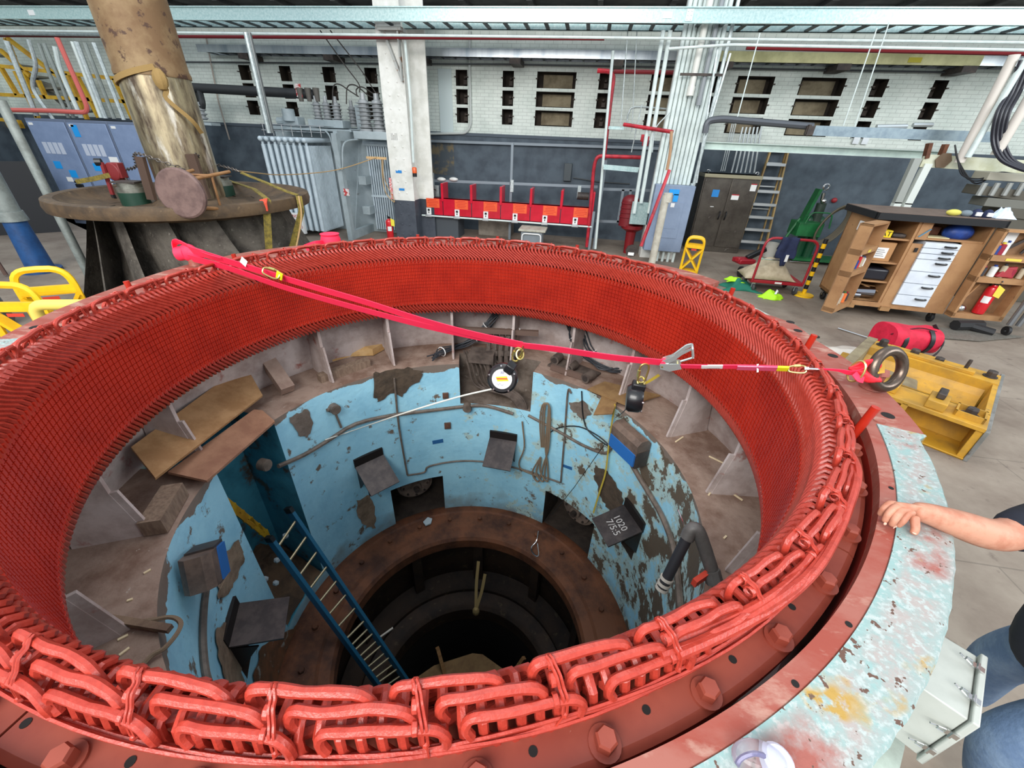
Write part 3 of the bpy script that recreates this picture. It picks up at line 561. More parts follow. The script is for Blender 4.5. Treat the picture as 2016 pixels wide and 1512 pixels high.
for pts, lb in (([(851, 868), (872, 864), (873, 871), (852, 875)], 'blue tape mark on the back pit wall'), ([(1108, 914), (1126, 920), (1126, 926), (1108, 919)], 'blue tape mark at right on the pit wall')):
    P = [atr(x, y, RP-.004) for x, y in pts]; b = MB(); b.slab(P[::-1], .002); b.build('tape_mark', M('dark_blue_tape', (38, 96, 150), .6), label=lb, cat='tape', group='tape marks on the pit wall')
# broken plaster patch with exposed concrete at the top of the back wall is part of the wall; timbers and boards on the ledge
def board(P, th, lb, nm='plywood_board', mat=osb, cat='board', group=None): m = MB(); m.slab(P, th); return m.build(nm, mat, label=lb, cat=cat, group=group)
board([atz(x, y, z) for x, y, z in ((258, 880, .38), (306, 941, .30), (517, 778, .2), (482, 716, .32))], .02, 'wide tan plywood board lying over the alcove at left', mat=M('tan_board', (176, 138, 96), .75, c2=(152, 114, 74), sc=5, bump=.1, bsc=60))
board([atz(x, y, z) for x, y, z in ((330, 929, .18), (407, 946, .16), (541, 829, .10), (517, 808, .14), (500, 806, .18))], .02, 'narrow reddish plywood board in front of the wide tan board', mat=M('reddish_board', (158, 118, 92), .75, c2=(138, 98, 76), sc=5, bump=.1, bsc=60))
board([atz(x, y, .10) for x, y in ((1156, 768), (1235, 800), (1300, 780), (1190, 753))][::-1], .015, 'thin brown panel on the ledge behind the right hanging block', mat=osb)
board([atz(x, y, .085) for x, y in ((1168, 818), (1205, 816), (1215, 790), (1185, 780))][::-1], .012, 'small brown panel sticking out over the pit at right', mat=osb)
def timber(p0, p1, w, h, lb, mat=None):
    b = MB(); b.beam(p0, p1, w, h); b.build('timber', mat or M('grey_timber', (138, 118, 100), .8, c2=(112, 92, 78), sc=5, stretch=(8, 8, 2)), label=lb, cat='timber', group='timbers on the pit ledge')
timber(atz(300, 1040, .13), atz(345, 965, .13), .13, .12, 'thick square timber below the boards on the left ledge')
timber(atz(628, 745, .10), atz(725, 712, .10), .1, .08, 'grey timber lying below the torn paper on the back ledge')
timber(atz(520, 700, .36), atz(567, 768, .12), .13, .1, 'pale timber beside the plywood boards', mat=M('pale_timber', (164, 142, 128), .8, c2=(140, 116, 104), sc=5))
timber(atz(140, 1206, .10), atz(335, 1238, .10), .035, .03, 'dusty brown bar lying across the lower left ledge', mat=M('dusty_bar', (132, 110, 90), .8, c2=(100, 80, 66), sc=6))
# torn kraft paper
pp = [atz(x, y, .07) for x, y in ((648, 690), (670, 680), (712, 670), (730, 688), (757, 688), (735, 700), (690, 702), (655, 712))]; cen = np.mean(pp, 0)
b = MB(); top = [p+Zv*random.uniform(.02, .10) for p in pp]; b.add(top+[cen+Zv*.12, cen+Zv*.05+(pp[2]-cen)*.4], [(k, (k+1) % 8, 8) for k in range(8)]); b.add([p for p in pp]+top, [(k, (k+1) % 8, 8+(k+1) % 8, 8+k) for k in range(8)])
b.build('kraft_paper', M('kraft_paper', (188, 148, 92), .7, c2=(204, 170, 120), sc=9), smooth=0, label='crumpled yellow brown paper on the back ledge of the pit', cat='paper')
# three phase lead tubes and cable bundles
r = thing('cable_riser', 'dusty bundle of old cable tubes rising from the broken niche, numbered bar on top', 'cable riser', atr(985, 740, 2.05))
dm = M('dusty_metal', (96, 84, 76), .8, c2=(66, 56, 50), sc=8, c3=(130, 118, 108), sc3=20, amt3=(.64, .7))
for k, x in enumerate((964, 976, 988, 1000, 1012)):
    b = MB(); b.tube(bez([atr(x+4, 648, 2.2), atr(x, 668, 2.12), atr(x-3, 700, 2.02), atr(x-2, 740, 1.98)], 16), .03, n=8); b.build('tube', dm, r)
    b = MB(); b.cyl(atr(x, 690, 2.05), atr(x-1, 700, 2.03), .042, n=10); b.build('clamp', dm, r)
b = MB(); b.beam(atr(898, 648, 2.15), atr(1060, 656, 2.15), .05, .06); b.build('number_bar', M('brown_bar', (104, 84, 74), .7), r)
for k, x in enumerate((997, 1010, 1024)):
    q = atr(x-1, 649, 2.118); e = pol(1, math.degrees(math.atan2(q[1], q[0])), 0); text(str(k+1), .05, 'number', white, r, frame4(q-e*.004, np.cross(-e, Zv)*-1, Zv))
b = MB()
for k in range(9):
    y0 = 690+random.uniform(-6, 6); b.tube(bez([atr(913+k*5, 690, 2.1), atr(922+k*8, 720, 1.95+.02*(k % 3)), atr(938+k*8, 760, 1.98), atr(1000+k*4, 780+k, 1.9), atr(1025+k*2, 810+k*3, 1.86)], 20), .013, n=6)
b.build('cable', dm, r)
b = MB(); b.box(atr(950, 700, 2.0), (.2, .3, .12), 1.6); b.build('terminal_block', dm, r)
def bundle(lb, pts, z, cnt, spread, rad=.008, col=(52, 56, 62)):
    r = thing('cable_bundle', lb, 'cable bundle', atz(*pts[len(pts)//2], z[len(pts)//2]), group='black control cables on the pit ledge'); cmx = M('control_cable', col, .5)
    for k in range(cnt):
        P = [atz(x, y, zz)+np.array([random.uniform(-1, 1), random.uniform(-1, 1), random.uniform(0, 1)])*spread for (x, y), zz in zip(pts, z)]
        b = MB(); b.tube(bez(P, 24), rad, n=6); b.build('cable', cmx, r)
    for q in (1, 2, len(pts)-2):
        P = atz(*pts[q], z[q]); t = atz(*pts[min(q+1, len(pts)-1)], z[min(q+1, len(pts)-1)])-P; b = MB(); b.lathe([(spread*1.1, -.006), (spread*1.25, 0), (spread*1.1, .006)], c=P+Zv*spread*.5, n=12, axis=t); b.build('cable_tie', white, r)
bundle('black cable bundle with white ties slanting down at the back of the pit', [(980, 622), (958, 645), (935, 668), (905, 684), (870, 696), (848, 708)], [.5, .36, .2, .12, .1, .1], 10, .05)
bundle('coiled black cables with white ties on the right ledge under the strap', [(1122, 642), (1128, 668), (1148, 700), (1180, 728), (1215, 730), (1230, 718), (1210, 712), (1165, 695), (1145, 650)], [.5, .32, .16, .1, .1, .12, .12, .22, .48], 8, .05)
# row of old rollers (brush gear) on the ledge
r = thing('roller_block', 'grimy block of three rollers on a bar at the right ledge', 'roller block', atz(1125, 715, .07))
for x, y in ((1096, 706), (1125, 722), (1158, 742)):
    q = atz(x, y, .13); d = pol(1, math.degrees(math.atan2(q[1], q[0]))-6, 0); b = MB(); b.cyl(q-d*.06, q+d*.08, .055, n=16); b.build('roller', dm, r); b = MB(); b.cyl(q-d*.065, q-d*.06, .035, n=12); b.build('end_cap', dark_steel, r)
b = MB(); b.beam(atz(1085, 722, .10), atz(1165, 748, .10), .04, .06); b.build('bar', M('brown_bar', (104, 84, 74)), r); b = MB(); b.beam(atz(1090, 712, .07), atz(1172, 744, .07), .26, .03); b.build('base', dm, r)
# ropes and hanging strap
rope_m = M('old_rope', (126, 108, 88), .85, bump=.3, bsc=200)
b = MB()
for k in range(3):
    b.tube(bez([atr(1066+k*3, 880, RP-.04), atr(1063+k*4, 830, RP-.05), atr(1068+k*3, 798, RP-.06), atr(1080, 797, RP-.06), atr(1083-k*2, 820, RP-.05), atr(1080-k*3, 880, RP-.05), atr(1070+k*4, 915, RP-.04), atr(1060+k*9, 948, RP-.05), atr(1048+k*8, 930, RP-.05), atr(1064, 900, RP-.04)], 50), .011, n=6)
b.build('coiled_rope', rope_m, label='coil of brown rope hanging on the pit wall', cat='rope')
b = MB(); b.tube(bez([atr(1028, 830, RP-.03), atr(1032, 880, RP-.04), atr(1022, 910, RP-.04), atr(1028, 925, RP-.05), atr(1060, 938, RP-.04)], 30), .01, n=6); b.build('loose_rope', rope_m, label='loose rope hanging left of the coiled rope', cat='rope')
yl = M('yellow_webbing', (196, 172, 60), .7)
b = MB(); P = bez([atr(1211, 796, 1.80), atr(1205, 830, 1.79), atr(1198, 880, 1.8), atr(1192, 930, 1.8), atr(1180, 970, 1.8), atr(1168, 1010, 1.78)], 30); b.strap(P, .03, (.3, -.8, .1)); b.build('yellow_strap', yl, label='yellow strap hanging down the right pit wall', cat='strap')
b = MB(); P = bez([atz(1298, 738, .35), atz(1275, 752, .25), atz(1245, 768, .15)], 16); b.strap(P, .03, Zv); b.build('yellow_strap', yl, label='yellow strap tied across the ledge behind the right hanging block', cat='strap')
b = MB(); b.tube([atr(1190, 875, 1.7), atr(1130, 960, 1.74), atr(1085, 1015, 1.8)], .004, n=5); b.build('thin_cable', black, label='thin black line slanting down the right pit wall', cat='cable')
# webbing loop hanging in the throat, bungee on the ring
b = MB(); Pt = atz(937, 1200, -3.0); P = [atz(942, 1105, -2.5), atz(938, 1150, -2.75), Pt]; b.strap(bez(P, 12), .04, Xv); P = [atz(955, 1130, -2.6), atz(948, 1165, -2.8), Pt]; b.strap(bez(P, 12), .04, Xv); b.ball(Pt-Zv*.04, (.05, .05, .07), 8, 6)
b.build('web_sling', M('old_webbing', (140, 118, 74), .8), label='old tan sling loop hanging into the dark hole', cat='sling')
b = MB(); b.tube(bez([atz(1060, 1045, -2.2), atz(1056, 1065, -2.3), atz(1046, 1078, -2.33), atz(1050, 1090, -2.33), atz(1060, 1094, -2.33), atz(1058, 1070, -2.28)], 30), .008, n=6); b.build('wire_loop', chrome, label='shiny wire loop on the brown ring below the right niche', cat='wire')
# blue ladder leaning in the pit
rung_m = M('rung_dull', (150, 140, 112), .4, .6)
lg = thing('extension_ladder', 'blue ladder with metal rungs leaning in the pit', 'ladder', (-1.0, -.2, -3.6))
TL, TR = atr(532, 1062, 1.80), atr(570, 1005, 1.80); u = TR-TL; BL = atz(778, 1395, -3.62); BR = atz(822, 1372, -3.62); lb_m = M('ladder_blue', (34, 98, 130), .5)
for a, b_ in ((TL, BL), (TR, BR)):
    m = MB(); m.beam(a, b_, .035, .08, np.cross(b_-a, u)); m.build('rail', lb_m, lg); m = MB(); m.beam(a-(b_-a)*.012, a+(b_-a)*.008, .04, .085, np.cross(b_-a, u)); m.build('end_cap', black, lg)
for k in range(14):
    t = (k+.6)/14.2; m = MB(); m.cyl(TL+(BL-TL)*t, TR+(BR-TR)*t, .013, n=8); m.build('rung', rung_m, lg)
for k in range(6): t = (k+7.95)/14.2; m = MB(); m.cyl(TL+(BL-TL)*t-np.array([0, 0, .07]), TR+(BR-TR)*t-np.array([0, 0, .07]), .013, n=8); m.build('rung', rung_m, lg)
# alcove: yellow stair stringer and rubble
yp = M('yellow_paint', (214, 170, 40), .55, c2=(190, 140, 40), sc=6)
ys = thing('yellow_bracket', 'yellow perforated stringer across the dark alcove', 'stringer', atr(480, 1010, 2.1))
A_, B_ = atr(440, 978, 2.2), atr(522, 1045, 2.2); d = B_-A_; m = MB(); m.beam(A_, B_, .02, .03); off = np.array([0, 0, -.13]); m.beam(A_+off, B_+off, .02, .03); m.build('rail', yp, ys)
for k in range(6): m = MB(); q = A_+d*(k/5); m.beam(q, q+off, .02, .05, d); m.build('web', yp, ys)
rub = M('rubble', (96, 74, 54), .9, c2=(64, 50, 38), sc=5, bump=.5, bsc=10)
m = MB(); m.sheet(lambda a, b: pol(1.86+.58*b, 170+19.5*a, -2.19+.3*b+.28*b*math.sin(a*PI)*random.uniform(.5, 1.1)+.03*random.random()), 14, 12); m.build('rubble_heap', rub, kind='stuff', label='brown rubble heap on the alcove floor', cat='rubble')
for k, (x, y) in enumerate(((545, 1103), (543, 1148), (522, 1140), (562, 1055))): m = MB(); q = atr(x, y, 1.95); m.ball(q, (.035, .03, .03), 6, 4); m.build('pale_stone', M('pale_chip', (176, 190, 196), .8), label='pale stone on the brown rubble in the alcove', cat='stone', group='pale stones in the alcove')
# grey pipe with ball valve at right
vp = thing('drain_pipe', 'grey drain pipe elbow with valve and red handle at the right ledge', 'pipe', atz(1385, 1090, .06)); pg = M('pipe_grey', (96, 94, 92), .5, c2=(80, 78, 76), sc=10)
E0 = atz(1366, 1040, .42); m = MB(); m.tube(bez([atz(1400, 1118, .2), atz(1386, 1075, .33), atz(1374, 1045, .42), atz(1362, 1042, .42), atz(1352, 1060, .36)], 20), .040, n=14); m.build('elbow', pg, vp)
m = MB(); m.tube([atz(1356, 1052, .38), atz(1302, 1160, .0)], .032, n=12); m.build('hose', M('black_hose', (44, 44, 48), .5), vp)
for t in (.80, .9, .98): q = atz(1356, 1052, .38); w_ = atz(1302, 1160, .0); m = MB(); m.cyl(q+(w_-q)*(t-.02), q+(w_-q)*(t+.02), .040, n=14); m.build('white_clamp', M('pvc_white', (196, 190, 178), .5), vp)
m = MB(); m.cyl(atz(1398, 1112, .21), atz(1410, 1160, .1), .022, n=10); m.cyl(atz(1400, 1122, .19), atz(1407, 1148, .13), .05, n=8); m.build('valve_body', pg, vp)
m = MB(); m.beam(atz(1392, 1130, .17), atz(1366, 1148, .17), .03, .05); m.build('valve_handle', M('valve_red', (206, 70, 50), .5), vp)
m = MB(); m.tube(bez([atz(1335, 1004, .2), atz(1345, 1030, .22), atz(1352, 1056, .3), atz(1366, 1062, .35)], 12), .006, n=5); m.build('white_wire', chrome, vp)
# coil of wire and rods on lower left ledge
m = MB(); m.tube(bez([atz(x, y, .09) for x, y in ((150, 1206), (220, 1226), (290, 1222), (335, 1215), (355, 1225), (350, 1245), (325, 1275), (300, 1290), (280, 1310))], 40), .012, n=6); m.build('bent_cable', rope_m, label='bent cable and hook end on the lower left ledge', cat='cable')
for k, (x0, y0, x1, y1) in enumerate(((212, 1056, 252, 1038), (283, 1129, 297, 1121), (250, 1183, 261, 1179), (232, 1260, 252, 1250), (235, 1290, 255, 1275), (1440, 970, 1462, 985), (1395, 975, 1405, 960), (1396, 898, 1425, 912), (1425, 1060, 1430, 1055), (1330, 870, 1345, 860))):
    m = MB(); m.beam(atz(x0, y0, .066), atz(x1, y1, .066), .012, .008); m.build('wood_splinter', M('splinter', (222, 204, 168), .8), label='pale wood splinter on the dusty pit ledge', cat='splinter', group='splinters on the pit ledge')
# ================================================================ back wall with its bays of openings
YW = 10.0
wm = M('wall_white_brick', (226, 234, 226), .7, c2=(208, 218, 210), sc=1.5, c3=(160, 164, 158), sc3=14, amt3=(.68, .74), brick=(.22, .075, .006, (0, 2)), bump=.08, bsc=25)
zsplit(wm, 2.43, (84, 96, 106), (66, 76, 86), width=.008)
cols = [(335, 358), (389, 413), (469, 491), (549, 571), (634, 658), (717, 741), (813, 829), (897, 920), (990, 1012), (1058, 1135), (1181, 1205), (1283, 1345), (1395, 1418), (1453, 1526), (1579, 1667), (1722, 1750), (1840, 1868)]
yt = lambda x: 126 + (x-340)*.0215
cx_ = [tuple(aty(x, yt(x)+3, YW)[0] for x in c) for c in cols]
cx_ = [(-11.5, -11.15), (-10.3, -9.95)] + cx_
rows = [(3.43, 3.757), (3.045, 3.363), (2.645, 2.977)]
XS = sorted([-17, 17] + [v for c in cx_ for v in c]); ZZ = sorted([0, 7.5] + [v for r_ in rows for v in r_])
w = MB(); rec = MB(); pan = MB(); hw = MB()
for x0, x1 in zip(XS, XS[1:]):
    for z0, z1 in zip(ZZ, ZZ[1:]):
        isop = any(abs(c[0]-x0) < 1e-6 and abs(c[1]-x1) < 1e-6 for c in cx_) and any(abs(r_[0]-z0) < 1e-6 for r_ in rows)
        if not isop: w.add([(x0, YW, z0), (x1, YW, z0), (x1, YW, z1), (x0, YW, z1)], [(0, 1, 2, 3)])
        else:
            d = .34; D = YW+d
            rec.add([(x0, YW, z0), (x1, YW, z0), (x1, D, z0), (x0, D, z0), (x0, YW, z1), (x1, YW, z1), (x1, D, z1), (x0, D, z1)], [(0, 1, 2, 3), (7, 6, 5, 4), (0, 3, 7, 4), (1, 5, 6, 2), (3, 2, 6, 7)])
            if x1-x0 > .45: pan.b2((x0+.13, D-.05, z0+.03), (x1-.09, D-.01, z1-.03))
            else:
                hw.box(((x0+x1)/2+.03, D-.06, z0+.1), (.09, .1, .1)); hw.box(((x0+x1)/2+.02, D-.06, z0+.2), (.05, .08, .05))
            for s in (-1, 1): hw.box((x0 if s < 0 else x1, YW-.03, (z0+z1)/2+.02), (.05, .07, .02))
w.build('wall_back', wm, local=True, kind='structure', smooth=0)
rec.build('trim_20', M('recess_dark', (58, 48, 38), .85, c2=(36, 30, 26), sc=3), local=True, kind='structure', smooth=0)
pan.build('trim_21', M('recess_panel', (150, 138, 112), .8, c2=(112, 100, 78), sc=2.5), local=True, kind='structure', smooth=0)
hw.build('trim_22', M('recess_iron', (70, 60, 52), .7), local=True, kind='structure', smooth=0)
b = MB(); b.b2((-15, YW-.03, 2.36), (16, YW-.001, 2.42)); b.build('trim_23', M('wall_band', (76, 86, 96), .7), local=True, kind='structure')
b = MB(); b.add([(-17, -11, 0), (-17, YW, 0), (-17, YW, 7.5), (-17, -11, 7.5)], [(0, 1, 2, 3)]); b.build('wall_left', wm, local=True, kind='structure')
b = MB(); b.add([(17, -11, 0), (17, YW, 0), (17, YW, 7.5), (17, -11, 7.5)], [(3, 2, 1, 0)]); b.build('wall_right', wm, local=True, kind='structure')
# upper deck: dark underside of a gallery above the trays
b = MB(); b.b2((-17, 9.2, 4.95), (17, 10, 5.1))
for k in range(22): b.b2((-16+1.5*k, 9.2, 4.86), (-15.88+1.5*k, 10, 4.95))
b.b2((-17, 9.1, 4.9), (17, 9.2, 6.2)); b.build('ceiling_gallery', M('gallery_dark', (60, 60, 62), .8, c2=(92, 92, 92), sc=2), local=True, kind='structure', smooth=0)
def pipe(lb, pts, Y, r, mat=steel, nm='conduit', cat='conduit', group=None, n=0, parent=None):
    P = [aty(x, y, Y if np.isscalar(Y) else Y[k]) for k, (x, y) in enumerate(pts)]
    if len(P) > 2: P = bez(P, n) if n else rnd(P, min(4*r+.03, .2))
    b = MB(); b.tube(P, r, n=8); return b.build(nm, mat, parent=parent, label=lb, cat=cat, group=group)
def rnd(P, rad):   # polyline with rounded elbows
    out = [P[0]]
    for a, b, c in zip(P, P[1:], P[2:]):
        u = (a-b)/np.linalg.norm(a-b); v = (c-b)/np.linalg.norm(c-b); q = min(rad, np.linalg.norm(a-b)*.45, np.linalg.norm(c-b)*.45)
        for t in (0, .25, .5, .75, 1): out.append((b+u*q)*(1-t)**2 + 2*t*(1-t)*b + (b+v*q)*t*t)
    return out + [P[-1]]
white_p = M('white_steel_paint', (232, 232, 226), .5, c2=(214, 214, 206), sc=4, c3=(146, 104, 76), sc3=9, amt3=(.7, .76))
grey_p = M('grey_steel_paint', (74, 80, 90), .5, c2=(62, 68, 78), sc=5)
red_p = M('fire_pipe_red', (196, 40, 56), .4, c2=(150, 28, 40), sc=5)
dred_p = M('dark_red_pipe', (122, 26, 34), .45)
lgt = M('light_grey_paint', (216, 228, 224), .45, c2=(200, 212, 210), sc=5)
alu = M('mottled_galvanized', (158, 190, 190), .38, .45, c2=(196, 216, 214), sc=26, amt=(.35, .65))
# main cable tray
tr_ = thing('cable_tray', 'big galvanized ladder cable tray spanning the top of the picture', 'cable tray', (-1, 7.7, 4.2))
b = MB()
for yy in (7.70, 8.34): b.b2((-15, yy, 4.225), (15, yy+.012, 4.445)); b.b2((-15, yy-.03 if yy < 8 else yy, 4.43), (15, yy+.03, 4.447)); b.b2((-15, yy-.03 if yy < 8 else yy, 4.223), (15, yy+.03, 4.238))
b.build('side_rail', alu, tr_, smooth=0)
for k in range(62):
    b = MB(); x = -13.6+.4*k; b.b2((x-.035, 7.71, 4.235), (x+.035, 8.34, 4.262)); b.build('rung', M('rung_steel', (78, 84, 86), .5, .5), tr_, smooth=0)
for x in (260/1, 0):
    pass
for px in (300, 1358):
    q = aty(px, 28, 7.69); b = MB(); b.b2((q[0]-.06, 7.682, 4.25), (q[0]+.06, 7.699, 4.42)); 
    for i in (-1, 1):
        for j in (-1, 0, 1): b.cyl((q[0]+i*.03, 7.684, 4.335+j*.055), (q[0]+i*.03, 7.674, 4.335+j*.055), .01, n=6)
    b.build('splice_plate', lgt, tr_)
for k, (px, w_) in enumerate(((1315, 12), (62, 9))):
    q = aty(px, 27, 7.69); b = MB(); b.b2((q[0]-.08, 7.69, 4.29), (q[0]+.08, 7.70, 4.38)); b.build('white_sticker', white, tr_)
for k in range(3):
    b = MB(); b.tube(bez([(-12+q*1.5, 7.85+.12*k+random.uniform(-.03, .03), 4.285+.02*random.random()) for q in range(18)], 60), .014, n=5); b.build('tray_cable', black, label='black cable lying in the big cable tray, %s' % ('nearest the front rail', 'in the middle of the tray', 'near the back rail')[k], cat='cable', group='cables in the big tray')
b = MB(); b.b2((-15, 8.42, 4.28), (15, 8.46, 4.6)); b.build('cable_tray_beam', M('beam_grey', (116, 120, 122), .6), label='grey steel beam running right behind the big cable tray', cat='beam')
pipe('white conduit running just below the big cable tray', [(-10, 60), (2030, 84)], 7.75, .022, lgt, group='conduits under the big tray')
pipe('dark red sprinkler pipe along the underside of the big tray', [(-10, 70), (700, 74), (1190, 76)], 8.0, .03, dred_p, nm='sprinkler_pipe', cat='pipe')
pipe('grey conduit just under the red sprinkler pipe at left', [(-10, 66), (210, 69)], 7.9, .03, steel, group='conduits under the big tray')
pipe('second white conduit below the tray at right', [(1316, 96), (1440, 88), (2030, 99)], 7.6, .022, lgt, group='conduits under the big tray')
pipe('dark red pipe below the conduits at upper right', [(1470, 93), (2030, 105)], 7.9, .04, dred_p, nm='sprinkler_pipe', cat='pipe')
# second tray against the wall
t2 = thing('cable_tray', 'shiny cable tray on brackets close to the back wall', 'cable tray', (0, 9.5, 3.9))
b = MB(); b.b2((-9.5, 9.46, 3.94), (9.5, 9.475, 4.1)); b.b2((-9.5, 9.9, 3.94), (9.5, 9.91, 4.1)); b.build('side_rail', M('shiny_galvanized', (196, 202, 206), .25, .7, c2=(150, 160, 168), sc=2, stretch=(1, .1, .1)), t2, smooth=0)
for k in range(60): b = MB(); x = -9.3+.31*k; b.b2((x-.02, 9.48, 3.945), (x+.02, 9.9, 3.965)); b.build('rung', MATS['rung_steel'], t2, smooth=0)
for k in range(8):
    x = -8.2+2.32*k; b = MB(); b.b2((x-.13, 9.40, 3.82), (x+.13, 9.98, 3.93)); b.build('support_bracket', dark_steel, t2, smooth=0)
for q in range(3):
    b = MB(); b.b2((-9, 9.55+.12*q, 3.965), (9, 9.60+.12*q, 4.01)); b.build('tray_cable', black, label='black cable run in the wall tray, %s' % ('front', 'middle', 'rear')[q], cat='cable', group='cables in the wall tray')
pipe('thin grey pipe along the top of the back wall openings', [(330, 122), (1000, 127), (1900, 143)], 9.9, .018, M('dark_pipe', (70, 74, 76), .6))
# riveted white column
co = thing('riveted_column', 'white riveted steel column with dark grey foot and blue tape', 'column', (-3.7, 8.2, 0))
def split_box(nm, a, b_, par):
    a = np.array(a); b_ = np.array(b_); m = MB(); lo = b_.copy(); lo[2] = .93; m.mat(1).b2(a, lo); up_ = a.copy(); up_[2] = .93; m.mat(0).b2(up_, b_); m.build(nm, [white_p, grey_p], par, smooth=0)
split_box('front_plate', (-3.98, 8.1, 0), (-3.42, 8.13, 4.9), co)
split_box('web', (-3.93, 8.13, 0), (-3.90, 8.6, 4.9), co); split_box('web', (-3.50, 8.13, 0), (-3.47, 8.6, 4.9), co)
split_box('back_plate', (-4.0, 8.6, 0), (-3.1, 8.64, 4.9), co)
for k in range(17):
    z = .12+.245*k
    if z > 4.1: break
    for x in (-3.80, -3.60):
        b = MB(); b.ball((x, 8.1, z), (.022, .016, .022), 8, 5); b.build('rivet', grey_p if z < .93 else white_p, co)
b = MB(); q = aty(775, 118, 8.05); b.beam((q[0]-.15, 8.08, 4.1), (q[0]+.15, 8.08, 3.35), .05, .14, Yv); b.beam((q[0]+.16, 8.08, 4.2), (q[0]+.16, 8.08, 3.3), .03, .2, Yv); b.beam((q[0]-.25, 8.08, 4.17), (q[0]+.25, 8.08, 4.17), .3, .06); b.build('tray_bracket', M('rusty_white', (170, 172, 168), .6, c2=(126, 84, 56), sc=5, amt=(.55, .62)), co)
for (x, y, w_, h_, lb) in ((785, 338, .15, .06, 'upper'), (791, 373, .14, .05, 'lower')):
    q = aty(x, y, 8.097); b = MB(); b.b2((q[0]-w_/2, 8.094, q[2]-h_/2), (q[0]+w_/2, 8.0985, q[2]+h_/2)); b.build('blue_tape', tape, co)
pipe('white conduit running down the riveted column to an orange lamp', [(797, 78), (808, 200), (814, 320)], 8.04, .03, lgt, n=0)
q = aty(816, 336, 8.04); bl = thing('beacon_lamp', 'small orange warning lamp on the column conduit', 'lamp', q); b = MB(); b.lathe([(.0, .08), (.045, .07), (.055, .05), (.055, -.05), (0, -.05)], c=q, n=14); b.build('lens', M('amber', (226, 96, 40), .25), bl); b = MB(); b.cyl(q-Zv*.05, q-Zv*.13, .05, n=12); b.build('base', black, bl)
# fire extinguisher by the column
def extinguisher(lb, base, h=.5, r=.075, tilt=None, tagc=(230, 214, 60)):
    t = thing('fire_extinguisher', lb, 'fire extinguisher', base); rm = M('extinguisher_red', (206, 26, 38), .3, coat=.4)
    ax = np.array(tilt if tilt is not None else (0, 0, 1.)); ax = ax/np.linalg.norm(ax); base = np.array(base, float)
    b = MB(); b.lathe([(0, 0), (r*.9, 0), (r, .02), (r, h*.72), (r*.85, h*.79), (r*.4, h*.83), (r*.35, h*.86), (0, h*.86)], c=base, n=20, axis=ax); b.build('cylinder', rm, t)
    top = base+ax*h*.86; u, v, d = frame_of(ax); b = MB(); b.cyl(top, top+ax*h*.06, r*.3, n=8); b.beam(top+ax*h*.06-u*r*.3, top+ax*h*.14+u*r*1.0, .02, .012, v); b.beam(top+ax*h*.05, top+ax*h*.06+u*r*.9, .02, .012, v); b.build('valve_head', black, t)
    b = MB(); b.tube(bez([top+ax*h*.04, top-u*r*1.1, base-u*r*1.15+ax*h*.45, base-u*r*1.12+ax*h*.15], 16), .012, n=6); b.build('hose', rubber, t)
    tw = CAM-base; tw = tw-ax*(tw@ax); tw /= np.linalg.norm(tw); sd = np.cross(ax, tw); b = MB(); b.sheet(lambda p, q: base+ax*(h*.34+h*.2*q)+r*1.02*(tw*math.cos((p-.5)*1.2)+sd*math.sin((p-.5)*1.2)), 8, 1); b.build('label_panel', white, t)
    b = MB(); b.slab([top+sd*r*.5+ax*.02+tw*r*.9, top+sd*r*1.6-ax*.03+tw*r*.8, top+sd*r*1.5-ax*h*.32+tw*r*1.0, top+sd*r*.5-ax*h*.28+tw*r*1.06][::-1], .004); b.build('tag', M('tag_%d' % tagc[2], tagc, .6), t); return t
extinguisher('red fire extinguisher with yellow tag at the foot of the white column', (-4.12, 8.02, 0.02), .55, .085)
b = MB(); q = aty(770, 370, 8.06); b.b2((q[0]-.03, 8.05, q[2]-.25), (q[0]+.03, 8.06, q[2]+.22)); b.build('extinguisher_sign', M('sign_red_white', (214, 60, 66), .5, c2=(230, 220, 216), sc=22, amt=(.5, .52), stretch=(1, 1, 3)), label='narrow red sign on the left side of the column', cat='sign')
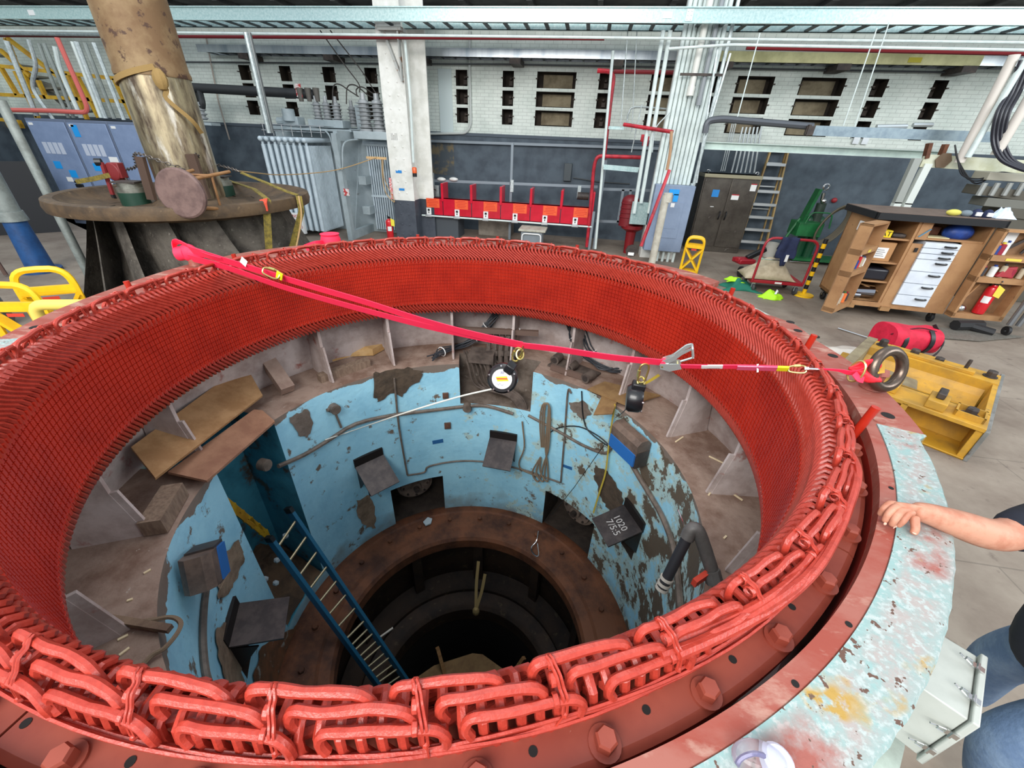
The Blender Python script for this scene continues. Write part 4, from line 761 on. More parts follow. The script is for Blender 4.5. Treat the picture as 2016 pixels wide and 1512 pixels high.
# six red bus enclosures
be_m = M('enclosure_red', (208, 24, 52), .28, c2=(190, 18, 42), sc=3, coat=.3); lab_o = M('orange_label', (236, 92, 44), .5)
X0, X1 = -3.62, .93; U = (X1-X0)/6; yr = 8.6
def red_unit(k):
    x0 = X0+U*k; t = thing('bus_enclosure', '%s of the six red bus enclosures, %s' % (('leftmost', 'second from left', 'third from left', 'fourth from left', 'fifth from left', 'rightmost')[k], 'next to the white column' if k == 0 else ('next to the red pipe' if k == 5 else 'with an orange label')), 'bus enclosure', (x0, yr, .55), group='red bus enclosures')
    b = MB(); b.b2((x0+.01, yr, .55), (x0+U-.01, yr+.02, .98)); b.b2((x0+.01, yr, .55), (x0+U-.01, yr+.35, .57)); b.b2((x0+.01, yr, .96), (x0+U-.01, yr+.07, .98)); b.build('front_panel', be_m, t, smooth=0)
    b = MB(); b.b2((x0-.025, yr-.02, .55), (x0+.025, yr+.38, 1.32)) if False else b.b2((x0-.03, yr-.03, .9), (x0+.03, yr+.4, 1.32)); b.build('side_flange', be_m, t, smooth=0, bevel=.008)
    b = MB(); b.b2((x0+U*.42, yr-.006, .74), (x0+U*.88, yr-.001, .955)); b.build('warning_label', lab_o, t, smooth=0)
    for j in range(5): b = MB(); w_ = random.uniform(.12, .2)*U; b.b2((x0+U*.65-w_, yr-.009, .925-.037*j), (x0+U*.65+w_, yr-.006, .937-.037*j)); b.build('label_line', M('label_red_ink', (206, 44, 30), .5), t, smooth=0)
    b = MB(); b.b2((x0+U*.42, yr-.03, .57), (x0+U*.58, yr-.005, .73)); b.build('lock_plate', white, t, smooth=0)
    b = MB(); b.b2((x0+U*.465, yr-.035, .655), (x0+U*.535, yr-.029, .705)); b.b2((x0+U*.485, yr-.035, .6), (x0+U*.515, yr-.029, .64)); b.build('lock', black, t, smooth=0)
    b = MB(); b.b2((x0+U*.40, yr-.11, .515), (x0+U*.62, yr-.04, .57)); b.build('conduit_fitting', M('silver_paint', (196, 200, 202), .35, .5), t, bevel=.01)
for k in range(6): red_unit(k)
b = MB(); b.b2((X1-.03, yr-.03, .55), (X1+.03, yr+.4, 1.32)); b.build('end_flange', be_m, label='red end plate closing the row of bus enclosures at right', cat='plate', bevel=.008)
b = MB(); b.tube([(X0+.2, yr-.07, .545), (X1+.05, yr-.07, .545)], .02, n=8); b.build('conduit', lgt, label='silver conduit joining the fittings under the red enclosures', cat='conduit')
fr = thing('strut_rack', 'grey strut frame behind the red bus enclosures', 'frame', (-1.3, 9.0, 0))
for (a, c_) in (((-3.7, 9.05, 1.32), (1.0, 9.05, 1.40)), ((-1.17, 9.05, 0), (-1.17, 9.05, 2.25)), ((-4.0, 9.9, 2.2), (2.9, 9.9, 2.27)), ((1.05, 9.0, 1.36), (2.5, 9.0, 1.40)), ((1.05, 9.0, .62), (2.5, 9.0, .66)), ((1.62, 9.0, .62), (1.62, 9.0, 1.38)), ((1.80, 9.0, .62), (1.80, 9.0, 1.38)), ((1.1, 8.7, 0), (1.1, 8.7, 2.0)), ((.98, 8.55, 0), (.98, 8.55, .9))):
    b = MB(); b.beam(a, c_, .06, .06); b.build('strut', M('strut_grey', (132, 142, 150), .5, .2), fr, smooth=0)
for x, y in ((852, 352), (1008, 366), (1140, 378)): b = MB(); q = aty(x, y, 9.0); b.box(q, (.08, .02, .28)); b.build('upright_tab', steel, fr, smooth=0)
for k, x in enumerate((840, 869, 893)):
    b = MB(); q = aty(x, 353, 9.0); b.ball(q, (.12, .06, .05), 10, 6); b.build('insulator', M('porcelain_white', (214, 214, 210), .2), label='white porcelain insulator above the left red enclosures, %s' % ('leftmost', 'middle', 'rightmost')[k], cat='insulator', group='white insulators')
sw = thing('disconnect_switch', 'small disconnect switch box on struts beside the column', 'switch', aty(845, 372, 8.9)); b = MB(); q = aty(850, 375, 8.95); b.box(q, (.42, .1, .26)); b.build('box', steel, sw, smooth=0); b = MB(); b.beam(aty(828, 362, 8.8), aty(858, 374, 8.8), .04, .02); b.build('handle', dark_steel, sw)
b = MB(); q = aty(817, 366, 8.45); b.box(q, (.09, .1, .24)); b.build('switch_box', M('silver_paint', (196, 200, 202), .35, .5), label='silver switch box at the left end of the red enclosures', cat='switch', bevel=.01)
b = MB(); b.tube([aty(818, 378, 8.45), aty(822, 425, 8.45)], .025, n=8); b.build('conduit', lgt, label='short silver conduit down from the switch box', cat='conduit')
b = MB(); q = aty(1148, 386, 8.75); b.cyl(q-Xv*.14, q+Xv*.14, .085, n=14); b.build('motor', dark_steel, label='small dark motor behind the rightmost red enclosure', cat='motor')
b = MB(); q = aty(1118, 338, YW); b.b2((q[0]-.1, YW-.09, q[2]-.22), (q[0]+.1, YW, q[2]+.2)); b.build('wall_switch_box', M('wallbox_grey', (70, 78, 82), .5), label='grey switch box mounted on the dark grey wall', cat='switch box', bevel=.01)
pipe('thin conduit right of the wall switch box', [(1128, 350), (1180, 358), (1240, 362)], 9.93, .015, MATS['dark_pipe'])
# low things under the red enclosures
kb = thing('work_stool', 'pale topped grey cabinet under the red enclosures', 'cabinet', atz(1060, 500, 0)); A0 = aty(1030, 470, 8.0)
b = MB(); b.b2((-.72, 8.05, 0), (-.2, 8.5, .42)); b.build('body', M('cabinet_grey', (126, 134, 140), .5), kb, bevel=.01); b = MB(); b.b2((-.78, 8.0, .42), (-.12, 8.6, .47)); b.build('top', M('top_beige', (188, 186, 172), .6, c2=(160, 156, 140), sc=6), kb, bevel=.01)
b = MB(); b.tube(rnd([np.array((-.68, 7.98, .1)), np.array((-.68, 7.98, .38)), np.array((-.22, 7.98, .38)), np.array((-.22, 7.98, .1))], .08), .015, n=6); b.build('rail', white, kb)
b = MB(); b.b2((-2.1, 9.3, 0), (-1.2, 9.9, .48)); b.build('concrete_block', M('pale_concrete', (140, 132, 120), .85, c2=(116, 108, 98), sc=4), label='pale concrete pad at the foot of the wall', cat='concrete block', bevel=.01)
b = MB(); b.b2((-3.35, 8.7, 0), (-2.5, 9.3, .5)); b.build('steel_crate', M('crate_grey', (72, 78, 84), .6), label='dark grey steel box under the left red enclosures', cat='box', bevel=.01)
# conduit elbow on the white wall
pipe('white conduit turning left below the openings', [(925, 60), (924, 128), (927, 245), (918, 262), (820, 264)], [9.93]*5, .03, M('conduit_white', (192, 198, 194), .5))
b = MB(); q0 = aty(862, 135, YW); q1 = aty(893, 262, YW); b.b2((q0[0], YW-.02, q1[2]), (q1[0], YW-.001, q0[2])); b.build('trim_24', M('wall_patch', (200, 214, 214), .7), local=True, kind='structure')
b = MB(); q0 = aty(825, 272, YW); q1 = aty(895, 345, YW); b.sheet(lambda u, v: np.array([q0[0]+(q1[0]-q0[0])*u, YW-.004, q1[2]+(q0[2]-q1[2])*v]), 2, 2); b.build('wall_stain', M('stain_tan', (120, 108, 84), .8, c2=(76, 84, 90), sc=2.5, amt=(.42, .5)), label='tan stained patch on the dark grey wall beside the column', cat='stain')
# red fire pipework right of centre
pipe('red fire pipe dropping beside the vertical strut', [(1176, 139), (1210, 141), (1203, 190), (1188, 322)], 8.8, .045, red_p, nm='fire_pipe', cat='pipe')
pipe('dark red horizontal pipe above the openings at centre right', [(1208, 141), (1336, 143)], 8.8, .04, dred_p, nm='fire_pipe', cat='pipe')
pipe('red pipe hooking down beside the rightmost red enclosure', [(1262, 310), (1175, 307), (1169, 330), (1160, 440), (1155, 486)], 8.55, .04, red_p, nm='fire_pipe', cat='pipe')
pipe('long slanting red pipe in front of the conduit column', [(1318, 335), (1290, 410), (1262, 485)], [7.55, 7.3, 7.1], .035, red_p, nm='fire_pipe', cat='pipe')
pipe('red pipe slanting down to the conduit column', [(1228, 245), (1325, 260)], [8.2, 7.7], .035, red_p, nm='fire_pipe', cat='pipe')
pipe('short red pipe below the slanting pipe, beside the column', [(1322, 258), (1320, 300), (1313, 335)], 7.6, .03, M('tan_pipe', (176, 138, 104), .6), nm='fire_pipe', cat='pipe')
for x, y, Y_, s in ((1271, 278, 8.2, .12), (1266, 272, 8.3, .09)):
    b = MB(); q = aty(x, y, Y_); b.box(q, (s, s, s*1.5)); b.build('alarm_horn', red_p, label='red alarm device on the conduits, %s' % ('larger' if s > .1 else 'smaller, behind'), cat='alarm', bevel=.01)
ct = thing('valve_cabinet', 'dark red ribbed valve housing behind the grey panel', 'valve', aty(1240, 480, 8.5)); b = MB(); q = aty(1238, 418, 8.5); b.cyl(q-Zv*.3, q+Zv*.25, .2, n=18); b.ball(q+Zv*.25, (.2, .2, .14), 18, 8); b.build('housing', dred_p, ct)
for k in range(4): b = MB(); b.lathe([(.2, -.015), (.215, 0), (.2, .015)], c=q+Zv*(.2-.1*k), n=18); b.build('rib', dred_p, ct)
q = aty(1240, 470, 8.5); b = MB(); b.lathe([(.26, .28), (.26, .2), (.12, .12), (.1, -.55), (.2, -.6), (.2, -.66), (0, -.66)], c=q+Zv*.05, n=18); b.build('pedestal', M('pedestal_red', (128, 18, 26), .4), ct)
b = MB(); q = aty(1260, 420, 8.2); b.box(q, (.42, .1, .48)); b.build('steel_box', alu, label='plain galvanized box left of the grey panel', cat='box', bevel=.008)
for k, (x0, y0, x1, y1, r_) in enumerate(((1306, 60, 1248, 420, .04), (1320, 60, 1262, 400, .04), (1207, 100, 1172, 490, .03), (1236, 60, 1222, 245, .01), (1254, 60, 1244, 260, .01), (1264, 205, 1243, 300, .012))):
    pipe(('stout white conduit left of the conduit column, nearer the middle', 'stout white conduit left of the conduit column, nearer the column', 'tall galvanized strut conduit beside the red fire pipe', 'thin hanger rod in front of the white wall', 'second thin hanger rod in front of the white wall', 'thin grey rod below the arched conduit')[k], [(x0, y0), (x1, y1)], 8.0 if k < 2 else 8.4, r_, lgt if k < 3 else steel, group='conduits left of the conduit column' if k < 2 else None)
pipe('arched grey conduit between the rods and the conduit column', [(1234, 242), (1238, 222), (1252, 211), (1320, 215)], 8.6, .018, steel, n=24)
pipe('grey hose from the arched conduit down the conduits', [(1318, 222), (1296, 245), (1288, 262), (1284, 300)], 7.9, .012, steel, n=24)
for x0, y0, x1, y1, lb in ((1188, 326, 1258, 332, 'upper'), (1188, 331, 1256, 337, 'lower')): b = MB(); b.beam(aty(x0, y0, 8.3), aty(x1, y1, 8.3), .05, .05); b.build('strut_channel', alu, label='%s short strut channel across the conduits' % lb, cat='strut')
b = MB(); q = aty(1213, 252, 8.7); b.box(q, (.34, .05, .06)); b.build('strut_channel', alu, label='small strut plate holding the red pipe stub', cat='strut')
# conduit column (right)
cc = thing('conduit_column', 'white column covered by a bundle of vertical conduits', 'column', (2.6, 8.0, 0))
b = MB(); b.b2((2.2, 8.15, 0), (2.95, 8.5, 4.9)); b.build('post', white_p, cc, smooth=0)
for k in range(9):
    x = 2.2+.088*k; b = MB(); b.cyl((x, 8.08, 1.62 if k else 1.0), (x, 8.08, 4.9), .04, n=10); b.build('conduit', lgt, cc)
for k, (x, zb, r_, m_) in enumerate(((2.52, 3.2, .06, M('pvc_pipe', (222, 222, 214), .4)), (2.72, 3.05, .045, M('grey_pvc', (140, 146, 150), .4)))):
    b = MB(); b.cyl((x, 7.95, zb), (x, 7.95, 5), r_, n=12); b.cyl((x, 7.95, zb-.01), (x, 7.95, zb+.14), r_*1.2, n=12); b.build('vent_pipe', m_, cc)
b = MB(); b.b2((2.25, 7.88, 3.5), (3.05, 7.92, 3.54)); b.build('clamp_bar', dark_steel, cc, smooth=0)
b = MB(); b.cyl((3.02, 8.05, 1.6), (3.02, 8.05, 4.9), .035, n=8); b.cyl((3.0, 8.05, 1.45), (3.0, 8.05, 1.66), .05, n=8); b.build('conduit', steel, cc)
# grey distribution panel
dp = thing('distribution_panel', 'blue grey distribution panel with blue tape in front of the conduit column', 'electrical panel', (2.6, 7.9, .25))
b = MB(); b.b2((2.2, 7.78, .25), (3.02, 8.02, 1.62)); b.build('body', M('panel_bluegrey', (134, 150, 174), .45, c2=(122, 138, 162), sc=2), dp, bevel=.01)
b = MB(); b.b2((2.36, 7.77, .55), (2.86, 7.782, 1.3)); b.b2((2.42, 7.766, .75), (2.8, 7.772, 1.2)); b.build('door', MATS['panel_bluegrey'], dp, bevel=.006)
q = aty(1327, 382, 7.77); b = MB(); b.b2((q[0]-.11, 7.762, q[2]-.02), (q[0]+.1, 7.768, q[2]+.09)); b.b2((q[0]+.0, 7.762, q[2]-.15), (q[0]+.1, 7.768, q[2])); b.build('blue_tape', M('bright_blue_tape', (20, 150, 226), .55), dp, smooth=0)
b = MB(); b.b2((q[0]-.02, 7.764, q[2]-.26), (q[0]+.06, 7.768, q[2]-.18)); b.build('sticker', white, dp, smooth=0)
for k in range(5): b = MB(); x = 2.45+.12*k; b.cyl((x, 7.9, 0), (x, 7.9, .26), .03, n=8); b.build('conduit', lgt, dp)
b = MB(); q0 = aty(1286, 505, 7.0); b.cyl((q0[0], 7.0, 0), (q0[0], 7.0, aty(1315, 385, 7.0)[2]), .075, n=16); b.cyl(aty(1313, 398, 7.0), aty(1316, 380, 7.0), .088, n=16); b.build('standpipe', M('pale_pipe', (196, 192, 178), .5, c2=(176, 170, 156), sc=6), label='thick pale capped pipe standing in front of the grey panel', cat='pipe')
b = MB(); q = aty(1243, 494, 6.8); b.cyl(q-Yv*.06, q+Yv*.06, .12, n=8); mt_ = b.build('meter', dark_steel, label='octagonal dark gauge head behind the stator rim', cat='gauge'); b = MB(); q2 = aty(1242, 500, 6.72); b.b2((q2[0]-.06, 6.715, q2[2]-.03), (q2[0]+.06, 6.725, q2[2]+.03)); b.build('meter_label', white, mt_)
# rods in front of the windows
for k, (x0, y0, x1, y1) in enumerate(((1413, 95, 1371, 360), (1438, 105, 1386, 280))): pipe(('grey rod left of the steel cabinet', 'grey conduit edge right of the conduit column')[k], [(x0, y0), (x1, y1)], 7.7, .02, steel)
for k, (x0, y0, x1, y1) in enumerate(((1707, 112, 1660, 248), (1728, 112, 1674, 275), (1482, 118, 1448, 245))): pipe(('thin hanger rod at right, left of the pair', 'thin hanger rod at right, right of the pair', 'thin hanger rod over the steel cabinet')[k], [(x0+(x0-x1)*.42, y0-(y1-y0)*.42), (x1, y1)], 7.6, .01, lgt)
# ================================================================ right side of the hall
# steel cabinet, step ladder, conduits above the cabinet
inox = M('brushed_steel', (112, 106, 98), .32, .75, c2=(92, 86, 80), sc=2.5, c3=(150, 144, 138), sc3=5, amt3=(.62, .7))
sc_ = thing('steel_cabinet', 'tall brushed steel two door cabinet against the grey wall', 'cabinet', (4.15, 9.35, 0))
b = MB(); b.b2((3.52, 9.38, .0), (4.80, 9.95, 1.80)); b.build('body', inox, sc_, bevel=.01); b = MB(); b.b2((3.50, 9.33, 1.72), (4.82, 9.97, 1.80)); b.build('top_cap', M('cap_steel', (176, 168, 140), .3, .6), sc_, bevel=.008)
for s, x0, x1 in ((0, 3.55, 4.14), (1, 4.17, 4.77)):
    b = MB(); b.b2((x0, 9.355, .14), (x1, 9.38, 1.70)); d_ = b.build('door', inox, sc_, bevel=.006); xh = x1-.06 if s == 0 else x0+.06
    b = MB(); b.tube(bez([np.array((xh, 9.35, .98)), np.array((xh, 9.30, .95)), np.array((xh-.01, 9.30, .85)), np.array((xh, 9.345, .80))], 12), .016, n=6); h = b.build('handle', black, d_)
for x, z, w_, h_, m_ in ((3.86, 1.38, .16, .16, tape), (4.33, 1.32, .17, .12, white), (4.68, 1.55, .13, .16, white), (3.86, 1.08, .08, .015, white)):
    b = MB(); b.b2((x-w_/2, 9.349, z-h_/2), (x+w_/2, 9.3545, z+h_/2)); b.build('sticker', m_, sc_, smooth=0)
for x, z, w_ in ((4.33, 1.37, .17), (4.68, 1.62, .13)): b = MB(); b.b2((x-w_/2, 9.347, z-.012), (x+w_/2, 9.3495, z+.012)); b.build('red_stripe', M('stripe_red', (176, 40, 50), .5), sc_, smooth=0)
for x in (3.60, 4.72): b = MB(); b.lathe([(.03, -.008), (.045, 0), (.03, .008)], c=(x, 9.5, 1.84), n=14, axis=(0, 1, 0)); b.build('lifting_eye', chrome, sc_)
for k in range(6): pipe('galvanized conduit rising from the steel cabinet, %s of the stout five' % ('first', 'second', 'third', 'fourth', 'fifth', 'sixth')[k] if k < 5 else 'last thin galvanized conduit rising from the steel cabinet', [(1440+8.9*k, 339), (1463+7*k, 262), (1468+7*k, 252), (1476+6*k, 250)] if False else [(1440+8.9*k, 340), (1462.5+7.3*k, 250)], 9.6, .022, M('bright_conduit', (196, 204, 206), .3, .6), group='conduits above the steel cabinet')
for k in range(3): pipe('thin conduit at the left end of the steel cabinet top, %s' % ('leftmost', 'middle', 'rightmost')[k], [(1419+3.8*k, 337), (1444+3.8*k, 232)], 9.55, .012, MATS['bright_conduit'], group='thin conduits above the steel cabinet')
sl = thing('step_ladder', 'folded wooden rail step ladder with metal steps leaning on the grey wall', 'ladder', (5.2, 9.8, 0)); lw = M('ladder_wood', (176, 148, 96), .6, c2=(150, 122, 76), sc=4)
FLb, FRb, FLt, FRt = np.array((4.82, 9.55, .02)), np.array((5.50, 9.55, .02)), np.array((4.98, 9.88, 2.45)), np.array((5.36, 9.88, 2.45))
for a, c_ in ((FLb, FLt), (FRb, FRt)): b = MB(); b.beam(a, c_, .035, .08, Yv); b.build('front_rail', lw, sl, smooth=0)
for a, c_ in ((FLb+(.06, .3, 0), FLt+(.02, .04, 0)), (FRb+(-.06, .3, 0), FRt+(-.02, .04, 0))): b = MB(); b.beam(a, c_, .03, .05, Yv); b.build('rear_rail', lw, sl, smooth=0)
for k in range(8): t = (.9+k)/8.3; b = MB(); p0 = FLb+(FLt-FLb)*t; p1 = FRb+(FRt-FRb)*t; b.beam(p0-Yv*.02, p1-Yv*.02, .09, .06); b.build('step', M('step_alu', (206, 210, 210), .35, .5), sl, smooth=0)
for k in range(4): t = (2+k*2)/9.5; b = MB(); b.beam(FLb+(.06, .3, 0)+(FLt-FLb-(.04, .26, 0))*t, FRb+(-.06, .3, 0)+(FRt-FRb-(-.04, .26, 0))*t, .02, .03); b.build('rear_brace', MATS['step_alu'], sl, smooth=0)
# white beam and grey tray on the right
b = MB(); b.b2((3.05, 8.2, 2.30), (7.6, 8.24, 2.44)); b.b2((3.05, 8.12, 2.30), (7.6, 8.3, 2.315)); b.b2((3.05, 8.12, 2.425), (7.6, 8.3, 2.44)); b.build('steel_beam', M('beam_pale', (206, 222, 214), .5, c2=(188, 204, 198), sc=4), label='pale horizontal steel beam across the right side of the wall', cat='beam', smooth=0)
gt = thing('cable_tray', 'short galvanized tray rail hanging at right below the openings', 'cable tray', (6.3, 7.5, 2.6))
b = MB(); b.b2((4.80, 7.5, 2.60), (7.95, 7.52, 2.76)); b.build('side_rail', M('tray_blue_grey', (140, 156, 164), .4, .5, c2=(122, 138, 148), sc=9), gt, smooth=0); b = MB(); b.b2((4.66, 7.5, 2.61), (4.80, 7.56, 2.75)); b.b2((4.68, 7.48, 2.6), (4.72, 7.58, 2.77)); b.build('end_bracket', dark_steel, gt, smooth=0)
for x in (7.35, 7.43, 7.50):
    for z in (2.65, 2.71): b = MB(); b.cyl((x, 7.5, z), (x, 7.49, z), .012, n=6); b.build('bolt', dark_steel, gt)
pipe('thick dark conduit running to the short tray at right', [(1388, 262), (1392, 238), (1420, 234), (1600, 249)], 7.6, .06, M('conduit_dark', (88, 92, 98), .45, .3))
pipe('silver conduit stub lying over the short tray', [(1725, 250), (1785, 249)], 7.55, .04, MATS['bright_conduit']); pipe('silver tee fitting at the end of the conduit stub', [(1797, 246), (1836, 246)], 7.55, .035, MATS['bright_conduit'], nm='pipe_fitting', cat='fitting')
b = MB(); q = aty(1693, 276, YW); b.b2((q[0]-.16, YW-.05, q[2]-.08), (q[0]-.03, YW, q[2]+.08)); b.b2((q[0]+.03, YW-.05, q[2]-.08), (q[0]+.16, YW, q[2]+.08)); b.build('outlet_box', MATS['silver_paint'], label='pair of silver outlet boxes on the white wall under the right tray', cat='outlet box')
# yellow panel and brackets top right
b = MB(); b.b2((3.2, 9.43, 3.93), (8.2, 9.458, 4.11)); b.build('tray_cover', M('cover_cream', (206, 202, 150), .5, c2=(170, 166, 118), sc=1.5), label='cream coloured tray cover high on the wall at right', cat='tray cover', smooth=0)
b = MB(); q = aty(1802, 118, 9.42); b.b2((q[0]-.12, 9.42, q[2]-.04), (q[0]+.12, 9.43, q[2]+.04)); b.build('yellow_sticker', M('sticker_olive', (176, 164, 30), .5), label='small olive sticker on the cream tray cover', cat='sticker')
# crane leg and diagonal posts at the right edge
for k, (x0, y0, x1, y1, Y0, Y1, r_, m_, lb, nm) in enumerate(((1998, 108, 1888, 320, 7.0, 7.0, .07, M('pole_cream', (216, 208, 198), .5), 'first of three pale slanting pipes at the right edge, cream', 'pipe'), (2020, 115, 1905, 310, 6.9, 6.9, .045, lgt, 'second pale pipe at the right edge, light grey', 'pipe'), (2040, 170, 1960, 305, 6.8, 6.8, .07, M('pole_cream', (216, 208, 198)), 'third pale pipe at the extreme right edge', 'pipe'))):
    b = MB(); b.tube([aty(x0, y0, Y0), aty(x1, y1, Y1)], r_, n=12); b.build(nm, m_, label=lb, cat='pipe')
b = MB(); b.beam(aty(1990, 180, 7.2), aty(2040, 170, 7.2), .06, .06); b.beam(aty(1975, 218, 7.2), aty(2040, 214, 7.2), .06, .06); b.build('pipe_bracket', lgt, label='pale bracket joining the pipes at the right edge', cat='bracket')
for k in range(4):
    b = MB(); dx = 8*k; b.tube(bez([aty(2010+dx, 118, 6.9), aty(1985+dx, 180, 6.9), aty(1962+dx, 225, 6.8), aty(1954+dx, 275, 6.8), aty(1968+dx, 312, 6.7), aty(2000+dx, 330, 6.6), aty(2040+dx, 342, 6.5)], 30), .025, n=7)
    b.build('heavy_cable', M('cable_black', (38, 38, 48), .4), label='heavy black cable looping down at the right edge, %s from the left' % ('first', 'second', 'third', 'fourth')[k], cat='cable', group='heavy cables at the right edge')
hb = thing('hoist_beam', 'pale steel beam on slanting legs behind the tool cabinet', 'hoist', (7.6, 7.2, 0))
b = MB(); b.beam(aty(1815, 316, 7.2), aty(2040, 330, 7.2), .05, .2); b.build('beam', M('beam_cream', (206, 208, 186), .5, c2=(190, 190, 160), sc=4), hb, smooth=0)
for x0, y0, x1, y1, m_ in ((1805, 312, 1765, 400, M('grey_leg', (156, 160, 154), .6)), (1826, 322, 1785, 402, M('white_leg', (212, 218, 212), .5)), (1830, 282, 1822, 312, rust), (1862, 284, 1850, 312, rust)): b = MB(); b.beam(aty(x0, y0, 7.2), aty(x1, y1, 7.2) if y1 > 390 else aty(x1, y1, 7.2), .12 if y1 > 390 else .06, .1, Yv); b.build('leg', m_, hb, smooth=0)
for q0, q1 in (((1765, 400), 0), ((1785, 402), 0)): p0 = aty(*q0, 7.2); b = MB(); b.beam(p0+Zv*.02, (p0[0], 7.2, 0), .12, .1, Yv); b.build('lower_leg', M('white_leg', (212, 218, 212)), hb, smooth=0)
b = MB(); q = aty(1858, 316, 7.14); b.cyl(q, q+Yv*.02, .13, n=6); b.build('hex_plate', M('hex_brown', (112, 92, 72), .7), hb)
for k in range(3): b = MB(); b.tube(bez([aty(1880, 285, 7.0), aty(1886, 315, 6.95), aty(1895+8*k, 345+5*k, 6.9), aty(1930, 352+4*k, 6.9), aty(1965, 340, 6.9), aty(2000, 343, 6.9)], 30), .012, n=5); b.build('wire', black, hb)
jm = thing('winch_machine', 'cluttered dark winch machinery at the right edge behind the tool cabinet', 'machine', (9.2, 7.0, 0))
for (x0, y0, x1, y1, s, m_) in ((1930, 345, 2040, 352, .25, M('winch_pale', (170, 166, 150), .6)), (1912, 372, 2030, 388, .3, M('winch_dark', (88, 84, 74), .7)), (1925, 395, 2040, 405, .28, M('winch_grey', (112, 112, 104), .6)), (1960, 415, 2040, 425, .3, M('winch_dark', (88, 84, 74)))): b = MB(); b.beam(aty(x0, y0, 7.0), aty(x1, y1, 7.0), .35, s*.5); b.build('housing', m_, jm, bevel=.01)
for k in range(4): b = MB(); b.cyl(aty(1925+25*k, 385, 6.8), aty(1940+25*k, 360, 6.8), .04, n=8); b.build('lever', M('lever_steel', (170, 172, 168), .4, .4), jm)
b = MB(); b.b2((8.2, 6.85, 0), (10, 7.5, 1.7)); b.build('base', M('winch_dark', (88, 84, 74)), jm, bevel=.01)
# green welding cart
gc = thing('gas_cart', 'green gas bottle cart with a coiled hose by the grey wall', 'cart', (6.3, 9.0, 0)); gg = M('cart_green', (20, 104, 52), .5, c2=(14, 84, 42), sc=5)
b = MB(); b.beam(aty(1578, 435, 8.9), aty(1613, 372, 8.9), .06, .22, Yv); b.build('back_post', gg, gc, smooth=0)
q0, q1 = aty(1562, 463, 8.6), aty(1622, 435, 8.6); b = MB(); b.b2((q0[0], 8.5, q0[2]), (q1[0], 9.0, q1[2]-.05)); b.build('tool_tray', gg, gc, bevel=.01)
b = MB(); b.b2((5.85, 8.7, .08), (7.0, 9.2, .14)); b.build('platform', gg, gc, smooth=0)
b = MB(); b.tube([aty(1575, 430, 8.7), aty(1545, 470, 8.7)], .03, n=6); b.build('brace', gg, gc)
for x, y0, y1 in ((1585, 505, 452), (1568, 500, 458)): b = MB(); p0 = aty(x, y0, 8.95); p1 = aty(x+14, y1, 8.95); b.cyl((p0[0], 8.95, .14), (p0[0], 8.95, .95), .11, n=16); b.ball((p0[0], 8.95, .95), (.11, .11, .12), 16, 8); b.build('gas_bottle', M('bottle_green', (16, 72, 44), .4), gc)
q = aty(1627, 398, 8.8); b = MB(); b.lathe([(.05, -.02), (.075, 0), (.05, .02)], c=aty(1627, 368, 8.8), n=16, axis=(0, 1, 0)); b.cyl(aty(1622, 380, 8.8), aty(1618, 395, 8.8), .04, n=8); b.ball(aty(1621, 396, 8.8), .06, 8, 6); b.build('valve', chrome, gc); b = MB(); b.cyl(aty(1618, 400, 8.9), aty(1600, 450, 8.9), .1, n=14); b.build('gas_bottle', M('bottle_dark', (52, 66, 56), .4), gc)
b = MB()
for k in range(6): b.tube([aty(1636, 443, 8.5)+np.array([math.cos(a)*(.2+.012*k), -.02*k, math.sin(a)*(.36+.014*k)])+np.array([math.sin(a)*.14, 0, 0]) for a in np.linspace(0, 2*PI, 24)[:-1]], .02, n=6, closed=True)
b.build('hose_coil', M('hose_olive', (84, 76, 58), .6), gc)
b = MB(); b.tube(rnd([aty(1585, 440, 8.4), aty(1598, 418, 8.4), aty(1640, 420, 8.4), aty(1632, 450, 8.4)], .1), .015, n=6); b.build('handle', gg, gc)
b = MB(); q = aty(1641, 394, YW); b.ball((q[0], YW-.04, q[2]), (.07, .05, .06), 8, 6); b.build('wall_button', M('knob_red', (150, 36, 44), .5), label='small red knob on the grey wall right of the gas cart', cat='knob')
# folded yellow barrier by the panel and another at the left
ym = M('barrier_yellow', (244, 196, 22), .42, c2=(234, 180, 14), sc=4)
def barrier(lb, loc, rz, h=.62, w=.34, group='yellow barriers', offs=(0, .09, .17), th=.022):
    t = thing('floor_barrier', lb, 'barrier', loc, group, rz)
    for k, off in enumerate(offs):
        f = MB(); rim = [(-w/2, 0), (-w/2, h*.74)]+[(-w/2*math.copysign(abs(math.cos(a))**.6, math.cos(a)), h*.74+h*.26*math.sin(a)**.6) for a in np.linspace(.1, PI-.1, 13)]+[(w/2, h*.74), (w/2, 0)]
        f.tube([np.array((x, off, z)) for x, z in rim], th*.8, n=6, fl=1.5)
        f.beam((-w/2, off, h*.74), (w/2, off, h*.74), .05, .035); f.beam((-w/2, off, .03), (w/2, off, .03), .05, .05)
        f.beam((-w/2, off, .05), (w/2, off, h*.7), .035, th*3.4, Yv); f.beam((w/2, off, .05), (-w/2, off, h*.7), .035, th*3.4, Yv); f.box((0, off, h*.76), (w, .04, th*3.2))
        f.build('panel', ym, t, local=True)
    s = MB(); s.box((0, -.035, h*.68), (w*.3, .004, .035)); s.build('red_badge', M('badge_red', (206, 60, 40), .5), t, local=True, smooth=0)
    return t
barrier('folded yellow barrier standing right of the grey panel', (3.12, 7.05, 0), -.25, .72, .34)
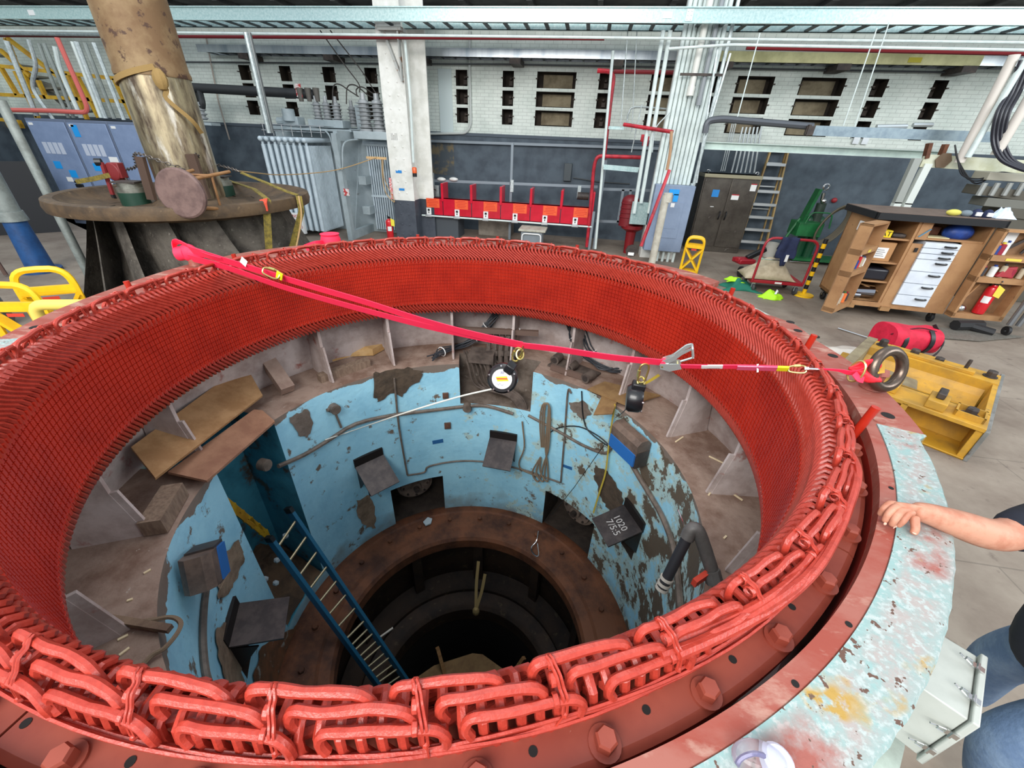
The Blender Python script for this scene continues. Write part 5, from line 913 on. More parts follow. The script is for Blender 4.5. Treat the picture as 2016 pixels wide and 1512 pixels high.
# platform cart with clothes
rc = M('cart_red', (156, 26, 40), .4)
pc = thing('platform_cart', 'red platform cart with a tall loop handle near the caution pole', 'cart', (4.5, 6.3, 0)); O = np.array([4.02, 6.0, 0.0]); ux = np.array([.995, -.02, 0]); uy = np.array([.02, .995, 0])
def CP(u, v, w): return O+ux*u+uy*v+Zv*w
b = MB(); b.hexa([CP(0, 0, .18), CP(.92, 0, .18), CP(.92, .62, .18), CP(0, .62, .18), CP(0, 0, .24), CP(.92, 0, .24), CP(.92, .62, .24), CP(0, .62, .24)]); b.build('deck', rc, pc, bevel=.008)
b = MB(); b.tube(rnd([CP(.02, .0, .22), CP(.02, 0, 1.0), CP(.9, 0, 1.0), CP(.9, 0, .22)], .16), .022, n=8); b.build('loop_handle', rc, pc)
b = MB(); b.cyl(CP(.02, 0, .62), CP(.9, 0, .62), .01, n=6); b.build('cross_bar', chrome, pc)
b = MB(); b.box(CP(.48, -.004, .21), (.12, .006, .03)); b.build('sticker', white, pc, smooth=0)
for u, v in ((.08, .06), (.84, .06), (.08, .54), (.84, .54)): b = MB(); b.cyl(CP(u-.02, v, .075), CP(u+.02, v, .075), .075, n=16); b.build('wheel', M('wheel_grey', (70, 70, 72), .5), pc); b = MB(); b.beam(CP(u, v, .075), CP(u, v, .18), .06, .02, Yv); b.build('fork', steel, pc)
def cloth(nm, lb, cat, f, nu, nv, mat, cn=None): b = MB(); b.sheet(f, nu, nv); o = b.build(nm, mat, label=lb, cat=cat, smooth=1.2); s = o.modifiers.new('thick', 'SOLIDIFY'); s.thickness = .012; return o
tan = M('canvas_tan', (186, 172, 146), .8, c2=(166, 152, 126), sc=8, bump=.2, bsc=30)
cloth('canvas_jacket', 'tan canvas jacket heaped on the red platform cart', 'jacket', lambda u, v: CP(-.12+.9*u, .0+.56*v, .255+.30*math.sin(PI*min(1, u*1.02))**.7*math.sin(PI*v)**.6+.04*math.sin(9*u+5*v)*math.sin(PI*u)*math.sin(PI*v)+.03*math.sin(17*v-6*u)*math.sin(PI*v)*math.sin(PI*u)), 26, 20, tan)
navy = M('navy_cloth', (34, 44, 78), .85, c2=(26, 34, 62), sc=7, bump=.2, bsc=40)
cloth('navy_jacket', 'dark blue jacket hanging over the red cart handle', 'jacket', lambda u, v: CP(.26+.28*u+.05*math.sin(6*v+3*u)*(abs(v-.3)), -.035-.02*math.sin(8*u)+(.10 if v < .22 else 0)*(1-v/.22), (1.03-.5*(v-.22)/.78*(1.0 if .25 < u < .62 else .72)) if v > .22 else .8+.23*v/.22), 16, 22, navy)
b = MB(); q = CP(.43, -.075, .68); b.box(q, (.05, .006, .12), .1); b.build('jacket_badge', white, label='white lettering patch on the hanging blue jacket', cat='patch')
b = MB(); b.hexa([CP(.40, .02, .245), CP(.58, .02, .245), CP(.60, .2, .245), CP(.42, .2, .245), CP(.42, .02, .34), CP(.60, .05, .37), CP(.60, .18, .37), CP(.44, .18, .34)]); b.build('red_canister', M('canister_red', (168, 46, 38), .4), label='red plastic piece on the cart under the tan jacket', cat='canister', bevel=.02)
# caution pole
cp_ = thing('caution_pole', 'black and yellow striped pole on a yellow round base', 'pole', (5.03, 6.05, 0)); b = MB(); b.cyl((5.03, 6.05, 0), (5.03, 6.05, .03), .17, n=24); b.cyl((5.03, 6.05, .03), (5.03, 6.05, .05), .1, .06, n=20); b.build('base', ym, cp_)
for k in range(12): b = MB(); b.cyl((5.03, 6.05, .05+.082*k), (5.03, 6.05, .132+.082*k), .036, n=14); b.build('stripe', ym if k % 2 == 0 else black, cp_)
# small engine thing, bucket, vests
se = thing('hand_truck', 'small red wheeled tool with a green bottle left of the cart', 'tool', atz(1455, 545, 0)); q = atz(1455, 545, 0); b = MB(); b.lathe([(.09, -.03), (.11, -.02), (.11, .02), (.09, .03), (.03, .03), (.03, -.03)], c=q+Zv*.11, n=18, axis=(1, .2, 0), closed_prof=True); b.build('wheel', rubber, se); b = MB(); b.box(q+np.array((.06, .2, .3)), (.36, .3, .1), .3); b.beam(q+np.array((-.12, .1, .33)), q+np.array((.2, .3, .3)), .12, .1); b.build('body', rc, se, bevel=.02); b = MB(); b.cyl(q+np.array((.28, .02, .12)), q+np.array((.34, .05, .42)), .05, n=12); b.build('bottle', M('mint_bottle', (150, 196, 166), .4), se); b = MB(); b.beam(q+np.array((.1, .2, .35)), q+np.array((.45, .3, .55)), .1, .1); b.build('motor', black, se, bevel=.02)
b = MB(); q = atz(1512, 505, 0); b.lathe([(0, 0), (.13, 0), (.155, .32), (.165, .32), (.165, .34), (.14, .34), (.12, .02), (0, .02)], c=q, n=20); b.build('bucket', M('bucket_grey', (184, 182, 174), .5), label='pale plastic bucket below the step ladder', cat='bucket')
hv = M('hi_vis_lime', (176, 240, 30), .6); gt_ = M('teal_cloth', (28, 112, 92), .8); q1 = atz(1455, 568, 0); q2 = atz(1516, 586, 0)
lump = lambda q, rx, ry, h, s: (lambda u, v: q+np.array([(u-.5)*2*rx*(1+.2*math.sin(s+9*v)), (v-.5)*2*ry*(1+.2*math.sin(7*u+s)), .006+h*math.sin(PI*u)*math.sin(PI*v)*(1+.45*math.sin(11*u+s)*math.cos(9*v-s))]))
cloth('teal_bag', 'teal green cloth heap on the floor left of the cart', 'cloth', lump(q1, .3, .2, .16, 1), 16, 14, gt_); cloth('hi_vis_vest', 'lime safety vest on the teal cloth heap', 'vest', lump(q1+np.array((-.12, .06, .13)), .15, .11, .07, 2), 12, 10, hv); cloth('hi_vis_vest', 'crumpled lime safety vest alone on the floor in front of the cart', 'vest', lump(q2, .19, .14, .12, 4), 16, 14, hv)
b = MB(); b.strap([q2+np.array((.02, -.1, .1)), q2+np.array((.08, 0, .15)), q2+np.array((.14, .06, .08))], .035, (0, 1, .3)); b.build('reflective_band', white, label='white reflective band on the crumpled lime vest', cat='band')
# ---------------------------------------------------------------- rolling tool cabinet
tan_b = M('mdf_tan', (172, 130, 88), .65, c2=(154, 112, 74), sc=2.5, c3=(130, 94, 64), sc3=9, amt3=(.64, .72)); inner_b = M('mdf_inner', (140, 104, 70), .7, c2=(116, 84, 56), sc=3)
FLc, FRc = np.array([5.17, 5.19, 0]), np.array([6.68, 5.08, 0]); WC = np.linalg.norm(FRc-FLc); cu = (FRc-FLc)/WC; cv = np.array([-cu[1], cu[0], 0]); HC0, HC1, DC = .20, 1.55, .85
def K(u, w, z): return FLc+cu*u+cv*w+Zv*z
def kbox(mb, u0, w0, z0, u1, w1, z1): return mb.hexa([K(u0, w0, z0), K(u1, w0, z0), K(u1, w1, z0), K(u0, w1, z0), K(u0, w0, z1), K(u1, w0, z1), K(u1, w1, z1), K(u0, w1, z1)])
tc_ = thing('tool_cabinet', 'big tan rolling tool cabinet with open doors and white drawers', 'tool cabinet', K(WC/2, .4, 0))
def kpart(nm, mat, boxes, par=tc_, **k):
    b = MB()
    for q in boxes: kbox(b, *q)
    return b.build(nm, mat, par, smooth=0, **k)
t = .03
kpart('carcass', tan_b, [(0, 0, HC0, t, DC, HC1), (WC-t, 0, HC0, WC, DC, HC1), (0, DC-t, HC0, WC, DC, HC1), (0, 0, HC0, WC, DC, HC0+.05), (.56, 0, HC0, .60, DC-t, HC1), (0, -.01, HC0-.03, WC, .03, HC0+.05)])
kpart('worktop', M('worktop_brown', (112, 92, 80), .6, c2=(92, 74, 64), sc=5), [(-.06, -.08, HC1+.02, WC+.06, DC+.12, HC1+.06)])
kpart('top_edging', black, [(-.07, -.09, HC1-.04, WC+.07, -.05, HC1+.055), (-.07, -.09, HC1-.04, -.04, DC+.12, HC1+.055), (WC+.04, -.09, HC1-.04, WC+.07, DC+.12, HC1+.055)])
for z in (.56, .86, 1.22): kpart('shelf', tan_b, [(t, .02, z, .56, DC-t, z+.025)])
kpart('shelf', tan_b, [(.60, .02, 1.26, WC-t, DC-t, 1.29)]); kpart('face_frame', tan_b, [(.60, -.01, HC0+.05, .745, .02, 1.20), (.60, -.012, 1.26, .74, .02, HC1-.02), (1.22, -.01, HC0+.05, WC-t, .02, 1.26)])
dz = [1.235, 1.15, 1.07, .985, .80, .61, .42, .245]
for k in range(7):
    d_ = kpart('drawer', M('drawer_white', (216, 224, 232), .4, c2=(204, 212, 222), sc=3), [(.75, -.035, dz[k+1]+.008, 1.21, .4, dz[k])]); b = MB(); zc = dz[k]-.045; b.tube(bez([K(1.02, -.035, zc), K(1.03, -.065, zc), K(1.14, -.065, zc), K(1.15, -.035, zc)], 10), .014, n=6); b.build('handle', black, d_)
for u, w in ((.08, .08), (WC-.08, .08), (.08, DC-.1), (WC-.08, DC-.1)):
    c_ = thing('caster', 'x', 'x', K(u, w, 0)) if False else None
    b = MB(); b.lathe([(.03, -.025), (.065, -.025), (.075, -.015), (.075, .015), (.065, .025), (.03, .025)], c=K(u, w, .077), n=20, axis=cu, closed_prof=True); cw = b.build('caster', rubber, tc_); b = MB(); b.beam(K(u-.03, w, .08), K(u-.03, w, .17), .04, .008, cu); b.beam(K(u+.03, w, .08), K(u+.03, w, .17), .04, .008, cu); b.box(K(u, w, .165), (.1, .1, .012)); b.build('fork', chrome, cw)
kpart('base_frame', black, [(.02, .0, .17, WC-.02, .06, .2), (.02, DC-.1, .17, WC-.02, DC-.04, .2), (.02, 0, .17, .08, DC-.04, .2), (WC-.08, 0, .17, WC-.02, DC-.04, .2)])
def door(hinge, free, nm_lb):
    hinge = np.array(hinge); free = np.array(free); e = (free-hinge); L = np.linalg.norm(e); e /= L; nrm = np.cross(e, Zv); nrm /= np.linalg.norm(nrm)
    if nrm @ (CAM-hinge) < 0: nrm = -nrm
    def D(a, w, z): return hinge+e*a+nrm*w+Zv*z
    def dbox(mb, a0, w0, z0, a1, w1, z1): P = [D(a0, w0, z0), D(a1, w0, z0), D(a1, w1, z0), D(a0, w1, z0), D(a0, w0, z1), D(a1, w0, z1), D(a1, w1, z1), D(a0, w1, z1)]; return mb.hexa(P)
    b = MB(); dbox(b, 0, 0, HC0-.02, L, .015, HC1-.05); d_ = b.build('door', inner_b, tc_, smooth=0, label=nm_lb)
    b = MB()
    for a0, z0, a1, z1 in ((0, HC0-.02, L, HC0+.06), (0, HC1-.08, L, HC1-.05), (0, HC0, .035, HC1-.05), (L-.05, HC0, L, HC1-.05), (0, .75, L, .83), (0, 1.07, L, 1.15)): dbox(b, a0, .015, z0, a1, .16, z1)
    b.build('shelf_rail', tan_b, d_, smooth=0); return D, L
D1, L1 = door(K(0, -.02, 0), (4.66, 4.66, 0), 'left door with shelves of cans and papers'); D2, L2 = door(K(WC, -.02, 0), (7.38, 5.06, 0), 'right door with shelves and extinguisher')
PAL = [(206, 40, 44), (228, 228, 224), (44, 70, 140), (236, 120, 60), (64, 120, 70), (190, 176, 150), (60, 60, 66), (150, 40, 60), (220, 200, 70)]
def can(D, a, z, r, h, ci, lb):
    q = D(a, .075, z); t_ = thing('spray_can', lb, 'can', q, 'cans and bottles on the cabinet doors'); m_ = M('can_%d' % ci, PAL[ci], .35); b = MB(); b.lathe([(0, 0), (r, .003), (r, h*.8), (r*.6, h*.86), (0, h*.86)], c=q, n=12); b.build('body', m_, t_); b = MB(); b.cyl(q+Zv*h*.86, q+Zv*h, r*.5, n=10); b.build('cap', M('can_%d' % ((ci+1) % 9), PAL[(ci+1) % 9], .35), t_)
names = ['red', 'white', 'blue', 'orange', 'green', 'beige', 'dark grey', 'maroon', 'yellow']; 
for D, L, nm_, side, z, seq in ((D1, L1, 'lower', 'left', HC0+.06, (6, 3, 5, 1, 0)), (D1, L1, 'middle', 'left', .83, (1, 5, 0, 2, 4, 7)), (D2, L2, 'middle', 'right', .83, (6, 1, 5, 7, 5)), (D2, L2, 'upper', 'right', 1.15, (2, 7, 1))):
    for k, ci in enumerate(seq): can(D, .1+k*(L-.2)/max(1, len(seq)-1)*(1 if side == 'left' or nm_ == 'middle' else .2), z, .035+.008*(k % 2), .15+.05*((k*7) % 3)/2, ci, '%s can on the %s shelf of the %s cabinet door, %s from the hinge' % (names[ci], nm_, side, ('first', 'second', 'third', 'fourth', 'fifth', 'sixth')[k]))
# papers, tape and tools on the doors
def dplate(D, nm, lb, cat, a0, z0, a1, z1, mat, w=.018): b = MB(); b.hexa([D(a0, w, z0), D(a1, w, z0), D(a1, w+.004, z0), D(a0, w+.004, z0), D(a0, w, z1), D(a1, w, z1), D(a1, w+.004, z1), D(a0, w+.004, z1)]); return b.build(nm, mat, label=lb, cat=cat, smooth=0)
dplate(D1, 'paper_sheet', 'white paper pinned high inside the left cabinet door', 'paper', .28, 1.3, .52, 1.48, white); dplate(D1, 'paper_sheet', 'crumpled white paper below the pinned sheet on the left cabinet door', 'paper', .3, 1.16, .58, 1.3, M('paper_red_white', (226, 220, 218), .6, c2=(206, 70, 66), sc=12, amt=(.56, .6)), .03); dplate(D1, 'brown_panel', 'brown panel low inside the left cabinet door', 'panel', .16, .42, .55, .74, M('panel_brown', (128, 96, 74), .7))
dplate(D2, 'paper_sheet', 'white paper on the upper right cabinet door', 'paper', .16, 1.28, .3, 1.46, white); dplate(D2, 'paper_sheet', 'second white sheet at the far edge of the right cabinet door', 'paper', .5, 1.3, .66, 1.38, white, .03); dplate(D2, 'yellow_tape', 'yellow tape strip on the right cabinet door rail', 'tape', .22, 1.085, .42, 1.12, M('tape_yellow', (222, 200, 80), .6), .162); dplate(D1, 'yellow_tape', 'yellow tape strip on the left cabinet door rail', 'tape', .3, 1.085, .4, 1.12, M('tape_yellow', (222, 200, 80)), .162)
b = MB(); b.beam(D2(.2, .05, 1.2), D2(.5, .05, 1.46), .02, .04); b.lathe([(.03, -.012), (.06, 0), (.03, .012)], c=D2(.2, .05, 1.19), n=12, axis=cv); b.lathe([(.03, -.012), (.06, 0), (.03, .012)], c=D2(.5, .05, 1.47), n=12, axis=cv); b.build('wrench', dark_steel, label='big dark wrench hanging on the right cabinet door', cat='wrench')
b = MB(); b.tube(bez([D2(.45, .05, 1.18), D2(.5, .06, 1.33), D2(.6, .06, 1.33), D2(.66, .05, 1.18)], 14), .018, n=6); b.tube(bez([D2(.52, .07, 1.17), D2(.55, .08, 1.28), D2(.62, .08, 1.26), D2(.6, .07, 1.17)], 14), .012, n=6); b.build('clamp_tool', dark_steel, label='grey clamp tools right of the big wrench on the cabinet door', cat='clamp')
b = MB(); b.hexa([D2(.28, .04, .84), D2(.5, .04, .84), D2(.5, .12, .84), D2(.28, .12, .84), D2(.36, .06, .98), D2(.5, .06, 1.0), D2(.5, .1, 1.0), D2(.36, .1, .98)]); b.build('red_case', M('case_red', (160, 44, 52), .45), label='red wedge shaped case on the right cabinet door shelf', cat='case', bevel=.01)
q = D2(.36, .1, .27); extinguisher('red fire extinguisher with yellow tag strapped inside the right cabinet door', q, .52, .075, None, (232, 210, 70))
b = MB(); b.beam(D2(.02, .05, .27), D2(.2, .03, .7), .03, .02); b.build('door_brace', tan_b, label='thin batten leaning inside the right cabinet door', cat='batten'); b = MB(); b.ball(D2(.1, .09, .32), (.07, .06, .06), 10, 7); b.build('metal_jar', chrome, label='shiny metal jar low on the right cabinet door', cat='jar')
# things in the bays
def kthing(nm, lb, cat, mat, boxes, **k): b = MB(); [kbox(b, *q) for q in boxes]; return b.build(nm, mat, label=lb, cat=cat, **k)
cb_ = kthing('cardboard_box', 'cardboard box with a white label on the cabinet shelf', 'box', M('cardboard', (178, 132, 86), .7), [(.15, .08, .887, .46, .45, 1.17)], bevel=.004); b = MB(); kbox(b, .22, .076, .93, .38, .08, 1.09); b.build('shipping_label', white, cb_, smooth=0); b = MB(); [kbox(b, .235, .0735, 1.05-.03*k, .33+.02*(k % 2), .0762, 1.058-.03*k) for k in range(4)]; b.build('label_print', M('ink_grey', (120, 120, 124), .6), cb_, smooth=0)
yb = kthing('yellow_box', 'small yellow box with black lettering on the top cabinet shelf', 'box', M('box_yellow', (240, 206, 30), .45), [(.07, .03, 1.247, .3, .2, 1.35)], bevel=.004); text('CAT', .1, 'lettering', black, yb, frame4(K(.185, .027, 1.298), cu, Zv), width=1.1)
kthing('red_pouch', 'red box behind the small yellow box on the top cabinet shelf', 'pouch', M('pouch_red', (196, 44, 52), .6), [(.12, .21, 1.25, .28, .35, 1.45)], bevel=.03); kthing('blue_box', 'small blue box beside the cardboard box', 'box', M('box_blue', (36, 120, 190), .5), [(.04, .05, .887, .145, .2, .96)], bevel=.004)
kthing('spray_bottle', 'small white bottle on the blue box in the cabinet', 'bottle', white, [(.05, .08, .965, .09, .12, 1.05)], bevel=.01); kthing('tool_case', 'black tool case on the middle cabinet shelf', 'case', M('case_black', (30, 30, 38), .35), [(.07, .04, .587, .53, .5, .77)], bevel=.03); kthing('steel_tool', 'grey steel tool on the top left cabinet shelf', 'tool', dark_steel, [(.33, .06, 1.25, .52, .2, 1.31)], bevel=.02)
b = MB(); b.cyl(K(.12, .2, .34), K(.5, .15, .37), .09, n=16); b.cyl(K(.1, .1, .31), K(.3, .1, .31), .05, n=12); b.ball(K(.16, .07, .4), .06, 10, 7); b.build('steel_parts', M('chrome_dark', (150, 150, 156), .15, 1), label='heap of shiny steel parts at the cabinet bottom', cat='steel parts')
b = MB(); b.cyl(K(.12, .25, .54), K(.54, .1, .40), .012, n=6); b.cyl(K(.08, .35, .46), K(.54, .25, .44), .014, n=6); b.build('long_tool', wood, label='long tool handles above the steel parts', cat='tool')
b = MB(); b.ball(K(1.22, .2, 1.37), (.2, .14, .13), 14, 10, None); b.build('blue_bag', M('bag_blue', (32, 70, 150), .5, c2=(28, 50, 110), sc=6), label='blue bag on the upper right cabinet shelf', cat='bag'); kthing('wood_block', 'brown wooden box at the back of the upper right cabinet shelf', 'box', M('box_brown', (112, 68, 48), .6), [(.78, .3, 1.3, 1.05, .5, 1.42)], bevel=.01); kthing('folder_stack', 'pale flat folders on the upper right cabinet shelf', 'folder', M('folder_cream', (216, 204, 160), .6), [(.78, .04, 1.292, 1.06, .24, 1.305)])
b = MB(); b.beam(K(.62, -.016, 1.30), K(.73, -.016, 1.42), .004, .05, cv); b.build('blue_pen_mark', M('pen_blue', (90, 160, 200), .6), tc_, smooth=0); b = MB(); kbox(b, .66, -.03, 1.08, .70, -.012, 1.14); b.build('latch', black, tc_)
for k, (u, lb, m_, sx) in enumerate(((.98, 'yellow and grey glove on the cabinet top', M('glove_yellow', (206, 196, 90), .7), .1), (1.14, 'grey pouch on the cabinet top', M('pouch_grey', (112, 124, 132), .7), .08), (1.26, 'left navy pouch with white label on the cabinet top', navy, .07), (1.4, 'right navy pouch with white label on the cabinet top', navy, .07))):
    b = MB(); b.ball(K(u, .12, HC1+.1), (sx, .05, .045 if k < 2 else .07), 12, 8); o = b.build('glove' if k == 0 else 'pouch', m_, label=lb, cat='glove' if k == 0 else 'pouch')
    if k > 1: b = MB(); kbox(b, u-.035, .055, HC1+.08, u+.035, .075, HC1+.13); b.build('label_patch', white, o, smooth=0)
b = MB(); random.seed(3); b.sheet(lambda u, v: K(1.47+.26*u+.02*math.sin(9*v), .05+.2*v, HC1+.065+.16*math.sin(PI*u)*math.sin(PI*v)*(.6+.5*random.random())), 9, 9); b.build('white_rag', M('rag_white', (206, 222, 240), .8), label='crumpled white rag at the right end of the cabinet top', cat='rag', smooth=0)
b = MB(); [kbox(b, *q) for q in ((-.02, .3, 1.28, -.004, .42, 1.42),)]; b.build('side_sticker', white, tc_, smooth=0); b = MB(); kbox(b, -.02, .12, 1.02, -.004, .2, 1.2); b.build('side_sticker', M('stripe_red', (176, 40, 50)), tc_, smooth=0)
for u in (.1, .62): b = MB(); kbox(b, u, -.03, .125, u+.14, .03, .2); b.build('wood_block', wood, tc_, smooth=0)
# black equipment and panel under the right door, steel frame at the right edge
b = MB(); b.tube([atz(1905, 640, .1), atz(1955, 655, .06)], .06, n=8); b.tube([atz(1880, 640, .1), atz(1930, 640, .1)], .08, n=8); b.build('black_hose', rubber, label='black rubber hose and gear on the floor under the right cabinet door', cat='hose')
b = MB(); b.slab([atz(1800, 662, .015), atz(1930, 672, .015), atz(2016, 664, .015), atz(1950, 655, .015), atz(1845, 645, .015)][::-1], .012); b.build('tread_plate', M('tread_plate', (120, 116, 108), .5, .4, c2=(140, 136, 128), sc=40), label='grey tread plate lying on the floor behind the red bag', cat='plate')
b = MB(); b.tube([atz(1650, 646, .02), atz(1710, 665, .02), atz(1760, 665, .02)], .012, n=6); b.build('metal_strip', chrome, label='thin metal strip on the floor in front of the tool cabinet', cat='strip')
rf = thing('tube_rack', 'steel tube frame on casters at the right edge beside the cabinet door', 'frame', (7.7, 4.9, 0))
for x0, y0, x1, y1, z0, z1 in ((2016, 545, 1960, 618, .75, .16), (2030, 560, 1985, 622, .75, .16)): b = MB(); b.tube([(7.2 if x0 < 2020 else 7.5, 4.65, .95), (7.0 if x0 < 2020 else 7.3, 4.55, .16)] if False else [D2(L2+.05+(.12 if x0 > 2020 else 0), .25, 1.0), D2(L2-.0+(.12 if x0 > 2020 else 0), .3, .18)], .035, n=8); b.build('tube', M('tube_steel', (140, 142, 144), .3, .7), rf)
b = MB(); b.slab([D2(L2+.05, .22, .25), D2(L2+.9, .22, .25), D2(L2+.9, .22, .9), D2(L2+.08, .22, .9)], .02); b.build('panel', M('frame_panel', (150, 136, 118), .7), rf); b = MB(); q = D2(L2+.02, .3, .09); b.lathe([(.02, -.02), (.07, -.02), (.07, .02), (.02, .02)], c=q, n=14, axis=cu, closed_prof=True); b.build('caster', rubber, rf)
# ---------------------------------------------------------------- red duffel bag
bagm = M('bag_red', (214, 26, 62), .7, c2=(184, 18, 50), sc=5, bump=.25, bsc=14); bd = thing('duffel_bag', 'red duffel bag with black handles on the floor', 'bag', (5.3, 3.75, 0)); Bc = np.array([5.32, 3.72, 0]); bu = np.array([.98, .2, 0]); bv = np.array([-.2, .98, 0])
def BG(u, v): a = 2*PI*v; sx = .39*(1-abs(2*u-1)**6*.12); prof = (abs(math.cos(a))**.7*math.copysign(1, math.cos(a)), abs(math.sin(a))**.7*math.copysign(1, math.sin(a))); s = 1 if 0 < u < 1 else .0; return Bc+bu*((u-.5)*2*sx)+bv*prof[0]*.2*s*(1+.05*math.sin(9*u))+Zv*(.19+prof[1]*(.185+.025*math.sin(5*u+1))*s)
b = MB(); b.sheet(BG, 22, 24); b.build('body', bagm, bd, smooth=1)
for u in (.26, .72): b = MB(); b.strap([Bc+bu*(u-.5)*.8+bv*(-.21*math.cos(a)*1.03)+Zv*(.19+.2*math.sin(a)) for a in np.linspace(-.9, 1.0, 12)], .06, bu, .012); b.build('strap', black, bd)
b = MB(); b.strap(bez([Bc+bu*-.2+bv*-.22+Zv*.12, Bc+bu*-.02+bv*-.34+Zv*.04, Bc+bu*.2+bv*-.3+Zv*.08, Bc+bu*.36+bv*-.18+Zv*.22, Bc+bu*.3+bv*.0+Zv*.40], 20), .04, Zv, .012); b.build('handle', black, bd)
b = MB(); b.tube(bez([Bc+bu*-.36+bv*-.12+Zv*.3, Bc+bu*.0+bv*-.10+Zv*.385, Bc+bu*.36+bv*-.1+Zv*.32], 14), .009, n=5); b.build('zipper', M('zip_dark', (90, 10, 30), .5), bd)
cloth('plastic_sheet', 'clear crumpled plastic on the floor left of the red bag', 'plastic sheet', lump(np.array([4.55, 3.45, 0]), .3, .22, .06, 3), 14, 12, M('plastic_pale', (196, 188, 178), .25)); cloth('white_bag', 'small white plastic bag beside the red bag', 'bag', lump(np.array([4.82, 3.3, 0]), .12, .1, .1, 5), 10, 10, white)
# ---------------------------------------------------------------- yellow iron half mould on the floor
mm = M('mould_yellow', (198, 148, 42), .5, c2=(166, 126, 50), sc=4, c3=(92, 82, 70), sc3=6, amt3=(.62, .72)); md = thing('bearing_housing', 'yellow iron half bearing housing with bolts on the floor', 'machine part', (4.4, 1.9, 0))
O_ = np.array([4.41, 1.21, 0]); ea = (np.array([3.78, 1.74, 0])-O_); ea /= np.linalg.norm(ea); eb = np.array([-ea[1], ea[0], 0]); eb = eb if eb @ np.array([1, 1, 0]) > 0 else -eb
def H(a, b_, z): return O_+ea*a+eb*b_+Zv*z
def hbox(mb, a0, b0, z0, a1, b1, z1): return mb.hexa([H(a0, b0, z0), H(a1, b0, z0), H(a1, b1, z0), H(a0, b1, z0), H(a0, b0, z1), H(a1, b0, z1), H(a1, b1, z1), H(a0, b1, z1)])
def hp(nm, mat, bx, **k): b = MB(); [hbox(b, *q) for q in bx]; return b.build(nm, mat, md, **k)
hp('front_box', mm, [(0, 0, 0, 1.15, .03, .02), (0, 0, .31, 1.15, .36, .35), (0, .02, 0, .05, .36, .33), (.52, 0, 0, .57, .34, .33), (1.1, 0, 0, 1.15, .34, .33), (0, .34, 0, 1.15, .37, .35), (0, 0, 0, 1.15, .35, .015)], bevel=.004)
hp('side_flange', M('flange_grey', (112, 112, 108), .55, .2, c2=(140, 140, 138), sc=3, c3=(84, 76, 66), sc3=5, amt3=(.6, .68)), [(-.03, .0, 0, 0, 1.7, .33)], bevel=.004)
for k in range(4): b = MB(); q = H(-.0305, .16, .28-.065*k); b.cyl(q, q-ea*.004, .022, n=12); b.build('bolt_hole', MATS['hole_black'], md)
b = MB(); N_ = 18
for q in range(N_):
    a0, a1 = PI*q/N_, PI*(q+1)/N_; b0, b1 = .82-.44*math.cos(a0), .82-.44*math.cos(a1); z0, z1 = .35-.33*math.sin(a0), .35-.33*math.sin(a1)
    b.add([H(.06, b0, z0), H(1.1, b0, z0), H(1.1, b1, z1), H(.06, b1, z1)], [(0, 1, 2, 3)])
hbox(b, .0, 1.24, 0, 1.12, 1.55, .35); hbox(b, .0, .36, 0, .04, 1.5, .34) ; b.build('trough', mm, md, smooth=.6)
hp('end_plate', M('plate_putty', (140, 128, 100), .7, c2=(116, 102, 80), sc=4), [(1.1, .3, 0, 1.2, 1.6, .36)], bevel=.004)
for a0, b_ in ((.13, .18), (.93, .18)):
    hp('bolt_pocket', mm, [(a0-.1, b_-.1, .35, a0+.1, b_-.085, .40), (a0-.1, b_+.085, .35, a0+.1, b_+.1, .40), (a0-.1, b_-.1, .35, a0-.085, b_+.1, .40), (a0+.085, b_-.1, .35, a0+.1, b_+.1, .40)]); b = MB(); b.hexbolt(H(a0, b_, .35), Zv, .045, .07, .07, .01); b.build('bolt', dark_steel, md)
for a0, b_ in ((.36, .16), (.72, .2)): hp('lug', mm, [(a0-.07, b_-.13, .35, a0+.07, b_+.13, .43)], bevel=.006); hp('lug_clamp', dark_steel, [(a0-.03, b_-.05, .43, a0+.03, b_+.12, .49)], bevel=.01)
for a0, b_, h in ((.08, 1.42, .06), (1.02, 1.42, .07), (.28, 1.38, .12), (.5, 1.4, .05), (.72, 1.42, .06)): b = MB(); b.hexbolt(H(a0, b_, .35), Zv, .045 if h < .1 else .02, h, .06, .01); b.build('bolt', dark_steel, md)
hp('ridge', mm, [(.2, 1.3, .35, .9, 1.36, .385), (.45, 1.36, .35, .95, 1.5, .37)], bevel=.004)
b = MB(); b.hexa([np.array(p) for p in [(4.0, 2.6, 0), (4.5, 2.1, 0), (4.7, 2.4, 0), (4.2, 2.9, 0), (4.02, 2.62, .2), (4.5, 2.12, .2), (4.68, 2.4, .2), (4.2, 2.88, .2)]]); b.build('putty_block', M('plate_putty', (140, 128, 100)), label='rough putty coloured block behind the shackle ring', cat='block', bevel=.02)
b = MB(); b.hexa([np.array(p) for p in [(4.2, 3.05, 0), (4.6, 2.75, 0), (4.75, 2.95, 0), (4.35, 3.25, 0), (4.2, 3.05, .1), (4.6, 2.75, .1), (4.75, 2.95, .1), (4.35, 3.25, .1)]]); b.build('yellow_block', mm, label='yellow iron block behind the stator rim left of the ring', cat='block', bevel=.01)
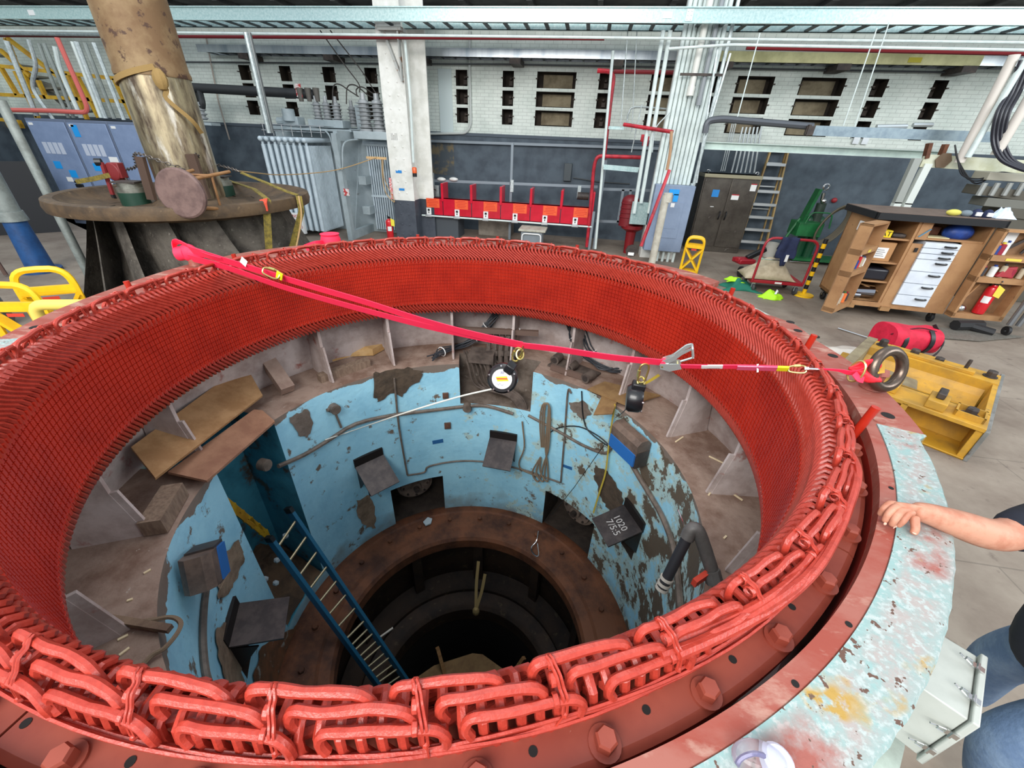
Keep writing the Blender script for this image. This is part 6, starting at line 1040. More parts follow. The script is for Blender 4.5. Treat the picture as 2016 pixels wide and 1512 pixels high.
# ================================================================ left side: turbine runner with shaft, switchgear, transformer
TC = np.array([-4.95, 3.38, 0]); RT_ = 1.56
iron = M('runner_iron', (98, 88, 76), .6, .25, c2=(74, 66, 58), sc=3, c3=(134, 118, 96), sc3=7, amt3=(.62, .72), bump=.2, bsc=14)
rough_iron = M('runner_body', (92, 86, 78), .8, .1, c2=(66, 60, 54), sc=5, c3=(130, 124, 114), sc3=18, amt3=(.6, .68), bump=.7, bsc=22)
rn = thing('turbine_runner', 'huge dark iron turbine runner standing on the floor at left', 'turbine runner', TC)
b = MB(); b.lathe([(1.38, 1.385), (1.45, 1.345), (RT_, 1.36), (RT_+.015, 1.42), (RT_, 1.50), (RT_-.05, 1.515), (1.44, 1.505), (1.38, 1.44), (1.15, 1.36), (.8, 1.33), (.5, 1.36), (.42, 1.42), (.0, 1.42), (0, 1.28), (1.2, 1.28), (1.38, 1.385)], c=TC, n=72); b.build('crown', M('crown_brown', (96, 76, 54), .65, .1, c2=(70, 56, 42), sc=4, c3=(118, 98, 72), sc3=9, amt3=(.6, .7), bump=.2, bsc=20), rn)
b = MB(); b.lathe([(1.02, 1.34), (1.04, .8), (1.26, .1)], c=TC, n=48); b.build('hub', rough_iron, rn)
NBL = 15
for k in range(NBL):
    a0 = 360*k/NBL; b = MB()
    def BL(u, v, off): r0 = 1.0+.0*v; r = .92+u*(.28+.40*(1-v)**1.3)+(1-v)*.12; return TC+pol(r, a0+u*34+(1-v)*16+off, .10+1.25*v)
    nu, nv = 10, 10
    vs = [BL(i/nu, j/nv, s) for s in (-.7, .7) for i in range(nu+1) for j in range(nv+1)]; q = (nu+1)*(nv+1); ix = lambda s, i, j: s*q+i*(nv+1)+j
    fs = [(ix(0, i, j), ix(0, i+1, j), ix(0, i+1, j+1), ix(0, i, j+1)) for i in range(nu) for j in range(nv)]+[(ix(1, i, j+1), ix(1, i+1, j+1), ix(1, i+1, j), ix(1, i, j)) for i in range(nu) for j in range(nv)]+[(ix(0, nu, j), ix(1, nu, j), ix(1, nu, j+1), ix(0, nu, j+1)) for j in range(nv)]
    b.add(vs, fs); b.build('blade', rough_iron, rn, smooth=.8)
b = MB(); b.lathe([(1.52, 0), (1.70, 0), (1.70, .12), (1.62, .16), (1.52, .12)], c=TC, n=72, closed_prof=True); b.build('band', rough_iron, rn)
SC = np.array([-5.08, 3.55, 0]); sh = thing('turbine_shaft', 'thick worn steel shaft rising from the turbine runner', 'shaft', SC+Zv*1.4)
b = MB(); b.lathe([(0, 1.42), (.40, 1.42), (.40, 2.86), (0, 2.86)], c=SC, n=40); b.build('journal', M('shaft_shiny', (186, 170, 138), .32, .7, c2=(96, 80, 66), sc=3.2, amt=(.4, .62), c3=(224, 216, 200), sc3=2.2, amt3=(.56, .66), stretch=(2.5, 2.5, .6)), sh)
b = MB(); b.lathe([(0, 2.86), (.415, 2.86), (.42, 2.9), (.405, 2.95), (.405, 5.2), (0, 5.2)], c=SC, n=40); b.build('upper_shaft', M('shaft_brown', (116, 88, 58), .65, .15, c2=(144, 120, 86), sc=2.2, c3=(78, 54, 40), sc3=6, amt3=(.57, .61)), sh)
ow = M('old_sling', (150, 122, 72), .8, bump=.2, bsc=60)
b = MB(); P = [SC+pol(.425, a, 2.84-.12*math.cos(math.radians(a-200))+.05) for a in range(120, 330, 10)]; b.strap(P, .06, Zv, .015); b.strap(bez([SC+pol(.43, 320, 2.85), SC+pol(.46, 326, 2.72), SC+pol(.45, 322, 2.62), SC+pol(.5, 345, 2.40), SC+pol(.46, 0, 2.25)], 16), .05, (1, 1, .3), .015); q = SC+pol(.46, 322, 2.82); b.ball(q, (.09, .07, .12), 8, 6); b.build('web_sling', ow, label='old tan webbing sling knotted around the shaft', cat='sling')
b = MB(); b.beam(SC+pol(.55, 250, 1.42), SC+pol(.5, 250, 1.95), .05, .12, Xv); b.build('shaft_stop', M('stop_brown', (78, 58, 46), .7), label='brown steel plate standing left of the shaft foot', cat='plate'); b = MB(); b.beam(SC+pol(.5, 330, 1.44), SC+pol(.46, 330, 2.0), .05, .14, Xv); b.build('shaft_stop', M('stop_brown', (78, 58, 46)), label='brown steel plate standing right of the shaft foot', cat='plate')
# jacks, stool, chains on the crown
jg = M('jack_green', (28, 62, 48), .45); js = M('jack_top', (150, 150, 140), .4, .6, c2=(110, 108, 98), sc=9)
for (x, y, lb) in ((268, 396, 'green jack with worn metal top on the runner, left'), (415, 385, 'green jack behind the stool on the runner'),  (440, 380, 'green jack at the right behind the stool')):
    q = atz(x, y, 1.38); t = thing('hydraulic_jack', lb, 'jack', q, 'green jacks on the runner'); b = MB(); b.cyl(q-Zv*.05, q+Zv*.12, .17, n=20); b.build('body', jg, t); b = MB(); b.cyl(q+Zv*.12, q+Zv*.18, .165, n=20); b.cyl(q+Zv*.18, q+Zv*.24, .14, n=20); b.build('piston', js, t); b = MB(); b.box(q+Zv*.25, (.3, .26, .02), .3); b.build('shim_plate', dark_steel, t)
sq = atz(356, 381, 1.66); sn = (CAM-sq); sn[2] *= .3; sn /= np.linalg.norm(sn); sn = np.array([sn[0]*.82+sn[1]*.57, -sn[0]*.57+sn[1]*.82, sn[2]]); so = thing('wooden_stool', 'round wooden stool lying on its side on the runner', 'stool', sq)
b = MB(); b.lathe([(0, .02), (.25, .02), (.27, .005), (.27, -.03), (.25, -.045), (0, -.045)], c=sq, n=28, axis=sn); b.build('seat', M('stool_seat', (116, 92, 86), .6, c2=(92, 70, 66), sc=7), so)
u, v, d = frame_of(sn); lw2 = M('stool_leg', (150, 108, 66), .55, c2=(128, 88, 52), sc=6); legs = []
for s, w_ in ((1, 1), (1, -1), (-1, 1), (-1, -1)):
    a = sq-sn*.03+u*s*.15+v*w_*.15; e = sq-sn*.55+u*s*.22+v*w_*.22+Xv*.1; legs.append((a, e)); b = MB(); b.cyl(a, e, .022, .018, n=8); b.build('leg', lw2, so)
for i, j in ((0, 1), (2, 3), (0, 2), (1, 3)): b = MB(); b.cyl(legs[i][0]*.5+legs[i][1]*.5, legs[j][0]*.5+legs[j][1]*.5, .014, n=6); b.build('stretcher', lw2, so)
def chain(lb, P, r=.02, w=.011):
    P = bez(P, 60); L = np.cumsum([0]+[np.linalg.norm(P[k+1]-P[k]) for k in range(len(P)-1)]); n_ = int(L[-1]/(r*2.6)); b = MB(); PA = np.array(P)
    for k in range(n_):
        s = (k+.5)/n_*L[-1]; c_ = np.array([np.interp(s, L, PA[:, i]) for i in range(3)]); s2 = min(s+.01, L[-1]); d = np.array([np.interp(s2, L, PA[:, i]) for i in range(3)])-np.array([np.interp(s2-.02, L, PA[:, i]) for i in range(3)]); d /= np.linalg.norm(d); u, v, _ = frame_of(d); u, v = (u, v) if k % 2 else (v, u)
        b.tube([c_+d*math.cos(a)*r*1.5+u*math.sin(a)*r for a in np.linspace(0, 2*PI, 9)[:-1]], w*.6, n=5, closed=True)
    return b.build('chain', M('chain_steel', (110, 104, 100), .4, .7), label=lb, cat='chain')
chain('steel chain from the red chain hoist along the front of the shaft', [atz(245, 335, 1.72), atz(268, 327, 1.8), SC+pol(.5, 235, 1.98), SC+pol(.5, 290, 1.9), atz(395, 345, 1.72), atz(405, 352, 1.6)]); chain('steel chain from the shaft to the right edge sling', [SC+pol(.5, 335, 2.0), atz(420, 322, 1.85), atz(455, 332, 1.8), atz(470, 337, 1.78)])
hq = atz(228, 338, 1.72); ch = thing('chain_hoist', 'red lever chain hoist over the left of the runner', 'chain hoist', hq); b = MB(); b.cyl(hq-Yv*.06, hq+Yv*.06, .12, n=14); b.box(hq+np.array((.05, 0, .02)), (.16, .1, .2)); b.build('body', M('hoist_red', (132, 44, 46), .5), ch, bevel=.01); b = MB(); b.beam(hq+np.array((-.08, -.08, .12)), hq+np.array((-.10, -.1, -.30)), .05, .03, Yv); b.build('lever', MATS['hoist_red'], ch); b = MB(); b.cyl(hq+np.array((-.10, -.1, -.30)), hq+np.array((-.10, -.1, -.46)), .028, n=8); b.cyl(hq+np.array((-.1, -.06, .12)), hq+np.array((-.16, -.1, .12)), .05, n=10); b.build('grip', black, ch); b = MB(); b.tube(bez([hq+np.array((.1, 0, -.05)), hq+np.array((.16, 0, -.14)), hq+np.array((.1, 0, -.2))], 10), .015, n=6); b.build('hook', dark_steel, ch)
osl = M('sling_olive', (140, 122, 50), .8, c2=(96, 86, 40), sc=16); R1 = lambda a, z, r=RT_+.03: TC+pol(r, a, z)
b = MB(); b.strap(bez([atz(475, 340, 1.77), atz(520, 358, 1.66), atz(560, 375, 1.58), atz(586, 384, 1.53)], 14), .07, Yv, .012); e0 = atz(588, 386, 1.52); b.strap([e0, e0+np.array((.02, -.04, -.2)), e0+np.array((-.25, -.1, -.75))], .08, (.7, .7, 0), .012); b.build('tie_strap', osl, label='olive tie strap over the right edge of the runner', cat='strap')
b = MB(); p0 = atz(526, 392, 1.53); b.strap([atz(440, 352, 1.5), atz(500, 372, 1.52), p0], .06, Yv, .012); b.strap([p0, p0+np.array((.0, -.06, -.12)), p0+np.array((-.22, .0, -.85))], .09, (.7, .7, 0), .012); b.build('tie_strap', osl, label='olive tie strap hanging in front of the runner blades', cat='strap'); b = MB(); b.strap([p0+np.array((-.03, -.03, .0)), p0+np.array((.0, -.09, -.04)), p0+np.array((-.01, -.09, -.13))], .1, Xv, .012); b.build('strap_cuff', M('cuff_orange', (206, 76, 52), .6), label='orange cuff on the hanging strap at the runner edge', cat='strap')
b = MB(); b.tube(bez([e0, e0+np.array((.03, -.1, -.3)), e0+np.array((-.12, -.3, -.9)), e0+np.array((-.2, -.4, -1.3))], 16), .012, n=6); b.build('rope', M('rope_tan', (178, 146, 100), .8), label='thin tan rope hanging from the runner edge', cat='rope')
b = MB(); b.tube(bez([atz(470, 337, 1.78), aty(560, 344, 6.0), aty(660, 335, 7.4), aty(745, 309, 8.0)], 30), .01, n=6); b.build('rope', MATS['rope_tan'], label='thin tan rope stretched from the runner to the white column', cat='rope'); b = MB(); b.beam(aty(722, 310, 8.0), aty(760, 312, 8.0), .05, .05); b.build('wood_batten', M('batten_pale', (206, 170, 122), .7), label='pale wooden batten tied at the left of the white column', cat='batten'); b = MB(); b.tube(bez([aty(752, 314, 8.0), aty(753, 350, 8.0), aty(760, 380, 8.0), aty(776, 398, 8.0), aty(772, 385, 8.02), aty(756, 350, 8.0), aty(754, 314, 8.0)], 30), .01, n=6); b.build('rope_loop', MATS['rope_tan'], label='tan rope loop hanging by the white column', cat='rope')
b = MB(); b.strap([atz(150, 358, 1.56), atz(185, 352, 1.62), atz(215, 345, 1.7)], .06, Zv, .012); b.build('tie_strap', osl, label='olive strap from the red hoist to the left runner edge', cat='strap')
# stanchions and jack post
grp = M('stanchion_grey', (150, 158, 154), .5, .3, c2=(126, 132, 128), sc=6); b = MB(); b.cyl((-6.62, 2.75, 0), (-6.62, 2.75, 2.52), .055, n=14); b.cyl((-6.62, 2.75, 0), (-6.62, 2.75, .04), .24, n=24); b.build('stanchion', grp, label='grey stanchion pole with a round foot left of the runner', cat='pole')
jp = thing('jack_post', 'blue jack post with a grey pipe at the left edge', 'post', (-8.72, 3.5, 0)); b = MB(); b.cyl((-8.72, 3.5, .0), (-8.72, 3.5, .85), .19, .15, n=18); b.cyl((-8.72, 3.5, 0), (-8.72, 3.5, .05), .28, n=18); b.build('base', M('post_blue', (36, 84, 140), .5, c2=(30, 68, 116), sc=5), jp); b = MB(); b.cyl((-8.72, 3.5, .85), (-8.72, 3.5, 1.0), .19, .17, n=16); b.cyl((-8.72, 3.5, 1.0), (-8.72, 3.5, 1.9), .15, n=18); b.build('pipe', grp, jp)
b = MB(); b.tube([(-8.9, 3.1, .02), (-9.05, 3.15, 1.0)], .03, n=8); b.build('rod', M('rod_brown', (96, 72, 62), .6), label='thin brown rod leaning by the blue post', cat='rod')
b = MB(); b.lathe([(0, 0), (.32, 0), (.35, .06), (.33, .4), (.28, .5), (.2, .5), (.2, .3), (0, .3)], c=(-6.75, 1.35, 0), n=28); b.build('tub', M('tub_grey', (76, 84, 92), .35, c2=(96, 104, 110), sc=4), label='dark grey round tub at the left edge', cat='tub')
b = MB(); b.hexa([np.array(p) for p in [(-12.6, 5.2, 0), (-11.7, 6.1, 0), (-11.75, 6.15, 0), (-12.65, 5.25, 0), (-12.6, 5.2, 1.5), (-11.7, 6.1, 1.5), (-11.75, 6.15, 1.5), (-12.65, 5.25, 1.5)]]); b.b2((-14.5, 5.2, 0), (-12.6, 5.25, 1.5)); b.build('black_board', M('board_black', (30, 32, 36), .6), label='black board standing on the floor in front of the switchgear', cat='board')
b = MB(); b.hexa([np.array(p) for p in [(-13.6, 4.6, 0), (-12.5, 4.6, 0), (-12.5, 5.1, 0), (-13.6, 5.1, 0), (-13.3, 4.7, 1.9), (-12.7, 4.7, 1.9), (-12.7, 5.1, 1.9), (-13.3, 5.1, 1.9)]]); b.build('concrete_pier', M('pier_grey', (132, 128, 118), .85, c2=(110, 106, 98), sc=4), label='grey concrete pier at the left edge behind the blue post', cat='pier')
# left barriers and pale pipe
barrier('open yellow barrier at left nearest the runner', (-4.92, 1.16, 0), .62, .97, .46, offs=(0,), th=.03); barrier('yellow barrier at the left edge, half cut by the picture edge', (-4.78, .74, 0), .3, .94, .5, offs=(0,), th=.03)
b = MB(); p = atz(62, 600, .98); b.tube(rnd([p-Zv*.95, p, p+np.array((.55, .16, .0))], .1), .045, n=12); b.build('elbow_pipe', M('pipe_paleyellow', (226, 200, 96), .5), label='pale yellow elbow pipe beside the left stator rim', cat='pipe')
# switchgear
sg = M('switchgear_blue', (128, 146, 178), .4, c2=(116, 134, 166), sc=2); sd = M('switchgear_frame', (100, 112, 134), .45); YS = 7.0
for k, lb in enumerate(('leftmost blue grey switchgear cabinet with white label strips', 'middle blue grey switchgear cabinet with a blue tape square at its top', 'rightmost blue grey switchgear cabinet half hidden by the shaft')):
    x0 = -12.48+1.13*k; t = thing('switchgear_cabinet', lb, 'switchgear', (x0+.56, YS+.4, 0), 'switchgear cabinets'); b = MB(); b.b2((x0, YS, 0), (x0+1.12, YS+.9, 2.34)); b.build('body', sd, t, bevel=.01); b = MB(); b.b2((x0+.04, YS-.03, .75), (x0+1.09, YS, 2.28)); b.build('door', sg, t, bevel=.01); b = MB(); b.b2((x0+.04, YS-.03, .1), (x0+1.09, YS, .72)); b.build('lower_door', sg, t, bevel=.01)
    if k < 2:
        for j in range(4): b = MB(); xx = x0+.22+.15*j; b.b2((xx, YS-.036, 1.62), (xx+.12, YS-.031, 1.86)); b.build('label_strip', M('label_grey', (186, 194, 210), .5), t, smooth=0)
        for xx, zz in ((.28, 1.3), (.62, 1.12)): b = MB(); b.b2((x0+xx, YS-.036, zz), (x0+xx+.2, YS-.031, zz+.16)); b.build('blue_tape', M('bright_blue_tape', (20, 150, 226)), t, smooth=0)
        b = MB(); b.b2((x0+.45, YS-.036, 1.02), (x0+.62, YS-.031, 1.12)); b.build('sticker', white, t, smooth=0); b = MB(); b.b2((x0+.68, YS-.08, .9), (x0+.86, YS-.03, .98)); b.b2((x0+.66, YS-.06, 1.0), (x0+.8, YS-.03, 1.04)); b.build('breaker_handle', black, t, smooth=0)
    if k == 1: b = MB(); b.b2((x0+.14, YS-.036, 2.0), (x0+.3, YS-.031, 2.24)); b.build('blue_tape', M('bright_blue_tape', (20, 150, 226)), t, smooth=0); b = MB(); b.b2((x0+.82, YS-.036, 1.36), (x0+1.06, YS-.031, 1.62)); b.build('document', white, t, smooth=0)
    b = MB(); b.b2((x0+.1, YS-.036, 2.2), (x0+.22, YS-.031, 2.25)); b.build('name_tag', white, t, smooth=0)
# conduits rising from switchgear
for k, (pts, r_, m_) in enumerate(((((56, 78), (70, 128), (66, 175), (105, 235)), .04, steel), (((76, 85), (105, 165), (135, 232)), .035, grp), (((86, 85), (120, 165), (145, 232)), .035, grp), (((108, 92), (122, 145), (160, 232)), .045, lgt), (((143, 82), (200, 232)), .045, lgt), (((150, 82), (208, 233)), .05, steel), (((166, 84), (225, 234)), .04, grp), (((184, 84), (244, 236)), .04, steel), (((12, 80), (72, 228)), .05, steel))):
    pipe('galvanized conduit above the switchgear, %s from the left' % ('second', 'third', 'fourth', 'fifth', 'sixth', 'seventh', 'eighth', 'ninth', 'first')[k], list(pts), 7.2, r_, m_, n=24 if len(pts) > 2 else 0, group='conduits above the switchgear')
pipe('pink red pipe dropping among the conduits above the switchgear', [(112, 74), (177, 222), (100, 218), (-10, 216)], 7.0, .045, M('pipe_pinkred', (206, 100, 92), .5), nm='fire_pipe', cat='pipe')
# yellow stair and railing
yr_ = thing('yellow_stair', 'yellow steel stair and guard rail high at left behind the conduits', 'stair', (-14, 9, 2.4))
def ybar(x0, y0, x1, y1, w=.085, Y=9.2, nm='rail'): b = MB(); b.beam(aty(x0, y0, Y), aty(x1, y1, Y), w, w); b.build(nm, yp, yr_, smooth=0)
for q in ((0, 130, 240, 156), (0, 186, 250, 200), (12, 75, 75, 235), (14, 75, 140, 170), (0, 98, 60, 150), (0, 130, 35, 188), (30, 140, 75, 232), (45, 140, 65, 185), (75, 158, 92, 195), (132, 145, 172, 235), (225, 155, 262, 236), (232, 157, 268, 236), (0, 235, 40, 240), (152, 150, 195, 232)): ybar(*q)
for k in range(6): b = MB(); b.beam(aty(-10+34*k, 130+22*k-20, 9.4), aty(20+34*k, 128+22*k-20, 9.4), .3, .04); b.build('tread', M('tread_grey', (120, 118, 106), .6), yr_, smooth=0)
b = MB(); b.beam(aty(60, 160, 9.4), aty(110, 176, 9.4), .05, .2); b.beam(aty(20, 115, 9.45), aty(130, 210, 9.45), .04, .16, Yv); b.build('stringer', M('stringer_grey', (112, 112, 104), .6), yr_, smooth=0)
b = MB(); b.b2(aty(-10, 250, 9.6), aty(45, 242, 9.7)); b.build('yellow_beam', yp, label='yellow beam at the far left above the black board', cat='beam')
# ---------------------------------------------------------------- transformer
tgm = M('transformer_grey', (164, 176, 180), .5, c2=(146, 158, 162), sc=3, c3=(96, 92, 84), sc3=7, amt3=(.66, .74)); rad = M('radiator_grey', (204, 218, 226), .45, c2=(188, 202, 210), sc=4)
tf = thing('power_transformer', 'grey power transformer with cooling fins and bushings behind the column', 'transformer', (-5.5, 8.5, 0))
b = MB(); b.b2((-7.3, 8.75, 0), (-4.2, 9.75, 2.32)); b.b2((-7.4, 8.7, 2.32), (-4.1, 9.8, 2.40)); b.build('tank', tgm, tf, bevel=.01)
b = MB(); b.beam((-4.98, 7.62, 0), (-4.98, 7.62, 2.3), .12, .16, Yv); b.beam((-4.98, 7.75, .0), (-4.98, 8.75, 2.28), .01, .01); b.b2((-5.03, 7.62, 0), (-4.93, 8.75, .2)); b.b2((-5.03, 7.62, 2.15), (-4.93, 8.75, 2.35)); b.b2((-6.9, 8.2, 2.33), (-4.9, 8.75, 2.38)); b.build('corner_post', tgm, tf, smooth=0)
for k in range(8):
    x = -6.86+.158*k; P = MB()
    P.b2((x-.018, 7.66, .12), (x+.018, 8.6, 2.0))
    for j in range(17): P.cyl((x, 7.64+.058*j, .15), (x, 7.64+.058*j, 2.02), .034 if j else .05, n=6)
    P.build('radiator_panel', rad, tf); P = MB(); P.cyl((x, 7.58, 2.13), (x, 8.75, 2.13), .05, n=12); P.ball((x, 7.58, 2.13), .055, 12, 6); P.cyl((x, 7.63, 2.0), (x, 7.63, 2.13), .03, n=6); P.build('header_pipe', rad, tf)
P = MB()
for j in range(15): x = -4.76+.062*j; P.cyl((x, 8.62, .1), (x, 8.62, 2.05), .02, n=6); P.b2((x-.012, 8.62, .1), (x+.012, 8.75, 2.05))
P.cyl((-4.85, 8.62, 2.1), (-3.7, 8.62, 2.1), .05, n=10); P.b2((-4.8, 8.6, .9), (-3.8, 8.64, .95)); P.build('rear_radiator', rad, tf)
for z in (1.2, .5): P = MB(); P.b2((-4.95, 8.3, z), (-4.75, 8.6, z+.2)); P.build('valve_block', tgm, tf, bevel=.01)
por = M('porcelain_grey', (162, 166, 168), .25, c2=(140, 144, 146), sc=5)
def bushing(x, y, z, h, r, n_=5):
    B_ = MB(); prof = [(r*.9, 0), (r*.9, .05)]
    for k in range(n_): z0 = .05+(h-.05)*k/n_; dz_ = (h-.05)/n_; prof += [(r*.62, z0+dz_*.15), (r, z0+dz_*.3), (r, z0+dz_*.42), (r*.62, z0+dz_*.6), (r*.62, z0+dz_)]
    prof += [(r*.35, h+.02), (r*.3, h+.14), (0, h+.14)]; B_.lathe([(0, 0)]+prof, c=(x, y, z), n=16); B_.build('bushing', por, tf)
for k in range(3): bushing(-5.92+.25*k, 8.6, 2.52, .38, .13)
for k in range(2): bushing(-5.18+.36*k, 8.9, 2.45, .4, .12, 5)
for k in range(3): bushing(-4.55+.33*k, 8.3, 2.36, .6, .18, 7)
P = MB(); P.b2((-6.1, 8.4, 2.4), (-5.2, 8.8, 2.56)); P.b2((-6.7, 8.3, 2.4), (-6.3, 8.6, 2.6)); P.cyl((-6.5, 8.3, 2.5), (-6.5, 8.3, 2.75), .14, n=14); P.cyl((-6.9, 8.4, 2.5), (-6.6, 8.4, 2.5), .08, n=10); P.b2((-5.05, 8.8, 2.4), (-4.9, 9.0, 2.9)); P.b2((-4.8, 8.1, 2.2), (-3.7, 8.5, 2.36)); P.build('top_gear', tgm, tf, bevel=.01)
for k in range(7): P = MB(); x = -6.85+.24*k; P.tube([(x, 7.75, 2.2), (x, 7.75, 2.42), (x+.02, 8.3, 2.42)], .008, n=4); P.build('cage_bar', chrome, tf)
P = MB(); P.tube([(-6.9, 7.75, 2.42), (-5.3, 7.75, 2.42)], .01, n=4); P.tube([(-6.9, 7.75, 2.3), (-5.3, 7.75, 2.3)], .01, n=4); P.build('cage_rail', chrome, tf)
P = MB(); P.tube(bez([(-5.3, 7.75, 2.35), (-5.1, 7.6, 2.2), (-5.0, 7.55, 1.7), (-4.9, 7.55, 1.6), (-4.85, 7.7, 2.1), (-4.7, 8.2, 2.2)], 30), .018, n=6); P.build('oil_pipe', tgm, tf)
P = MB(); q = aty(682, 378, 7.53); P.b2((q[0]-.07, 7.525, q[2]-.08), (q[0]+.07, 7.532, q[2]+.07)); P.b2((q[0]-.07, 7.522, q[2]+.0), (q[0]+.07, 7.526, q[2]+.05)); P.build('warning_label', M('label_warn', (226, 214, 212), .5, c2=(190, 60, 60), sc=14, amt=(.5, .52)), tf, smooth=0)
sg_ = thing('danger_sign', 'red and white danger sign hanging low on the transformer fins', 'sign', aty(583, 440, 7.5)); q = aty(583, 440, 7.5)
P = MB(); P.b2((q[0]-.2, 7.5, q[2]-.24), (q[0]+.2, 7.58, q[2]+.24)); P.build('board', white, sg_, smooth=0); text('DANGER', .105, 'lettering', M('sign_red', (190, 40, 44), .5), sg_, frame4((q[0], 7.497, q[2]+.17), Xv, Zv), width=.9); text('HIGH\nVOLTAGE', .07, 'lettering', black, sg_, frame4((q[0], 7.497, q[2]+.04), Xv, Zv)); text('PELIGRO', .1, 'lettering', MATS['sign_red'], sg_, frame4((q[0], 7.497, q[2]-.08), Xv, Zv), width=.85); text('ALTO\nVOLTAJE', .055, 'lettering', black, sg_, frame4((q[0], 7.497, q[2]-.18), Xv, Zv))
blk = M('wire_dark', (58, 54, 50), .5)
for k, pts in enumerate((((655, 208), (656, 172), (668, 166), (690, 180), (706, 190)), ((682, 205), (684, 172), (700, 168), (725, 188), (735, 192)), ((630, 60), (680, 130), (706, 165), (708, 182)), ((650, 60), (712, 140), (730, 168), (748, 195)), ((703, 190), (702, 176), (715, 172), (745, 192)))): P = MB(); P.tube(bez([aty(x, y, 8.5) for x, y in pts], 24), .014, n=5); P.build('jumper_wire', blk, label='dark jumper wire above the transformer bushings, %s' % ('left arch', 'middle arch', 'long left drop', 'long right drop', 'right arch')[k], cat='wire', group='jumper wires of the transformer')
bd_ = thing('bus_duct', 'long black bus duct running left to the transformer', 'bus duct', (-7.6, 8.7, 2.9)); p0, p1 = aty(350, 171, 8.7), aty(620, 186, 8.7); P = MB(); P.tube([p0, p1], .10, n=12); P.build('duct', M('duct_black', (40, 42, 44), .5), bd_)
for k, x in enumerate((590, 606, 622)): P = MB(); a = aty(x, 178, 8.6); c_ = aty(x+4, 200, 8.6); P.cyl(a+Zv*.05, c_, .075, .05, n=12); P.build('elbow_cap', M('cap_greybrown', (96, 92, 86), .5), bd_)
P = MB(); q = aty(588, 178, 8.58); P.b2((q[0]-.07, 8.57, q[2]-.13), (q[0]+.07, 8.59, q[2]+.13)); P.build('red_label', MATS['label_warn'], bd_, smooth=0)
for k in range(3): P = MB(); P.tube(bez([aty(368+12*k, 176, 8.7), aty(372+13*k, 200, 8.6), aty(368+15*k, 212, 8.6)], 10), .07, n=8); P.build('cable_drop', MATS['duct_black'], bd_)
for k in range(3): bushing_x = aty(368+16*k, 236, 8.6); P = MB(); P.lathe([(0, 0)]+[v_ for j in range(4) for v_ in ((.08, .09*j), (.13, .09*j+.03), (.13, .09*j+.045), (.08, .09*j+.07))]+[(.05, .38), (0, .38)], c=(bushing_x[0], 8.6, bushing_x[2]), n=14); P.build('insulator', por, bd_)
P = MB(); P.beam(aty(350, 240, 8.6), aty(425, 245, 8.6), .3, .06); P.build('support_beam', tgm, bd_); P = MB(); a = aty(385, 243, 8.7); P.beam((a[0], 8.7, 0), (a[0], 8.7, a[2]), .2, .2, Yv); P.build('support_post', grey_p, bd_)
pipe('tall grey double conduit in front of the wall left of the transformer', [(484, 64), (530, 262)], 7.55, .05, steel); pipe('second tall grey conduit left of the transformer', [(491, 64), (537, 262)], 7.6, .035, M('mid_grey', (120, 124, 124), .4, .5))
pipe('thin rusty pipe on the white wall left of the transformer', [(405, 70), (430, 200), (452, 275)], 9.9, .02, M('wall_pipe', (170, 160, 150), .6))
pipe('pale slanting edge pipe right of the shaft', [(308, 50), (388, 320)], 6.2, .06, M('pipe_white2', (196, 206, 202), .5))
# ================================================================ foreground: sling, ratchet, fall arrest blocks, shackle ring
eyes = M('eyebolt_steel', (110, 98, 88), .32, .8, c2=(90, 74, 64), sc=5)
er = thing('lifting_eye', 'big steel lifting eye standing on the right rim', 'lifting eye', atz(1712, 765, 1.35)); eb_ = atz(1714, 762, 1.352); ec = atz(1747, 727, 1.47)
ax_ = np.cross(RT, Zv); ax_ = np.array([.35, -.9, .35]); u, v, d = frame_of(ax_)
b = MB(); b.tube([ec+(u*math.cos(a)+v*math.sin(a))*.088 for a in np.linspace(0, 2*PI, 33)[:-1]], .024, n=12, closed=True); b.build('ring', eyes, er)
b = MB(); b.cyl(eb_, eb_+Zv*.03, .05, .045, n=18); b.tube(bez([eb_+Zv*.03, eb_+Zv*.07+(ec-eb_)*.15, ec-(ec-eb_)*.42], 8), .034, n=10); b.build('shank', plate_m, er)
sq_ = atz(1712, 722, 1.47)
SL = thing('ratchet_sling', 'long red web sling with ratchet buckle stretched across the stator', 'sling', atz(1030, 678, 1.3))
pl_p = atz(375, 515, 1.45); pl_d = atz(1700, 735, 1.47)-pl_p; pl_n = np.array([pl_d[1], -pl_d[0], 0]); pl_n /= np.linalg.norm(pl_n)
def V(x, y, off=0): d = ray(x, y); return CAM + d*((pl_p+pl_n*off-CAM)@pl_n)/(d@pl_n)
up1 = np.cross(pl_d/np.linalg.norm(pl_d), pl_n)
LW = .05
A = [V(375, 492), V(440, 512), V(520, 536), V(620, 566), V(720, 595), V(820, 627), V(920, 655), V(1030, 679)]
Bb = [V(375, 508, -.02), V(450, 528, -.02), V(560, 566, -.02), V(700, 606, -.02), V(830, 640, -.02), V(940, 664, -.02), V(1030, 681, -.01)]
b = MB(); b.strap(bez(A, 30), [.052+.026*math.exp(-k*.08) for k in range(len(bez(A, 30)))], Zv*1.0+np.array([0, -.5, 0]), .004); b.build('upper_web', pinkstrap, SL)
b = MB(); b.strap(bez(Bb, 30), [.052+.02*math.exp(-k*.08) for k in range(len(bez(Bb, 30)))], Zv*1.0+np.array([0, -.5, 0]), .004); b.build('lower_web', pinkstrap, SL)
b = MB(); b.strap(bez([V(1030, 680), V(1100, 688), V(1200, 703), V(1308, 714)], 20), .05, Zv*1.0+np.array([0, -.5, 0]), .005); b.build('middle_web', pinkstrap, SL)
